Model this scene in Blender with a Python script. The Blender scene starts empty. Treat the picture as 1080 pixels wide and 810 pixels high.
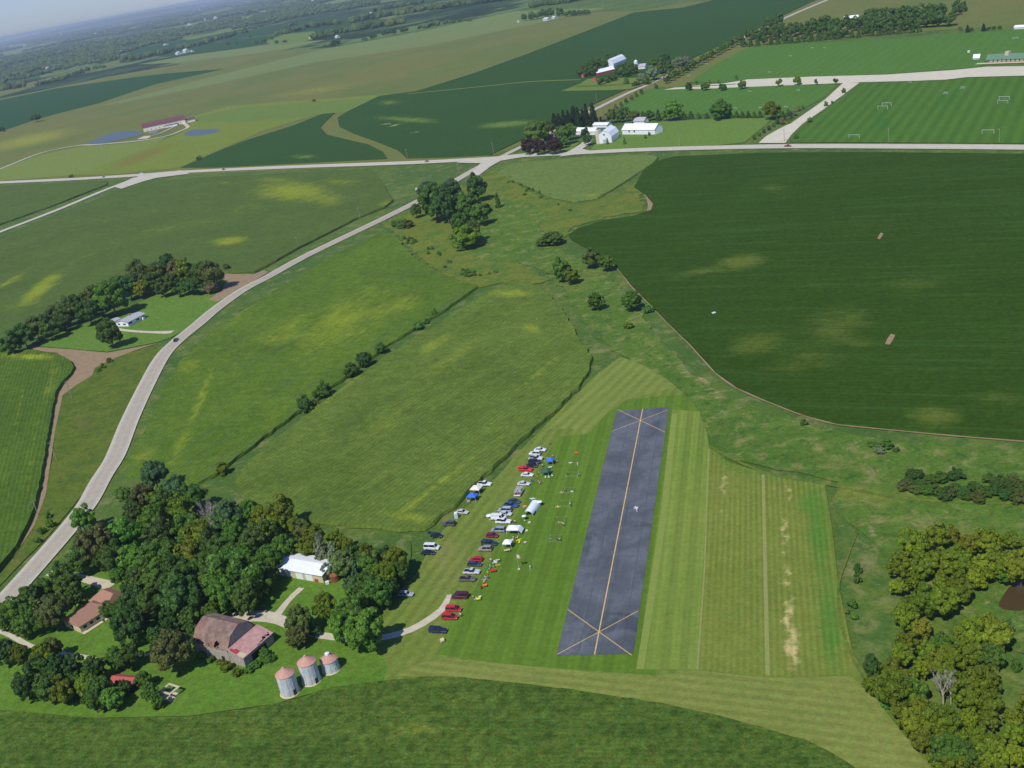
import bpy, bmesh, math, random
import numpy as np
from mathutils import Vector, Matrix
from mathutils.geometry import delaunay_2d_cdt

R = math.radians
S = bpy.context.scene
COL = S.collection

# ------------------------------------------------------------------ camera
CAM_H, FPX, PITCH, ROLL = 180.0, 1150.0, R(21.7), R(10.5)
Hx, U0 = Vector((1, 0, 0)), Vector((0, math.sin(PITCH), math.cos(PITCH)))
FW = Vector((0, math.cos(PITCH), -math.sin(PITCH)))
CR = math.cos(ROLL) * Hx - math.sin(ROLL) * U0
CU = math.sin(ROLL) * Hx + math.cos(ROLL) * U0
CP = Vector((0, 0, CAM_H))
cd = bpy.data.cameras.new('camera'); cam = bpy.data.objects.new('camera', cd); COL.objects.link(cam)
cam.matrix_world = Matrix(((CR.x, CU.x, -FW.x, CP.x), (CR.y, CU.y, -FW.y, CP.y), (CR.z, CU.z, -FW.z, CP.z), (0, 0, 0, 1)))
cd.sensor_width = 36.0; cd.lens = FPX / 1080.0 * 36.0; cd.clip_start = 1.0; cd.clip_end = 200000.0
S.camera = cam

# ------------------------------------------------------------------ light
SUN_EL, SUN_AZ_SHADOW = R(51), R(33)       # shadows fall away from the camera and to the right
sd = bpy.data.lights.new('sun', 'SUN'); sun = bpy.data.objects.new('sun', sd); COL.objects.link(sun)
sd.energy = 3.8; sd.angle = R(0.5); sd.color = (1.0, 0.955, 0.84)
sdir = Vector((math.sin(SUN_AZ_SHADOW) * math.cos(SUN_EL), math.cos(SUN_AZ_SHADOW) * math.cos(SUN_EL), -math.sin(SUN_EL)))
sun.rotation_euler = sdir.to_track_quat('-Z', 'Y').to_euler(); sun.location = (0, 0, 900)
W = bpy.data.worlds.new('World'); S.world = W; W.use_nodes = True
wn = W.node_tree.nodes; wl = W.node_tree.links
bg = wn['Background']; sky = wn.new('ShaderNodeTexSky'); sky.sky_type = 'NISHITA'
sky.sun_disc = False; sky.sun_elevation = SUN_EL
sky.sun_rotation = math.atan2(-sdir.x, -sdir.y)   # clockwise from +Y, towards the sun
sky.air_density = 1.0; sky.dust_density = 0.3; sky.ozone_density = 3.0
skt = wn.new('ShaderNodeMix'); skt.data_type = 'RGBA'; skt.blend_type = 'MULTIPLY'; skt.inputs[0].default_value = 1.0
skt.inputs[7].default_value = (0.78, 0.94, 1.48, 1.0)        # a slightly bluer, hazier summer sky
wl.new(sky.outputs[0], skt.inputs[6]); wl.new(skt.outputs[2], bg.inputs[0]); bg.inputs[1].default_value = 0.080
S.view_settings.view_transform = 'Standard'; S.view_settings.look = 'None'
S.view_settings.gamma = 1.0; S.view_settings.exposure = 0.07; S.view_settings.use_curve_mapping = False
S.cycles.volume_bounces = 1; S.cycles.max_bounces = 6; S.cycles.diffuse_bounces = 3
S.cycles.transparent_max_bounces = 8

# ------------------------------------------------------------------ survey helpers: a point of the photograph -> a point of the ground
def ray(px, py):
    return (FW * FPX + CR * (px - 540.0) + CU * (405.0 - py)).normalized()
def G(px, py, z=0.0):
    d = ray(px, py)
    if d.z > -0.0045: d.z = -0.0045
    return CP + d * ((z - CAM_H) / d.z)
def P(v):
    w = Vector(v) - CP; f = w.dot(FW)
    return 540 + FPX * w.dot(CR) / f, 405 - FPX * w.dot(CU) / f
def mpp(px, py):                      # metres per pixel across the view at that ground point
    return (G(px, py) - CP).dot(FW) / FPX
def vpp(px, py):                      # metres of height per pixel up the picture
    g = G(px, py); a = P(g); b = P(g + Vector((0, 0, 1)))
    return 1.0 / max(1e-4, math.hypot(a[0] - b[0], a[1] - b[1]))

# ------------------------------------------------------------------ materials
def lin(c):
    return tuple(((v / 255.0) / 12.92 if v <= 10 else (((v / 255.0) + 0.055) / 1.055) ** 2.4) for v in c) + (1.0,)
class NT:
    def __init__(s, name, rough=0.9, spec=0.15):
        s.m = bpy.data.materials.new(name); s.m.use_nodes = True
        s.n = s.m.node_tree.nodes; s.l = s.m.node_tree.links; s.b = s.n['Principled BSDF']
        s.b.inputs['Roughness'].default_value = rough; s.b.inputs['Specular IOR Level'].default_value = spec
        s.pos = None
    def new(s, t, **k):
        n = s.n.new(t)
        for a, v in k.items(): setattr(n, a, v)
        return n
    def P(s):
        if s.pos is None: s.pos = s.new('ShaderNodeTexCoord').outputs['Object']
        return s.pos
    def noise(s, scale, detail=2, rough=0.5, dist=0.0, vec=None):
        n = s.new('ShaderNodeTexNoise'); n.inputs['Scale'].default_value = scale
        n.inputs['Detail'].default_value = detail; n.inputs['Roughness'].default_value = rough
        n.inputs['Distortion'].default_value = dist
        s.l.new(vec if vec is not None else s.P(), n.inputs['Vector']); return n.outputs['Fac']
    def math(s, op, a, b=None, c=None, clamp=False):
        n = s.new('ShaderNodeMath', operation=op, use_clamp=clamp)
        for i, v in enumerate((a, b, c)):
            if v is None: continue
            if isinstance(v, (int, float)): n.inputs[i].default_value = v
            else: s.l.new(v, n.inputs[i])
        return n.outputs[0]
    def mr(s, v, a, b, c=0.0, d=1.0, smooth=True):
        n = s.new('ShaderNodeMapRange'); n.interpolation_type = 'SMOOTHSTEP' if smooth else 'LINEAR'
        s.l.new(v, n.inputs[0])
        for i, x in enumerate((a, b, c, d)): n.inputs[i + 1].default_value = x
        return n.outputs[0]
    def mix(s, f, a, b, mode='MIX'):
        n = s.new('ShaderNodeMix', data_type='RGBA', blend_type=mode)
        for i, v in ((0, f), (6, a), (7, b)):
            if isinstance(v, (int, float)): n.inputs[i].default_value = v
            elif isinstance(v, tuple): n.inputs[i].default_value = v
            else: s.l.new(v, n.inputs[i])
        return n.outputs[2]
    def rot(s, ang, sx=1.0, sy=1.0):
        n = s.new('ShaderNodeMapping'); n.vector_type = 'TEXTURE'
        n.inputs['Rotation'].default_value = (0, 0, ang)
        n.inputs['Scale'].default_value = (sx, sy, 1)
        s.l.new(s.P(), n.inputs['Vector']); return n.outputs[0]
    def bump(s, h, strength=0.5, dist=0.5):
        n = s.new('ShaderNodeBump'); n.inputs['Strength'].default_value = strength
        n.inputs['Distance'].default_value = dist; s.l.new(h, n.inputs['Height'])
        s.l.new(n.outputs[0], s.b.inputs['Normal'])
    def out(s, c):
        if isinstance(c, tuple): s.b.inputs['Base Color'].default_value = c
        else: s.l.new(c, s.b.inputs['Base Color'])
        return s.m

def veg(name, c1, c2, cy=None, cb=None, big=1/55, mid=1/9, fine=1/1.1, wts=(0.35, 0.3, 0.35), contrast=1.0,
        stripes=(), rowang=None, rowsp=1.5, rows=0.0, bump=0.6, bdist=0.5, streak=None, grain=1.0, mottle=(), hue=1.0):
    """growing ground cover: two tones mixed by noise, optional yellow and bare patches, mower stripes and crop rows"""
    t = NT(name, 1.0, .04)
    a, b, c = t.noise(big, 3, .55), t.noise(mid, 3, .6), t.noise(fine, 2, .6)
    f = t.math('ADD', t.math('MULTIPLY', a, wts[0]), t.math('ADD', t.math('MULTIPLY', b, wts[1]), t.math('MULTIPLY', c, wts[2])))
    f = t.mr(f, 0.5 - 0.22 / contrast, 0.5 + 0.22 / contrast, smooth=False)
    col = t.mix(f, lin(c1), lin(c2))
    if streak is not None:                       # long faint streaks along the rows
        ang, amt, cs = streak
        sn = t.noise(1.0, 3, .6, vec=t.rot(ang, 60.0, 4.0))
        col = t.mix(t.mr(sn, .48, .68, 0, amt), col, lin(cs))
    for (mc, ms, lo_, hi_, am) in mottle:
        col = t.mix(t.mr(t.noise(ms, 5, .72, .4), lo_, hi_, 0, am), col, lin(mc))
    if cy is not None:
        at = t.new('ShaderNodeAttribute', attribute_name='yellow').outputs['Fac']
        vec = t.rot(rowang, 7.0, 1.0) if rowang is not None else None
        nz = t.math('ADD', t.math('MULTIPLY', t.noise(1/14, 5, .7), 0.5), t.math('MULTIPLY', t.noise(.28, 4, .7, vec=vec), 0.5))
        k = t.math('ADD', at, t.math('MULTIPLY', t.math('SUBTRACT', nz, 0.5), 1.5))
        col = t.mix(t.math('MULTIPLY', t.mr(k, 0.18, 0.9, 0, .92), t.math('GREATER_THAN', at, 0.02)), col, lin(cy))
    if cb is not None:
        at = t.new('ShaderNodeAttribute', attribute_name='bare').outputs['Fac']
        k = t.math('ADD', at, t.math('MULTIPLY', t.math('SUBTRACT', t.noise(1/4, 4, .7), 0.5), 1.3))
        col = t.mix(t.math('MULTIPLY', t.mr(k, 0.35, 0.85), t.math('GREATER_THAN', at, 0.02)), col, lin(cb))
    for ang, period, strength, hard in stripes:
        n = t.new('ShaderNodeTexWave', wave_type='BANDS', bands_direction='Y', wave_profile='SIN')
        n.inputs['Scale'].default_value = 2 * math.pi / period / 20.0
        n.inputs['Distortion'].default_value = 0.5; n.inputs['Detail'].default_value = 1
        n.inputs['Detail Scale'].default_value = 0.15
        t.l.new(t.rot(ang), n.inputs['Vector'])
        s_ = t.mr(n.outputs['Fac'], 0.5 - hard, 0.5 + hard, 1 - strength, 1 + strength)
        wob = t.mr(t.noise(1/25, 2), .3, .7, 0.35, 1.0)
        s_ = t.math('ADD', t.math('MULTIPLY', t.math('SUBTRACT', s_, 1.0), wob), 1.0)
        comb = t.new('ShaderNodeCombineColor'); [t.l.new(s_, comb.inputs[i]) for i in range(3)]
        col = t.mix(1.0, col, comb.outputs[0], 'MULTIPLY')
    gr = t.math('ADD', t.math('MULTIPLY', t.noise(1/2.6, 2, .6), .6), t.math('MULTIPLY', t.noise(1/.7, 2, .6), .4))   # clumps of leaf and stem
    comb = t.new('ShaderNodeCombineColor')
    for i, kk in enumerate((.24, .20, .24)): t.l.new(t.mr(gr, .32, .68, 1 - kk * grain, 1 + kk * grain, smooth=False), comb.inputs[i])
    col = t.mix(1.0, col, comb.outputs[0], 'MULTIPLY')
    # leaves of slightly different green, plant by plant
    for sc_, am_ in ((1/1.6, .26 * hue), (1/.5, .42 * hue)):
        n_ = t.new('ShaderNodeTexNoise'); n_.inputs['Scale'].default_value = sc_; n_.inputs['Detail'].default_value = 1.0
        t.l.new(t.P(), n_.inputs['Vector'])
        v_ = t.new('ShaderNodeVectorMath', operation='MULTIPLY_ADD'); t.l.new(n_.outputs['Color'], v_.inputs[0])
        v_.inputs[1].default_value = (am_ * 1.6 * grain,) * 3; v_.inputs[2].default_value = (1 - am_ * .8 * grain,) * 3
        col = t.mix(1.0, col, v_.outputs[0], 'MULTIPLY')
    h = c
    if rows > 0 and rowang is not None:
        n = t.new('ShaderNodeTexWave', wave_type='BANDS', bands_direction='Y', wave_profile='SIN')
        n.inputs['Scale'].default_value = 2 * math.pi / rowsp / 20.0
        n.inputs['Distortion'].default_value = 1.5; n.inputs['Detail'].default_value = 2; n.inputs['Detail Scale'].default_value = 0.6
        t.l.new(t.rot(rowang), n.inputs['Vector'])
        h = t.math('ADD', t.math('MULTIPLY', n.outputs['Fac'], rows), c)
        comb = t.new('ShaderNodeCombineColor'); v = t.mr(n.outputs['Fac'], 0, 1, 1 - 0.35 * rows, 1 + 0.2 * rows)
        [t.l.new(v, comb.inputs[i]) for i in range(3)]
        col = t.mix(1.0, col, comb.outputs[0], 'MULTIPLY')
    if bump: t.bump(h, bump, bdist)
    return t.out(col)

def flat(name, rgb, rough=0.6, spec=0.3, var=0.0, vs=0.5, metal=0.0, bump=0.0):
    t = NT(name, rough, spec); t.b.inputs['Metallic'].default_value = metal
    c = lin(rgb)
    if var:
        n = t.noise(vs, 4, .65)
        d = tuple(x * (1 - var) for x in c[:3]) + (1,); e = tuple(min(1, x * (1 + var)) for x in c[:3]) + (1,)
        if bump: t.bump(n, bump, 0.05)
        return t.out(t.mix(t.mr(n, .3, .7, smooth=False), d, e))
    return t.out(c)

# ------------------------------------------------------------------ object helpers
def tag(o, label=None, cat=None, group=None, kind=None):
    if label: o['label'] = label
    if cat: o['category'] = cat
    if group: o['group'] = group
    if kind: o['kind'] = kind
    return o
def mesh_obj(name, verts, faces, mat, parent=None, smooth=False):
    me = bpy.data.meshes.new(name); me.from_pydata([tuple(v) for v in verts], [], [tuple(f) for f in faces])
    if mat is not None:
        for m in (mat if isinstance(mat, (list, tuple)) else [mat]): me.materials.append(m)
    me.update()
    if smooth: me.shade_smooth()
    o = bpy.data.objects.new(name, me); COL.objects.link(o)
    if parent is not None: o.parent = parent
    return o
def empty(name, loc=(0, 0, 0), rz=0.0):
    o = bpy.data.objects.new(name, None); COL.objects.link(o); o.location = loc; o.rotation_euler = (0, 0, rz)
    o.empty_display_size = 0.5; return o
def copy_tree(o, parent=None):
    kids = list(o.children); c = o.copy(); COL.objects.link(c)
    if parent is not None: c.parent = parent
    for k in kids: copy_tree(k, c)
    return c
NTH = ['leftmost', 'second', 'third', 'fourth', 'fifth', 'sixth', 'seventh', 'eighth', 'ninth', 'tenth', 'eleventh', 'twelfth',
       'thirteenth', 'fourteenth', 'fifteenth', 'sixteenth', 'seventeenth', 'eighteenth', 'nineteenth', 'twentieth'] + \
      ['twenty-' + w for w in ('first', 'second', 'third', 'fourth', 'fifth', 'sixth', 'seventh', 'eighth', 'ninth')] + \
      ['thirtieth'] + ['thirty-' + w for w in ('first', 'second', 'third', 'fourth', 'fifth', 'sixth', 'seventh', 'eighth', 'ninth')] + ['fortieth']
def name_by_order(items, place):          # items: (object, look); the n-th from the left in the photograph
    items = sorted(items, key=lambda t: P(t[0].location)[0])
    n = len(items)
    for i, (o, look) in enumerate(items):
        pos = 'leftmost' if i == 0 else ('rightmost' if i == n - 1 else NTH[i] + ' from the left')
        o['label'] = (look + ' ' + place) if n == 1 else '%s, %s %s' % (look, pos, place)
        if len(o['label'].replace('-', ' ').split()) > 15: o['label'] = o['label'].replace(' leafy tree', ' tree')

def smooth_poly(pts, closed=True, step=4):
    out = []; n = len(pts)
    for i in range(n if closed else n - 1):
        p0, p1, p2, p3 = (pts[(i - 1) % n], pts[i], pts[(i + 1) % n], pts[(i + 2) % n]) if closed else \
            (pts[max(0, i - 1)], pts[i], pts[i + 1], pts[min(n - 1, i + 2)])
        for k in range(step):
            t = k / step
            out.append(tuple(0.5 * ((2 * p1[j]) + (-p0[j] + p2[j]) * t + (2 * p0[j] - 5 * p1[j] + 4 * p2[j] - p3[j]) * t * t
                       + (-p0[j] + 3 * p1[j] - 3 * p2[j] + p3[j]) * t ** 3) for j in (0, 1)))
    if not closed: out.append(tuple(pts[-1]))
    return out
def blob_value(px, py, lst):
    v = 0.0
    for (cx, cy, rx, ry, ang, amt) in lst:
        dx, dy = px - cx, py - cy; c, s = math.cos(R(ang)), math.sin(R(ang))
        u, w = (dx * c + dy * s) / rx, (-dx * s + dy * c) / ry
        v = max(v, amt * math.exp(-(u * u + w * w) * 1.1))
    return v
def sheet(name, poly, mat, z=0.0, h=0.0, cell=6.0, yellow=(), bare=(), smooth=False, amp=0.0, edge=0.0, seed=1, world=False, maxpts=26000):
    """one field: its outline surveyed from the photograph and laid on the ground, filled with a regular mesh; h > 0 is a standing crop"""
    rnd = random.Random(seed)
    if smooth: poly = smooth_poly(poly)
    pts = [Vector(p[:2]).to_2d() if world else G(p[0], p[1], z + h).to_2d() for p in poly]
    b = []
    for i in range(len(pts)):
        p, q = pts[i], pts[(i + 1) % len(pts)]; n = max(1, int((q - p).length / max(cell * 1.3, 0.6)))
        n = min(n, 400); d = (q - p); nrm = Vector((-d.y, d.x)).normalized() if d.length > 0 else Vector((0, 0))
        for k in range(n):
            b.append(p + d * (k / n) + (nrm * rnd.uniform(-edge, edge) if edge else Vector((0, 0))))
    xs = [p.x for p in b]; ys = [p.y for p in b]
    while (max(xs) - min(xs)) * (max(ys) - min(ys)) / cell ** 2 > maxpts * 2: cell *= 1.25
    nx, ny = int((max(xs) - min(xs)) / cell) + 1, int((max(ys) - min(ys)) / cell) + 1
    B = np.array([(p.x, p.y) for p in b]); gx, gy = np.meshgrid(np.arange(nx) * cell + min(xs), np.arange(ny) * cell + min(ys))
    rs = np.random.RandomState(seed); gp = np.stack([gx.ravel(), gy.ravel()], 1) + rs.uniform(-.3, .3, (nx * ny, 2)) * cell
    inside = np.zeros(len(gp), bool); dmin = np.full(len(gp), 1e18)
    for i in range(len(B)):
        p, q = B[i], B[(i + 1) % len(B)]
        cond = (p[1] > gp[:, 1]) != (q[1] > gp[:, 1])
        with np.errstate(divide='ignore', invalid='ignore'):
            xi = (q[0] - p[0]) * (gp[:, 1] - p[1]) / (q[1] - p[1]) + p[0]
        inside ^= cond & (gp[:, 0] < xi)
        dmin = np.minimum(dmin, ((gp - p) ** 2).sum(1))
    gp = gp[inside & (dmin > (0.45 * cell) ** 2)]
    ox, oy = B.mean(0)
    vs = [Vector((x - ox, y - oy)) for x, y in B] + [Vector((x - ox, y - oy)) for x, y in gp]
    nb = len(B)
    vo, eo, fo, _, _, _ = delaunay_2d_cdt(vs, [(i, (i + 1) % nb) for i in range(nb)], [list(range(nb))], 1, 1e-5)
    V = [[v.x + ox, v.y + oy, z + h] for v in vo]; F = [list(f) for f in fo]
    for f in F:
        a_, b_, c_ = V[f[0]], V[f[1]], V[f[2]]
        if (b_[0] - a_[0]) * (c_[1] - a_[1]) - (b_[1] - a_[1]) * (c_[0] - a_[0]) < 0: f.reverse()
    if amp:
        for v in V: v[2] += rnd.uniform(-amp, amp)
    att_y = [blob_value(*P(v), yellow) if yellow else 0.0 for v in V] if yellow else None
    att_b = [blob_value(*P(v), bare) if bare else 0.0 for v in V] if bare else None
    if h > 0:
        es = {}
        for f in F:
            for i in range(len(f)):
                k = (f[i], f[(i + 1) % len(f)]); es[k] = True
        low = {}
        for (i, j) in list(es):
            if (j, i) not in es:
                for q in (i, j):
                    if q not in low:
                        low[q] = len(V); a_, b_ = V[i], V[j]; ex, ey = b_[1]-a_[1], -(b_[0]-a_[0]); ln = math.hypot(ex, ey) or 1.0
                        jt = rnd.uniform(.2, .9) * min(1.0, h / 1.5); V.append([V[q][0] + ex/ln*jt, V[q][1] + ey/ln*jt, -0.05])
                        if att_y is not None: att_y.append(att_y[q])
                        if att_b is not None: att_b.append(att_b[q])
                F.append([j, i, low[i], low[j]])
    o = mesh_obj(name, V, F, mat)
    for nm, at in (('yellow', att_y), ('bare', att_b)):
        if at is not None:
            o.data.attributes.new(nm, 'FLOAT', 'POINT').data.foreach_set('value', np.array(at, np.float32))
    return o
def field(*a, **k):
    return tag(sheet(*a, **k), kind='structure')
def crop(name, label, cat, *a, **k):
    return tag(sheet(name, *a, **k), label, cat, kind='stuff')
def strip(name, pts, width, mat, z, smooth=True, kind='structure', dash=None, offset=0.0, world=False, step=6):
    """a road, path or painted line of even (or per-point) width along a surveyed line"""
    if smooth: pts = smooth_poly([p[:2] for p in pts], False, step)
    W3 = [Vector((p[0], p[1])) if world else G(p[0], p[1], z).to_2d() for p in pts]
    # resample evenly
    d = [0.0]
    for i in range(1, len(W3)): d.append(d[-1] + (W3[i] - W3[i - 1]).length)
    n = max(2, min(600, int(d[-1] / 4))); L = []
    j = 0
    for k in range(n + 1):
        s = d[-1] * k / n
        while j < len(d) - 2 and d[j + 1] < s: j += 1
        t = (s - d[j]) / max(1e-6, d[j + 1] - d[j]); L.append(W3[j].lerp(W3[j + 1], min(1, t)))
    V, F = [], []
    for k, p in enumerate(L):
        t = (L[min(k + 1, n)] - L[max(k - 1, 0)]).normalized(); nr = Vector((-t.y, t.x))
        w = width if isinstance(width, (int, float)) else np.interp(k / n, [i / (len(width) - 1) for i in range(len(width))], width)
        for sgn in (1, -1):
            q = p + nr * (offset + sgn * w / 2); V.append((q.x, q.y, z))
    for k in range(n):
        if dash and (k // dash) % 2: continue
        a = 2 * k; F.append((a, a + 1, a + 3, a + 2))
    o = mesh_obj(name, V, F, mat)
    return tag(o, kind=kind) if kind else o
# ------------------------------------------------------------------ the runway frame (world directions along and across it)
rw = [G(651, 431.6), G(705.2, 432), G(667, 691.3), G(588, 690.5)]       # far left, far right, near right, near left
rw_along = ((rw[0] + rw[1]) / 2 - (rw[2] + rw[3]) / 2).to_2d(); RW_LEN = rw_along.length; rw_along.normalize()
rw_across = Vector((rw_along.y, -rw_along.x)); RW_W = ((rw[1] - rw[0]).length + (rw[2] - rw[3]).length) / 2
RW_C = (rw[0] + rw[1] + rw[2] + rw[3]).to_2d() / 4
RW_ANG = math.atan2(rw_along.y, rw_along.x)
print('RUNWAY len %.1f w %.1f ang %.1f; widths %.1f %.1f' % (RW_LEN, RW_W, math.degrees(RW_ANG), (rw[1]-rw[0]).length, (rw[2]-rw[3]).length))
def pang(a, b):                            # world angle of a surveyed direction
    d = G(*b) - G(*a); return math.atan2(d.y, d.x)

# ------------------------------------------------------------------ ground materials
M = {}
t = NT('rough_grass')                      # meadow, verges and everything between the fields
a, b, c = t.noise(1/70, 3, .6), t.noise(1/11, 4, .65), t.noise(1/1.3, 3, .6)
col = t.mix(t.mr(a, .38, .62), lin((70, 100, 38)), lin((98, 118, 46)))
col = t.mix(t.mr(b, .4, .66), col, lin((74, 106, 44)))
col = t.mix(t.mr(t.noise(1/18, 5, .7, 0.6), .56, .72), col, lin((126, 124, 74)))
col = t.mix(t.mr(c, .35, .7, 0, .5), col, lin((52, 78, 30)))
t.bump(c, .6, .5); 
for mc_, ms_, lo_, hi_, am_ in (((130, 130, 78), 1/9, .5, .66, .6), ((150, 140, 96), 1/4, .6, .72, .5)): col = t.mix(t.mr(t.noise(ms_, 5, .72, .4), lo_, hi_, 0, am_), col, lin(mc_))
M['rough'] = t.out(col)
t = NT('far_country')                      # patchwork of crops and woods out to the horizon
vo = t.new('ShaderNodeTexVoronoi', feature='F1', distance='CHEBYCHEV'); vo.inputs['Scale'].default_value = 1/520
vo.inputs['Randomness'].default_value = 0.75; t.l.new(t.rot(R(18), 1.6, 1.0), vo.inputs['Vector'])
sp = t.new('ShaderNodeSeparateColor'); t.l.new(vo.outputs['Color'], sp.inputs[0])
col = t.mix(t.mr(sp.outputs[0], .35, .4), lin((58, 84, 44)), lin((112, 116, 68)))
col = t.mix(t.mr(sp.outputs[1], .6, .65), col, lin((46, 84, 42)))
col = t.mix(t.mr(sp.outputs[2], .72, .76), col, lin((96, 118, 60)))
col = t.mix(t.mr(t.noise(1/380, 5, .65), .46, .54), col, lin((36, 54, 26)))
M['far'] = t.out(col)
ca = (72, 92, 40); cb_ = (92, 112, 50)
rowA = pang((180, 480), (430, 300)); rowB = pang((300, 500), (560, 330))
M['corn_w'] = veg('corn_west', (72, 100, 32), (100, 124, 42), cy=(132, 146, 44), mottle=(((68, 92, 34), 1/50, .5, .68, .5),), rowang=rowA, rows=.22, rowsp=2.2, streak=(rowA, .5, (82, 100, 58)), contrast=1.2)
M['corn_e'] = veg('corn_east', (76, 98, 38), (104, 124, 52), cy=(134, 146, 50), mottle=(((72, 92, 40), 1/45, .5, .68, .55),), rowang=rowB, rows=.25, rowsp=2.2, streak=(rowB, .5, (104, 124, 52)), contrast=1.2)
M['corn_n'] = veg('corn_north', (72, 92, 44), (92, 112, 50), cy=(134, 146, 46), rowang=pang((60, 330), (380, 200)), rows=.4, rowsp=3, contrast=1.0)
M['corn_s'] = veg('corn_south', (60, 84, 30), (92, 114, 46), rowang=pang((100, 780), (700, 790)), rows=.13, rowsp=1.5, contrast=1.0, bump=.7, bdist=.35, grain=2.3, hue=.5, mottle=(((98, 116, 46), 1/20, .52, .66, .4), ((58, 80, 30), 1/1.8, .52, .68, .45)), mid=1/12, fine=1/.5, streak=(pang((100, 780), (700, 790)), .5, (60, 84, 32)), wts=(.25, .35, .4), cy=(124, 136, 50))
M['corn_l'] = veg('corn_left', (62, 88, 30), (92, 118, 40), cy=(150, 160, 52), rowang=pang((20, 560), (50, 420)), rows=.3, rowsp=2.0, streak=(pang((20, 560), (50, 420)), .5, (70, 96, 40)))
M['corn_2'] = veg('corn_corner', (96, 116, 56), (110, 130, 66), cy=(140, 150, 60), rowang=pang((580, 205), (660, 170)), rows=.4, rowsp=3)
M['soy'] = veg('soybeans', (42, 66, 16), (56, 83, 22), cy=(92, 106, 42), cb=(130, 118, 78), contrast=.8, rows=.12, rowsp=3.0,
               rowang=pang((760, 400), (1060, 405)), streak=(pang((760, 400), (1060, 405)), .6, (58, 88, 34)), bump=.3)
M['soy_n'] = veg('soybeans_north', (46, 76, 34), (56, 86, 40), cy=(104, 128, 56), cb=(150, 146, 92), contrast=.7, bump=.3, big=1/120)
M['soy_f'] = veg('soybeans_far', (42, 76, 40), (50, 84, 46), contrast=.7, bump=0, big=1/200)
M['olive'] = veg('ripening_corn', (102, 106, 54), (120, 120, 66), cy=(140, 144, 60), contrast=.8, bump=.2, big=1/150, mid=1/30, streak=(pang((100, 130), (400, 60)), .6, (104, 120, 66)), mottle=(((94, 112, 56), 1/260, .44, .62, .75),))
M['olive2'] = veg('ripening_corn_pale', (104, 122, 70), (122, 134, 78), contrast=.7, bump=.2, big=1/150, mid=1/30)
M['hay'] = veg('hay_meadow', (110, 128, 60), (122, 134, 64), contrast=.8, bump=.2)
M['ygrass'] = veg('dry_meadow', (104, 122, 50), (122, 134, 54), cy=(120, 112, 52), contrast=1.1, bump=.3)
M['green_n'] = veg('green_pasture', (96, 118, 54), (110, 130, 60), contrast=1.0, bump=.3)
M['lawn'] = veg('lawn', (78, 112, 36), (102, 134, 50), cy=(112, 126, 60), contrast=1.1, bump=.4)
M['lawn2'] = veg('house_lawn', (84, 116, 44), (104, 134, 56), cy=(116, 134, 66), contrast=1.0, bump=.4)
M['creek'] = veg('creek_grass', (64, 98, 36), (100, 124, 50), cy=(116, 122, 54), cb=(156, 144, 104), contrast=1.4, bump=.6, mottle=(((130, 130, 78), 1/9, .5, .66, .75), ((56, 88, 42), 1/6, .52, .68, .8), ((150, 140, 96), 1/4, .6, .72, .6)))
M['verge2'] = veg('meadow_grass', (92, 108, 42), (116, 124, 50), cy=(84, 116, 50), cb=(134, 124, 80), contrast=1.2, bump=.6, mottle=(((78, 108, 46), 1/14, .46, .6, .8), ((134, 128, 74), 1/6, .56, .7, .6), ((60, 88, 40), 1/5, .56, .7, .7)))
M['verge'] = veg('weedy_verge', (80, 100, 36), (104, 116, 46), cy=(112, 92, 58), cb=(120, 100, 70), contrast=1.3, bump=.6, mottle=(((70, 96, 38), 1/10, .46, .6, .7), ((104, 84, 56), 1/7, .58, .72, .6), ((126, 130, 66), 1/4, .6, .72, .5)))
M['air_l'] = veg('airfield_grass', (78, 112, 34), (100, 126, 46), cy=(118, 126, 56), contrast=1.0, bump=.3,
                 grain=.5, stripes=((RW_ANG, 6.4, .11, .5), (RW_ANG, 2.1, .06, .5)))
M['air_w'] = veg('parking_grass', (96, 116, 48), (118, 132, 60), cy=(132, 128, 76), contrast=1.0, bump=.3,
                 grain=.7, stripes=((pang((430, 640), (560, 470)), 4.2, .11, .5),))
M['air_n'] = veg('north_mown_grass', (104, 122, 54), (126, 138, 66), contrast=1.0, bump=.3,
                 grain=.5, stripes=((pang((560, 460), (650, 380)), 5.0, .14, .5),))
M['air_e'] = veg('east_mown_grass', (100, 126, 50), (124, 138, 62), cy=(132, 148, 66), contrast=1.0, bump=.3,
                 grain=.5, wts=(.6, .25, .15), stripes=((RW_ANG, 5.2, .12, .5), (RW_ANG, 1.6, .06, .5)))
M['air_s'] = veg('south_mown_grass', (106, 120, 54), (132, 140, 72), cy=(134, 144, 74), contrast=1.1, bump=.3,
                 grain=.6, stripes=((pang((600, 712), (880, 745)), 3.2, .10, .5),))
M['plot'] = veg('patchy_mown_plot', (100, 116, 46), (124, 134, 60), grain=.6, cy=(84, 122, 46), cb=(186, 172, 116), contrast=1.2, bump=.3,
                stripes=((pang((809.6, 712), (804.8, 500.7)), 1.7, .12, .5),))
M['soccer'] = veg('pitch_grass', (66, 102, 36), (82, 116, 44), cy=(54, 104, 40), contrast=.8, bump=.2,
                  grain=.5, stripes=((pang((850, 148), (900, 100)), 9.5, .14, .5),))
M['soccer_u'] = veg('upper_pitch_grass', (74, 112, 44), (86, 122, 52), contrast=.8, bump=.2, stripes=((pang((1000, 66), (1030, 40)), 12, .04, .5),))
M['farmgrass'] = veg('farmyard_grass', (92, 122, 54), (108, 134, 60), contrast=.9, bump=.2)
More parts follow.
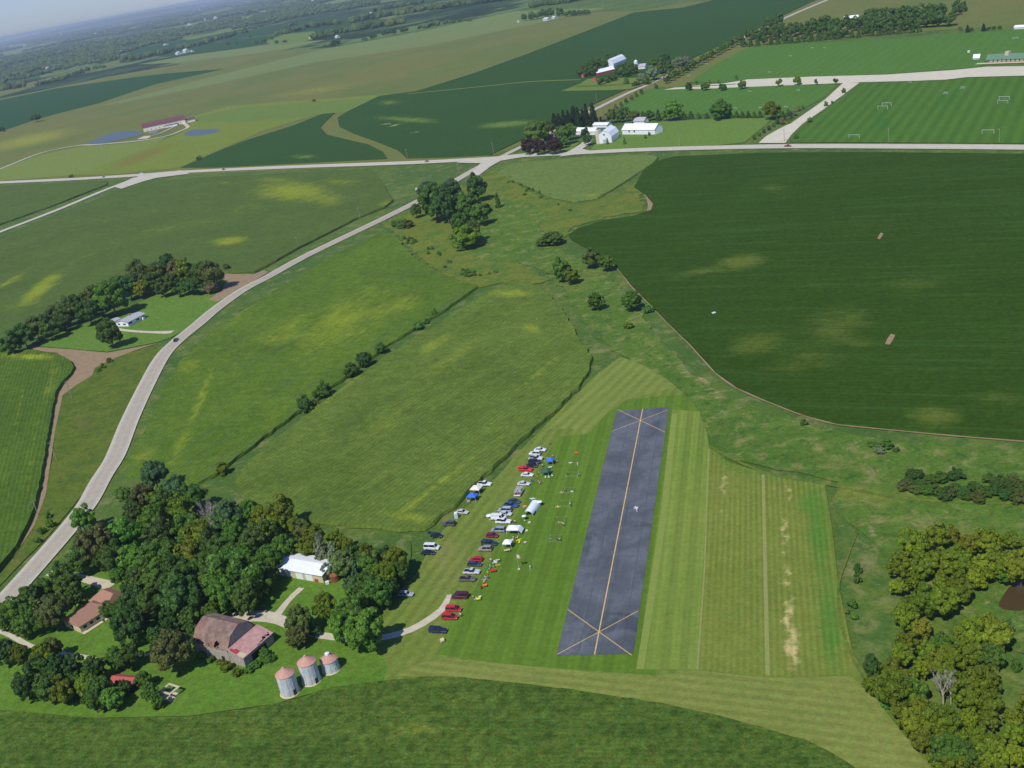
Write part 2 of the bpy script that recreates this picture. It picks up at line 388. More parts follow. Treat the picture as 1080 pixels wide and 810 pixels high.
def ground_rough(name, c1, c2, sc=1/3, rough=.9, bump=.3):
    t = NT(name, rough); n = t.noise(sc, 5, .7); m = t.noise(sc * 7, 3, .6)
    t.bump(m, bump, .1)
    return t.out(t.mix(t.mr(t.math('ADD', t.math('MULTIPLY', n, .6), t.math('MULTIPLY', m, .4)), .35, .65, smooth=False), lin(c1), lin(c2)))
M['dirt'] = ground_rough('bare_dirt', (132, 112, 84), (160, 140, 110))
M['gravel'] = ground_rough('pale_gravel', (178, 168, 144), (208, 200, 178), 1/2.5)
M['concrete'] = ground_rough('concrete_road', (180, 175, 158), (200, 194, 174), 1/6, bump=.1)
M['shoulder'] = ground_rough('gravel_shoulder', (178, 171, 150), (202, 194, 172), 1/3)
M['asph'] = ground_rough('grey_asphalt', (166, 159, 144), (190, 182, 164), 1/4, bump=.1)
M['lot'] = ground_rough('gravel_lot', (192, 186, 164), (212, 205, 182), 1/8)
M['pave'] = ground_rough('dark_paving', (116, 114, 112), (134, 130, 128), 1/8, bump=.05)
M['ypaint'] = flat('yellow_paint', (206, 176, 112), .7, .2, .16, .8)
M['wpaint'] = flat('white_paint', (214, 212, 205), .7, .2, .1, 1.5)
t = NT('runway_asphalt', .75, .25)
n1, n2, n3 = t.noise(1/14, 4, .6, .4), t.noise(1/3, 4, .7), t.noise(2.0, 3, .6)
col = t.mix(t.mr(n1, .36, .62), lin((82, 87, 92)), lin((106, 110, 115)))
col = t.mix(t.mr(n2, .42, .7, 0, .7), col, lin((90, 95, 100)))
col = t.mix(t.mr(n3, .3, .7, 0, .35), col, lin((62, 68, 76)))
col = t.mix(t.mr(t.noise(1/22, 3, .6, .8), .56, .66, 0, .6), col, lin((58, 64, 72)))
col = t.mix(t.mr(t.noise(.5, 3, .7, vec=t.rot(RW_ANG, 12, 1)), .55, .75, 0, .4), col, lin((116, 120, 124)))
w_ = t.new('ShaderNodeTexWave', wave_type='BANDS', bands_direction='Y'); w_.inputs['Scale'].default_value = 2*math.pi/6.0/20
t.l.new(t.rot(RW_ANG), w_.inputs['Vector'])
col = t.mix(t.mr(w_.outputs['Fac'], .0, .03, .30, 0), col, lin((66, 70, 80)))       # seams between paving lanes
M['runway'] = t.out(col)
t = NT('pond_water', .5, .15); M['water'] = t.out(lin((92, 104, 110)))
t = NT('brown_water', .15, .5); M['brownwater'] = t.out(lin((76, 62, 40)))

# ------------------------------------------------------------------ ground sheets
def disc(name, r, z, mat, n=96, cx=0, cy=0):
    V = [(cx, cy, z)] + [(cx + r * math.cos(2*math.pi*i/n), cy + r * math.sin(2*math.pi*i/n), z) for i in range(n)]
    return mesh_obj(name, V, [(0, 1 + i, 1 + (i + 1) % n) for i in range(n)], mat)
tag(disc('ground', 42000, -0.45, M['far']), kind='structure')
field('meadow', [(-150, 182), (-150, 1000), (1300, 1000), (1250, 60), (900, -38), (600, 0), (400, 40), (200, 80), (-60, 150)], M['rough'], -0.35, cell=80)
Z = 0.0
# far crops (above the cross road)
field('far_crop_field', [(-60, 190), (-60, 116), (0, 104), (60, 92), (130, 78), (200, 66), (270, 55), (350, 50), (420, 38), (500, 24), (560, 18), (640, 12), (672, 12), (720, 3), (823, -6), (860, -14), (1000, -20), (1250, -30), (1250, 28), (1080, 28), (1020, 30), (960, 34), (830, 40), (700, 100), (500, 170), (120, 188)], M['olive'], -0.25, cell=40,
      yellow=[(30, 148, 60, 8, -12, .8), (330, 96, 60, 4, -8, .6), (520, 4, 40, 2, -8, .9), (470, 72, 90, 6, -14, .3)])
field('pale_crop_strip', [(105, 112), (235, 78), (340, 52), (440, 34), (540, 12), (640, 8), (560, 26), (440, 50), (330, 66), (230, 88), (130, 108)], M['olive2'], -0.2, cell=40)
field('far_bean_field', [(-60, 158), (-60, 114), (0, 105.6), (60, 93), (141, 81.5), (180, 77), (237, 72.5), (222, 76), (163, 89), (104, 109), (60, 120), (37, 126.5), (0, 139)], M['soy_f'], -0.15, cell=40)
field('far_bean_strip', [(160, 59), (190, 53), (240, 42), (300, 36), (345, 27), (360, 22), (400, 14), (400, 22), (360, 30), (310, 42), (260, 50), (205, 57), (175, 60)], M['soy_f'], -0.15, cell=40)
field('far_bean_strip', [(75, 77), (104, 68), (150, 50), (200, 41), (300, 26), (370, 14), (380, 18), (320, 32), (240, 42), (180, 52), (130, 62), (100, 72)], M['soy_f'], -0.16, cell=40)
field('pale_crop_strip', [(145, 68), (200, 58), (300, 45), (345, 42), (300, 52), (240, 60), (190, 66)], M['olive2'], -0.14, cell=40)
field('pasture', [(278, 44), (300, 36), (330, 33), (345, 38), (320, 44), (290, 48)], M['green_n'], -0.13, cell=40)
field('far_crop_strip', [(-10, 96), (40, 85), (95, 70), (140, 60), (160, 58), (120, 68), (60, 84), (0, 102)], M['olive'], -0.12, cell=40)
field('far_crop_strip', [(268, 11), (300, 6), (330, 2), (326, 5), (305, 11), (275, 13)], M['olive2'], -0.12, cell=60)
CLEAR = []
for q in ([(162, 34), (200, 25), (216, 22), (200, 28), (170, 34)], [(0, 56), (40, 47), (90, 38), (60, 47), (0, 61)], [(228, 7), (260, 1), (280, -2), (262, 4)], [(330, 6), (372, -4), (390, -2), (352, 8)],
          [(40, 64), (75, 56), (86, 55), (55, 63)], [(186, 41), (230, 33), (270, 27), (240, 34), (200, 42)], [(190, 14), (214, 9), (208, 13)], [(90, 33), (130, 25), (160, 18), (135, 26)], [(100, 43), (128, 37), (120, 42), (96, 48)], [(10, 70), (40, 63), (30, 68), (0, 75)], [(120, 52), (150, 46), (160, 44), (130, 53)], [(205, 17), (240, 8), (250, 8), (215, 18)], [(130, 31), (165, 23), (160, 26), (135, 33)], [(20, 58), (60, 48), (62, 50), (22, 61)], [(60, 33), (100, 24), (98, 27), (62, 36)], [(120, 20), (160, 12), (158, 14), (124, 23)], [(0, 50), (30, 45), (28, 48), (0, 53)], [(285, 6), (318, -2), (330, -2), (300, 6)], [(250, 20), (280, 12), (288, 13), (256, 23)]):
    CLEAR.append(q); field('distant_crop_strip', q, M['olive2'] if len(CLEAR) % 3 else M['green_n'], -0.1, cell=120)
# left upper block
field('hay_field', [(-60, 205), (-60, 190), (0, 178.5), (44, 163), (82, 155), (141, 150.5), (178, 143.5), (165, 152), (130, 166), (80, 184.5), (0, 191)], M['hay'], 0, cell=15)
field('dry_meadow', [(80, 184.5), (130, 166), (165, 152), (198, 136), (205, 122), (240, 112), (290, 108), (350, 104), (398, 100), (440, 97), (420, 110), (352, 118), (330, 122), (280, 137), (237, 155.6), (189, 177), (120, 184)], M['ygrass'], 0.02, cell=15,
      yellow=[(150, 165, 40, 6, -20, .9)])
field('green_pasture', [(200, 127), (240, 116), (300, 110), (400, 103), (410, 108), (380, 116), (330, 122), (270, 128), (215, 128)], M['green_n'], 0.04, cell=15, smooth=True)
for kk, q in enumerate(([(90, 152), (110, 143), (122, 139), (140, 138), (150, 140), (146, 143), (134, 146), (115, 150), (97, 152.5)], [(194, 141), (203, 137), (211, 136.5), (229, 136), (231, 138), (222, 141), (208, 143), (198, 143)])):
    tag(sheet('pond', q, M['water'], 0.08, cell=20, smooth=True), kind='structure')
crop('soybean_field', 'dark green soybean field left of the grass waterway above the cross road', 'soybeans', [(191, 176.5), (237, 156.5), (259, 148), (310, 132), (340, 120), (353, 119), (343, 128), (338, 134), (345, 142), (370, 148), (388, 152), (404, 160), (408, 167), (300, 172.5), (230, 176)], M['soy_n'], 0, .5, cell=10, yellow=[(320, 165, 18, 2.5, 0, .8)], seed=3)
SOYN = [(366, 117.5), (356, 124), (358, 133), (372, 140), (400, 150), (420, 158), (429, 166.5), (470, 165.5), (517, 163), (540, 152), (552, 146), (575, 135), (612, 116), (640, 103), (663, 93), (690, 80), (720, 66), (778, 39), (830, 14), (868, -4), (900, -18), (760, -2), (720, 8), (669, 13), (620, 32), (558, 56), (500, 77), (439, 96), (400, 101)]
crop('soybean_field', 'broad dark green soybean field running along the diagonal road to the distance', 'soybeans', SOYN, M['soy_n'], 0, .5, cell=14,
     yellow=[(430, 126, 40, 3.5, 4, .8), (535, 131, 38, 4, -4, .85), (410, 108, 14, 3, 0, .8)], bare=[(417, 133, 20, .9, 14, .9), (430, 137, 18, .9, 14, .9), (405, 130, 14, .9, 14, .8)], seed=4)
strip('grass_strip', [(430, 99), (500, 92), (560, 86), (612, 84)], 5, M['ygrass'], .56)
field('farm_meadow', [(592, 96), (612, 88), (620, 83), (668, 82), (700, 78), (690, 86), (664, 94), (640, 95)], M['green_n'], .58, cell=12)
strip('weedy_strip', [(607, 91), (640, 90), (668, 88)], 12, M['verge'], .62)
# corn between the side road and the curved road
crop('corn_field', 'small wedge of corn between the side lane and the cross road', 'corn', [(-60, 200), (0, 196), (112, 190.5), (113, 194), (104, 197.5), (54, 217), (0, 236), (-60, 257)], M['corn_n'], 0, 1.2, cell=8, amp=.2, seed=5)
crop('corn_field', 'large dull green corn field north of the windbreak with yellow streaks', 'corn', [(-80, 285), (0, 249.5), (105, 208.5), (152, 192.5), (200, 187.5), (300, 182.5), (380, 178.5), (393, 179), (405, 195), (414, 211), (405, 218), (377, 229), (350, 243), (315, 260.5), (280, 280), (268, 286), (255.5, 286), (232, 287), (200, 290), (140, 296), (95, 318), (60, 338), (28, 356), (0, 368), (-60, 395)], M['corn_n'], 0, 1.2, cell=6, amp=.2, seed=6,
     yellow=[(180, 240, 80, 6, -8, .34), (90, 270, 60, 6, -14, .32), (250, 220, 60, 6, -8, .34), (360, 192, 30, 5, 0, .5), (42, 305, 32, 7, -38, 1.0), (12, 296, 22, 4, -30, .7), (22, 322, 30, 4, -15, .5), (242, 254, 22, 5, -6, .9), (310, 202, 45, 12, 0, .85), (345, 210, 22, 10, 0, .6), (290, 190, 25, 4, 0, .6), (235, 193, 12, 2, 0, .5), (410, 214, 16, 5, -10, .5)])
crop('corn_field', 'pale green corn field in the corner below the road junction', 'corn', [(524, 182), (540, 172), (600, 166.5), (680, 162.5), (694, 165.5), (688, 172), (649.5, 197), (630, 208), (607, 211.5), (583, 207.5), (552, 194)], M['corn_2'], 0, 1.1, cell=8, amp=.15, seed=7, yellow=[(625, 206, 25, 4, 0, .5)])
crop('corn_field', 'green corn field between the curved road and the bushy ditch', 'corn', smooth_poly([(130, 497), (152, 455), (165, 425), (180, 396), (198, 373), (232, 345), (290, 306), (350, 270), (385, 253), (408, 245), (420, 252), (430, 264), (447, 278), (470, 291), (497, 299), (500, 304), (461, 331), (412, 361), (363, 397), (314, 433), (261, 473), (210, 508), (180, 500), (150, 500)], True, 3), M['corn_w'], 0, 1.1, cell=3.0, amp=.22, seed=8, maxpts=30000,
     yellow=[(360, 340, 75, 28, -25, .62), (300, 350, 50, 20, -30, .5), (420, 320, 40, 14, -20, .5), (212, 420, 5, 42, 22, .8), (190, 470, 8, 30, 25, .6), (250, 330, 40, 10, -30, .5), (200, 385, 20, 12, -30, .5), (150, 480, 20, 16, -30, .55), (290, 440, 12, 30, 40, .35)], edge=.8)
crop('corn_field', 'large green corn field between the bushy ditch and the parked vehicles', 'corn', smooth_poly([(506, 311), (538, 299), (567, 300), (591, 324), (611, 356), (623, 377), (617, 398), (583, 434), (546, 467), (510, 501), (477, 532), (447, 556), (425, 556), (380, 553), (320, 548), (280, 540), (262, 524), (250, 508), (262, 486), (314, 444), (363, 407), (412, 372), (461, 341)], True, 3), M['corn_e'], 0, 1.15, cell=3.0, amp=.22, seed=9, maxpts=34000,
     yellow=[(450, 520, 60, 2.6, -38, 1.0), (480, 375, 50, 8, -35, .5), (400, 450, 70, 16, -38, .42), (562, 347, 13, 6, 10, .8), (460, 362, 30, 7, -30, .6), (540, 310, 28, 5, 0, .8), (560, 400, 60, 2.2, -42, .6), (430, 545, 30, 7, 5, .7), (350, 415, 50, 6, -38, .5), (600, 340, 3, 30, -32, .5)], edge=.8)
crop('corn_field', 'tall dark corn field along the bottom edge of the view', 'corn', smooth_poly([(-80, 752), (0, 749), (100, 757), (200, 755), (290, 742), (350, 725), (420, 716), (470, 714), (560, 722), (700, 742), (800, 766), (860, 785), (905, 812), (960, 870), (700, 960), (-80, 960)], True, 4), M['corn_s'], 0, 2.4, cell=2.2, amp=.10, seed=10, edge=.3, maxpts=60000, yellow=[(440, 768, 70, 9, 3, .5), (300, 775, 60, 6, 0, .35), (620, 775, 60, 8, 6, .35)])
crop('corn_field', 'bright green corn field at the left edge beside the dirt track', 'corn', smooth_poly([(-60, 372), (0, 370), (28, 368.7), (59.6, 373), (76.6, 383), (74, 393), (60, 411), (53, 444), (44.5, 492), (38, 525), (26.5, 557), (0, 595), (-60, 640)], True, 4), M['corn_l'], 0, 1.7, cell=3.0, amp=.22, seed=11, edge=.3,
     yellow=[(30, 376, 40, 4, 2, .7), (55, 400, 8, 30, 15, .5), (20, 430, 3, 50, 10, .5), (34, 480, 3, 60, 8, .4)])
SOY = [(669, 196.7), (677, 182), (689, 170.5), (711, 164.7), (800, 161), (900, 160), (1080, 162), (1250, 165), (1250, 478), (1080, 463), (1000, 456.7), (937.8, 451), (884, 445.6), (849, 436.7), (813, 423), (778, 407.8), (755.6, 392), (729, 363), (702, 336.7), (680, 314), (666.7, 301), (649, 279), (626.7, 266), (604, 254), (600, 247), (609, 241), (635.6, 232), (666.7, 227.8), (686.7, 221), (689, 214), (680, 204)]
crop('soybean_field', 'huge dark green soybean field filling the right side', 'soybeans', SOY, M['soy'], 0, .6, cell=5.0, amp=.05, seed=12, maxpts=30000,
     yellow=[(782, 276, 30, 9, -6, .95), (740, 286, 40, 5, -12, .7), (880, 345, 46, 24, -10, .62), (985, 440, 36, 12, 0, .9), (800, 362, 40, 15, -8, .68), (890, 340, 30, 11, -20, .7), (850, 380, 60, 20, -14, .5), (960, 300, 60, 12, -6, .42), (1050, 420, 40, 14, 0, .45), (818, 198, 22, 5, 0, .6), (700, 285, 24, 5, -10, .35), (905, 362, 30, 8, 0, .4), (1060, 372, 26, 8, 0, .3), (860, 300, 26, 10, 30, .3), (720, 250, 26, 6, 0, .3), (1000, 270, 60, 4, 0, .2)],
     bare=[(768, 366, 8, .8, 45, .7), (706, 206, 4, .8, 60, .7), (694, 290, 5, .7, 50, .7), (742, 282, 6, .7, 50, .6), (726, 262, 4, .7, 50, .5)])
strip('field_margin', [(604, 254.5), (626.7, 266.7), (649, 280), (666.7, 302), (680, 315), (702, 337.5), (729, 364), (755.6, 393), (778, 409), (813, 424.3), (849, 438), (884, 447), (937.8, 452.5), (1000, 458.5), (1080, 465), (1180, 474)], 1.6, M['dirt'], .03)
strip('dirt_strip', [(655, 232), (672, 228.5), (686, 224), (690, 217), (686, 209), (680, 205)], [1.5, 4, 9, 8, 6, 2], M['dirt'], .05)
for q in ([(933.3, 362.8), (936, 357), (939.6, 352), (944.2, 353.2), (942, 358), (938.4, 363.4)], [(925.2, 251.6), (927, 248), (929, 245.2), (931.8, 246.4), (930, 249.4), (927.8, 252.2)]):
    gp_ = [G(x, y, .7) for x, y in q]; tag(mesh_obj('dirt_patch', gp_, [tuple(range(len(q)))], M['dirt']), kind='structure')
# creek bottom, verges
field('creek_meadow', [(520, 212), (560, 214), (575, 225), (570, 243), (590, 262), (640, 290), (690, 350), (740, 400), (790, 430), (860, 452), (960, 466), (1080, 476), (1200, 486), (1200, 700), (1100, 700), (900, 560), (880, 510), (800, 492), (750, 478), (738, 440), (715, 412), (690, 395), (650, 372), (610, 330), (580, 290), (545, 278), (500, 272), (500, 250), (515, 235)], M['creek'], .02, cell=3.5, edge=2.0, smooth=True,
      yellow=[(600, 300, 40, 12, -20, .6), (545, 286, 30, 8, 0, .8), (720, 380, 40, 8, 45, .35), (900, 520, 80, 12, 6, .7), (1000, 560, 60, 10, 0, .6), (890, 560, 30, 20, -40, .6), (840, 482, 60, 7, 10, .4)],
      bare=[(740, 400, 70, 12, 42, .55), (690, 345, 60, 8, 48, .5), (560, 250, 20, 20, 0, .3), (620, 290, 40, 30, 0, .32), (660, 350, 40, 20, 0, .32), (760, 440, 60, 20, 10, .34), (880, 470, 100, 16, 6, .36), (1000, 500, 100, 30, 0, .36), (1040, 660, 50, 50, 0, .4), (940, 600, 40, 50, 0, .4), (700, 380, 60, 14, 40, .4), (640, 300, 20, 10, 40, .4), (925, 600, 16, 34, 10, .5), (930, 640, 12, 20, 0, .45), (1000, 545, 70, 8, 3, .4), (920, 560, 14, 14, 0, .45), (820, 440, 40, 4, 25, .4), (1075, 690, 14, 14, 0, .5)], seed=21, maxpts=20000)
field('roadside_verge', [(402, 236), (440, 218), (470, 205), (500, 192), (522, 178), (540, 192), (583, 212), (606, 217), (650, 206), (690, 175), (676, 206), (680, 222), (640, 229), (605, 239), (596, 250), (570, 243), (540, 216), (518, 212), (515, 235), (500, 250), (520, 268), (560, 284), (580, 296), (560, 299), (530, 298), (503, 304), (470, 290), (447, 276), (430, 260), (420, 250)], M['verge2'], 0, cell=3, edge=2.2, smooth=False,
      yellow=[(640, 222, 25, 6, -20, .3), (560, 222, 20, 6, 20, .3)], seed=22)
field('roadside_verge', [(97, 385), (113, 377), (164, 366), (176, 372), (160, 390), (146, 412), (134, 440), (122, 470), (106, 500), (80, 530), (50, 566), (20, 596), (-10, 628), (-10, 618), (18, 583), (36, 556), (48, 522), (56, 478), (58, 454), (64, 419), (79, 407)], M['verge'], .01, cell=4,
      yellow=[(88, 448, 13, 10, 0, .6)], bare=[(20, 590, 20, 8, -45, .6), (45, 550, 8, 14, 30, .4)], seed=23)
# white ranch house plot
field('house_lawn', [(40, 364), (60, 352), (100, 338), (140, 322), (175, 306), (225, 308), (243, 312), (236, 320), (216, 334), (196, 347), (180, 356), (165, 361), (113.5, 371), (76.6, 368), (50, 366)], M['lawn2'], .02, cell=5, seed=24, yellow=[(170, 344, 30, 3, -10, .3)])
field('dirt_clearing', [(28, 369), (37, 366), (76.6, 368.5), (113.5, 372), (164.6, 362.5), (150, 367), (122, 377), (100, 388), (97, 396), (79, 407), (66, 417), (58, 454), (55, 478), (48, 522), (36, 555), (18, 582), (-20, 626), (-30, 626), (0, 594), (26, 557), (38, 525), (44, 492), (53, 444), (60, 411), (74, 393), (76, 382), (60, 372)], M['dirt'], .03, cell=6, seed=25)
field('dirt_clearing', [(233, 288.5), (255, 289), (268, 289), (278, 285), (283, 287), (262, 300), (245, 311), (228, 318), (220, 316), (235, 305), (238, 298)], M['dirt'], .04, cell=5, seed=26)
# farmstead lawns
field('farm_lawn', [(-60, 640), (0, 640), (50, 606), (90, 600), (125, 605), (200, 600), (290, 590), (340, 600), (400, 628), (415, 640), (412, 668), (470, 680), (480, 700), (455, 713), (420, 716), (350, 725), (290, 742), (200, 755), (100, 757), (0, 749), (-80, 752)], M['lawn'], .01, cell=4, seed=27,
      yellow=[(330, 700, 60, 6, -12, .45), (400, 690, 40, 8, -10, .4), (230, 740, 60, 4, 0, .3), (300, 625, 20, 8, 0, .3)])
field('wood_floor', [(70, 590), (100, 560), (130, 505), (160, 488), (190, 495), (240, 512), (262, 530), (300, 545), (340, 565), (390, 590), (430, 570), (430, 600), (405, 632), (386, 632), (352, 598), (330, 592), (250, 600), (200, 640), (120, 600)], M['rough'], .02, cell=8, smooth=True, seed=28)
# airfield
field('airfield_grass', [(405, 717), (408, 700), (398, 686), (400, 672), (404, 660), (405, 640), (440, 604), (455, 574), (470, 556), (495, 532), (525, 502), (552, 472), (585, 438), (612, 412), (632, 392), (655, 376), (680, 385.6), (702, 399), (720, 414), (737.8, 434), (746, 458), (748, 472), (770, 488), (808, 499), (870, 509), (878, 560), (885, 620), (900, 690), (930, 740), (975, 800), (1010, 850), (960, 870), (905, 812), (860, 785), (800, 766), (700, 742), (560, 722), (480, 714)], M['air_w'], .03, cell=5, seed=30,
      yellow=[(560, 440, 60, 6, -42, .3), (470, 590, 30, 40, 30, .55)])
def rot_poly(pts): return pts
field('north_mown_grass', [(575, 452), (600, 430), (618, 410), (632, 394), (655, 377), (679, 386), (701, 399.5), (714, 408), (690, 414), (660, 422), (640, 436), (620, 458), (602, 452)], M['air_n'], .05, cell=5, seed=31)
field('runway_side_grass', [(462, 690), (475, 655), (500, 622), (520, 585), (540, 552), (556, 520), (572, 486), (590, 460), (620, 458), (640, 436), (660, 422), (695, 418), (722, 416), (737, 434), (730, 434), (722, 500), (705, 600), (690, 700), (692, 712), (600, 706), (530, 700)], M['air_l'], .06, cell=5, seed=32,
      yellow=[(560, 600, 60, 12, -60, .1)])
field('east_mown_grass', [(709, 432), (737, 434), (746, 458), (748, 472), (746, 500), (741, 600), (735, 706), (672, 706), (684, 620), (696, 540)], M['air_e'], .09, cell=4, seed=33, yellow=[(700, 560, 4, 150, 7, .6)])
field('patchy_plot', [(748, 472), (770, 488), (808, 499), (870, 509), (878, 560), (885, 620), (899, 690), (898, 712), (810, 714), (735, 706), (741, 600), (746, 500)], M['plot'], .10, cell=2.5, seed=34,
      yellow=[(864, 560, 14, 60, -5, 1.0), (876, 660, 16, 60, -6, 1.0), (770, 484, 20, 8, 20, .9), (800, 499, 60, 4, 10, .8), (855, 530, 16, 24, 0, .8), (780, 620, 16, 12, 0, .35), (850, 702, 60, 5, 0, .4), (790, 590, 8, 60, 0, .3)],
      bare=[(764, 512, 4.5, 22, 3, .8), (762, 550, 4, 26, 3, .55), (831, 518, 6, 18, 3, .7), (828, 560, 5, 34, 3, .75), (830, 610, 6, 30, 1, .68), (832, 650, 8, 30, 1, .82), (836, 684, 11, 24, 0, .95), (816, 512, 4, 8, 0, .6), (790, 640, 5, 60, 0, .35), (760, 620, 4, 60, 2, .38)], maxpts=20000)
M['lane'] = flat('dry_cut_grass', (138, 144, 82), 1, .05, .12, .6)
strip('mown_lane', [(804.8, 500.7), (807, 600), (809.6, 712)], [1.0, 1.1], M['lane'], .125, smooth=False)
strip('mown_lane', [(747.5, 474), (743, 600), (735.5, 706)], [.5, .5], M['lane'], .125, smooth=False)
M['lane2'] = flat('light_cut_grass', (126, 142, 68), 1, .05, .10, .6)
strip('mown_lane', [(711.5, 436), (700.5, 540), (688.5, 620), (675, 706)], [2.2, 2.0], M['lane2'], .13, smooth=False)
field('south_mown_grass', [(416, 713), (440, 700), (470, 694), (530, 700), (600, 706), (692, 713), (735, 707), (810, 715), (898, 713), (930, 744), (978, 805), (1010, 850), (960, 868), (905, 811), (860, 784.5), (800, 765.5), (700, 741.5), (560, 721.5), (480, 713.5)], M['air_s'], .11, cell=4, seed=35, yellow=[(820, 750, 70, 6, 12, .4), (620, 716, 80, 4, 3, .3)])
strip('worn_track', [(748, 470), (775, 485), (810, 499), (850, 507), (880, 512), (920, 520), (960, 526), (1020, 530), (1090, 531)], 1.3, M['verge2'], .14)
strip('worn_track', [(905, 560), (893, 590), (884, 620), (888, 660), (900, 695), (930, 742), (980, 805), (1010, 846)], [.2, .8, .9, 1.0], M['verge2'], .13)
# runway and its markings
def rect(name, c, ln, w, ang, z, mat):
    u, v = Vector((math.cos(ang), math.sin(ang))), Vector((-math.sin(ang), math.cos(ang)))
    pts = [c + u*ln/2 + v*w/2, c - u*ln/2 + v*w/2, c - u*ln/2 - v*w/2, c + u*ln/2 - v*w/2]
    return tag(mesh_obj(name, [(p.x, p.y, z) for p in pts], [(0, 1, 2, 3)], mat), kind='structure')
field('runway', [tuple(RW_C + rw_along*a*RW_LEN/2 + rw_across*b*RW_W/2) for a, b in ((1, -1), (1, 1), (-1, 1), (-1, -1))], M['runway'], .16, cell=6, world=True)
rect('runway_marking', RW_C, RW_LEN, .34, RW_ANG, .172, M['ypaint'])
def mark(a, b, z):
    a, b = G(*a, .17).to_2d(), G(*b, .17).to_2d(); d = b - a
    rect('runway_marking', (a + b)/2, d.length, .24, math.atan2(d.y, d.x), z, M['ypaint'])
mark((651.5, 431.9), (701.3, 455.7), .176); mark((704, 432.4), (645.6, 454.8), .180)
mark((598.8, 642.8), (666.2, 691), .176); mark((673.3, 644.2), (587.8, 690), .180)
# soccer complex
L = lambda pts: [(720 + x / 3, y / 3) for x, y in pts]
field('pitch_grass', L([(560, 263), (720, 259), (830, 254), (900, 246), (1080, 241), (1500, 232), (1500, 455), (1080, 453), (340, 449), (352, 420), (400, 382), (445, 350), (512, 303)]), M['soccer'], .02, cell=8, seed=40, yellow=[(1000, 105, 25, 12, -20, .6), (930, 130, 20, 16, -50, .6), (915, 100, 20, 10, -50, .35)])
field('pitch_grass', [(683, 94), (740, 91.5), (780, 90.5), (885, 89), (866, 105), (844, 116), (820, 124), (780, 122), (720, 120), (662, 119), (645, 116)], M['soccer_u'], .02, cell=8, seed=41)
field('pitch_grass', L([(20, 260), (110, 200), (205, 150), (330, 140), (600, 126), (860, 106), (1080, 91), (1500, 74), (1500, 172), (1080, 176), (960, 190), (940, 212), (860, 219), (640, 235), (205, 250), (140, 260)]), M['soccer_u'], .02, cell=8, seed=42)
field('farmyard_grass', [(622, 158), (640, 140), (700, 128), (760, 125), (815, 124), (806, 133), (785, 150), (760, 153), (700, 156), (650, 158.5)], M['farmgrass'], .03, cell=8, seed=43)
field('farmyard_grass', [(556, 160), (572, 152), (612, 150), (602, 158)], M['farmgrass'], .035, cell=8, seed=43)
field('gravel_lot', L([(-20, 276), (140, 262), (205, 251), (420, 242), (640, 236), (860, 221), (960, 211), (1080, 209), (1500, 200), (1500, 232), (1080, 239), (900, 244), (830, 252), (720, 256), (560, 260), (500, 263), (200, 275), (60, 281), (0, 281), (-60, 284)]), M['lot'], .06, cell=10)
strip('lane_median', [(690, 92.6), (740, 90.8), (776, 88.6)], 5, M['soccer_u'], .08)
field('gravel_lane', L([(508, 262), (560, 261), (500, 306), (440, 350), (380, 391), (345, 425), (325, 452), (240, 452), (262, 432), (300, 410), (345, 388), (400, 350), (450, 315), (488, 280)]), M['lot'], .065, cell=10)
# roads
ROAD_A = [(-40, 672), (0, 637.5), (17.8, 618.7), (41.5, 592), (71, 558), (92, 531), (106.7, 504.5), (121.5, 480.8), (136.4, 443.7), (154, 406.7), (170.3, 377), (186, 360), (208.6, 341.7), (227, 326), (255.5, 306), (282, 292), (319, 271.5), (357.8, 252.6), (396.7, 234), (435.6, 214.7), (466.7, 198), (482, 189.4), (505.6, 176), (528, 165.5), (547, 156), (590, 134.5), (632, 113), (661.5, 98.5), (683.7, 89), (713, 75), (735.5, 65), (783, 40), (830, 18), (853, 8), (872, 0), (905, -14)]
ROAD_B = [(-60, 196), (0, 192.4), (74, 189), (148, 184.5), (185, 181.6), (259, 178), (333, 175), (398, 172.8), (454, 170.5), (517, 167), (560, 163.5), (602, 161.5), (676, 157.8), (778, 155), (853, 154), (953, 154.3), (1080, 155.2), (1200, 157)]
ROAD_D = [(-60, 268), (0, 244.4), (56.8, 222.7), (105, 202.6), (135, 191), (152, 184.5)]
strip('road_shoulder', ROAD_A[:24], 9.6, M['shoulder'], .10)
strip('road', ROAD_A, [7.4, 7.4, 7.4, 7.6, 8.0, 8.5, 9, 10], M['asph'], .14)
M['worn'] = ground_rough('worn_asphalt', (158, 151, 138), (178, 171, 156), 1/5, bump=.1)
for of_ in (-1.6, 1.6): strip('road_wear', ROAD_A[:22], 2.3, M['worn'], .16, offset=of_)
strip('road_marking', ROAD_A[:22], .28, M['ypaint'], .18, offset=.12)
strip('road_shoulder', ROAD_B, 13.5, M['shoulder'], .11)
strip('road', ROAD_B, 11, M['concrete'], .15)
strip('road', ROAD_D, 9, M['concrete'], .13)
field('road_junction', [(494, 184), (507, 172), (480, 171.5), (500, 167.5), (560, 161), (575, 163), (545, 166.5), (528, 169.5), (518, 175), (505, 185)], M['concrete'], .19, cell=8)
field('road_junction', [(120, 197), (140, 187.5), (190, 179.5), (200, 183), (165, 187.5), (150, 191.5), (128, 199)], M['concrete'], .19, cell=8)
field('road_junction', [(590, 165), (602, 158), (612, 152), (618, 146), (625, 147), (622, 152), (614, 157), (630, 160)], M['concrete'], .185, cell=8)
strip('gravel_lane', [(-40, 192), (0, 178), (44, 161), (81.5, 153.5), (100, 152.5), (141, 149), (160, 146.5), (178, 142.6), (190, 138), (198, 134), (193, 129.6), (186, 126)], 6, M['gravel'], .12)
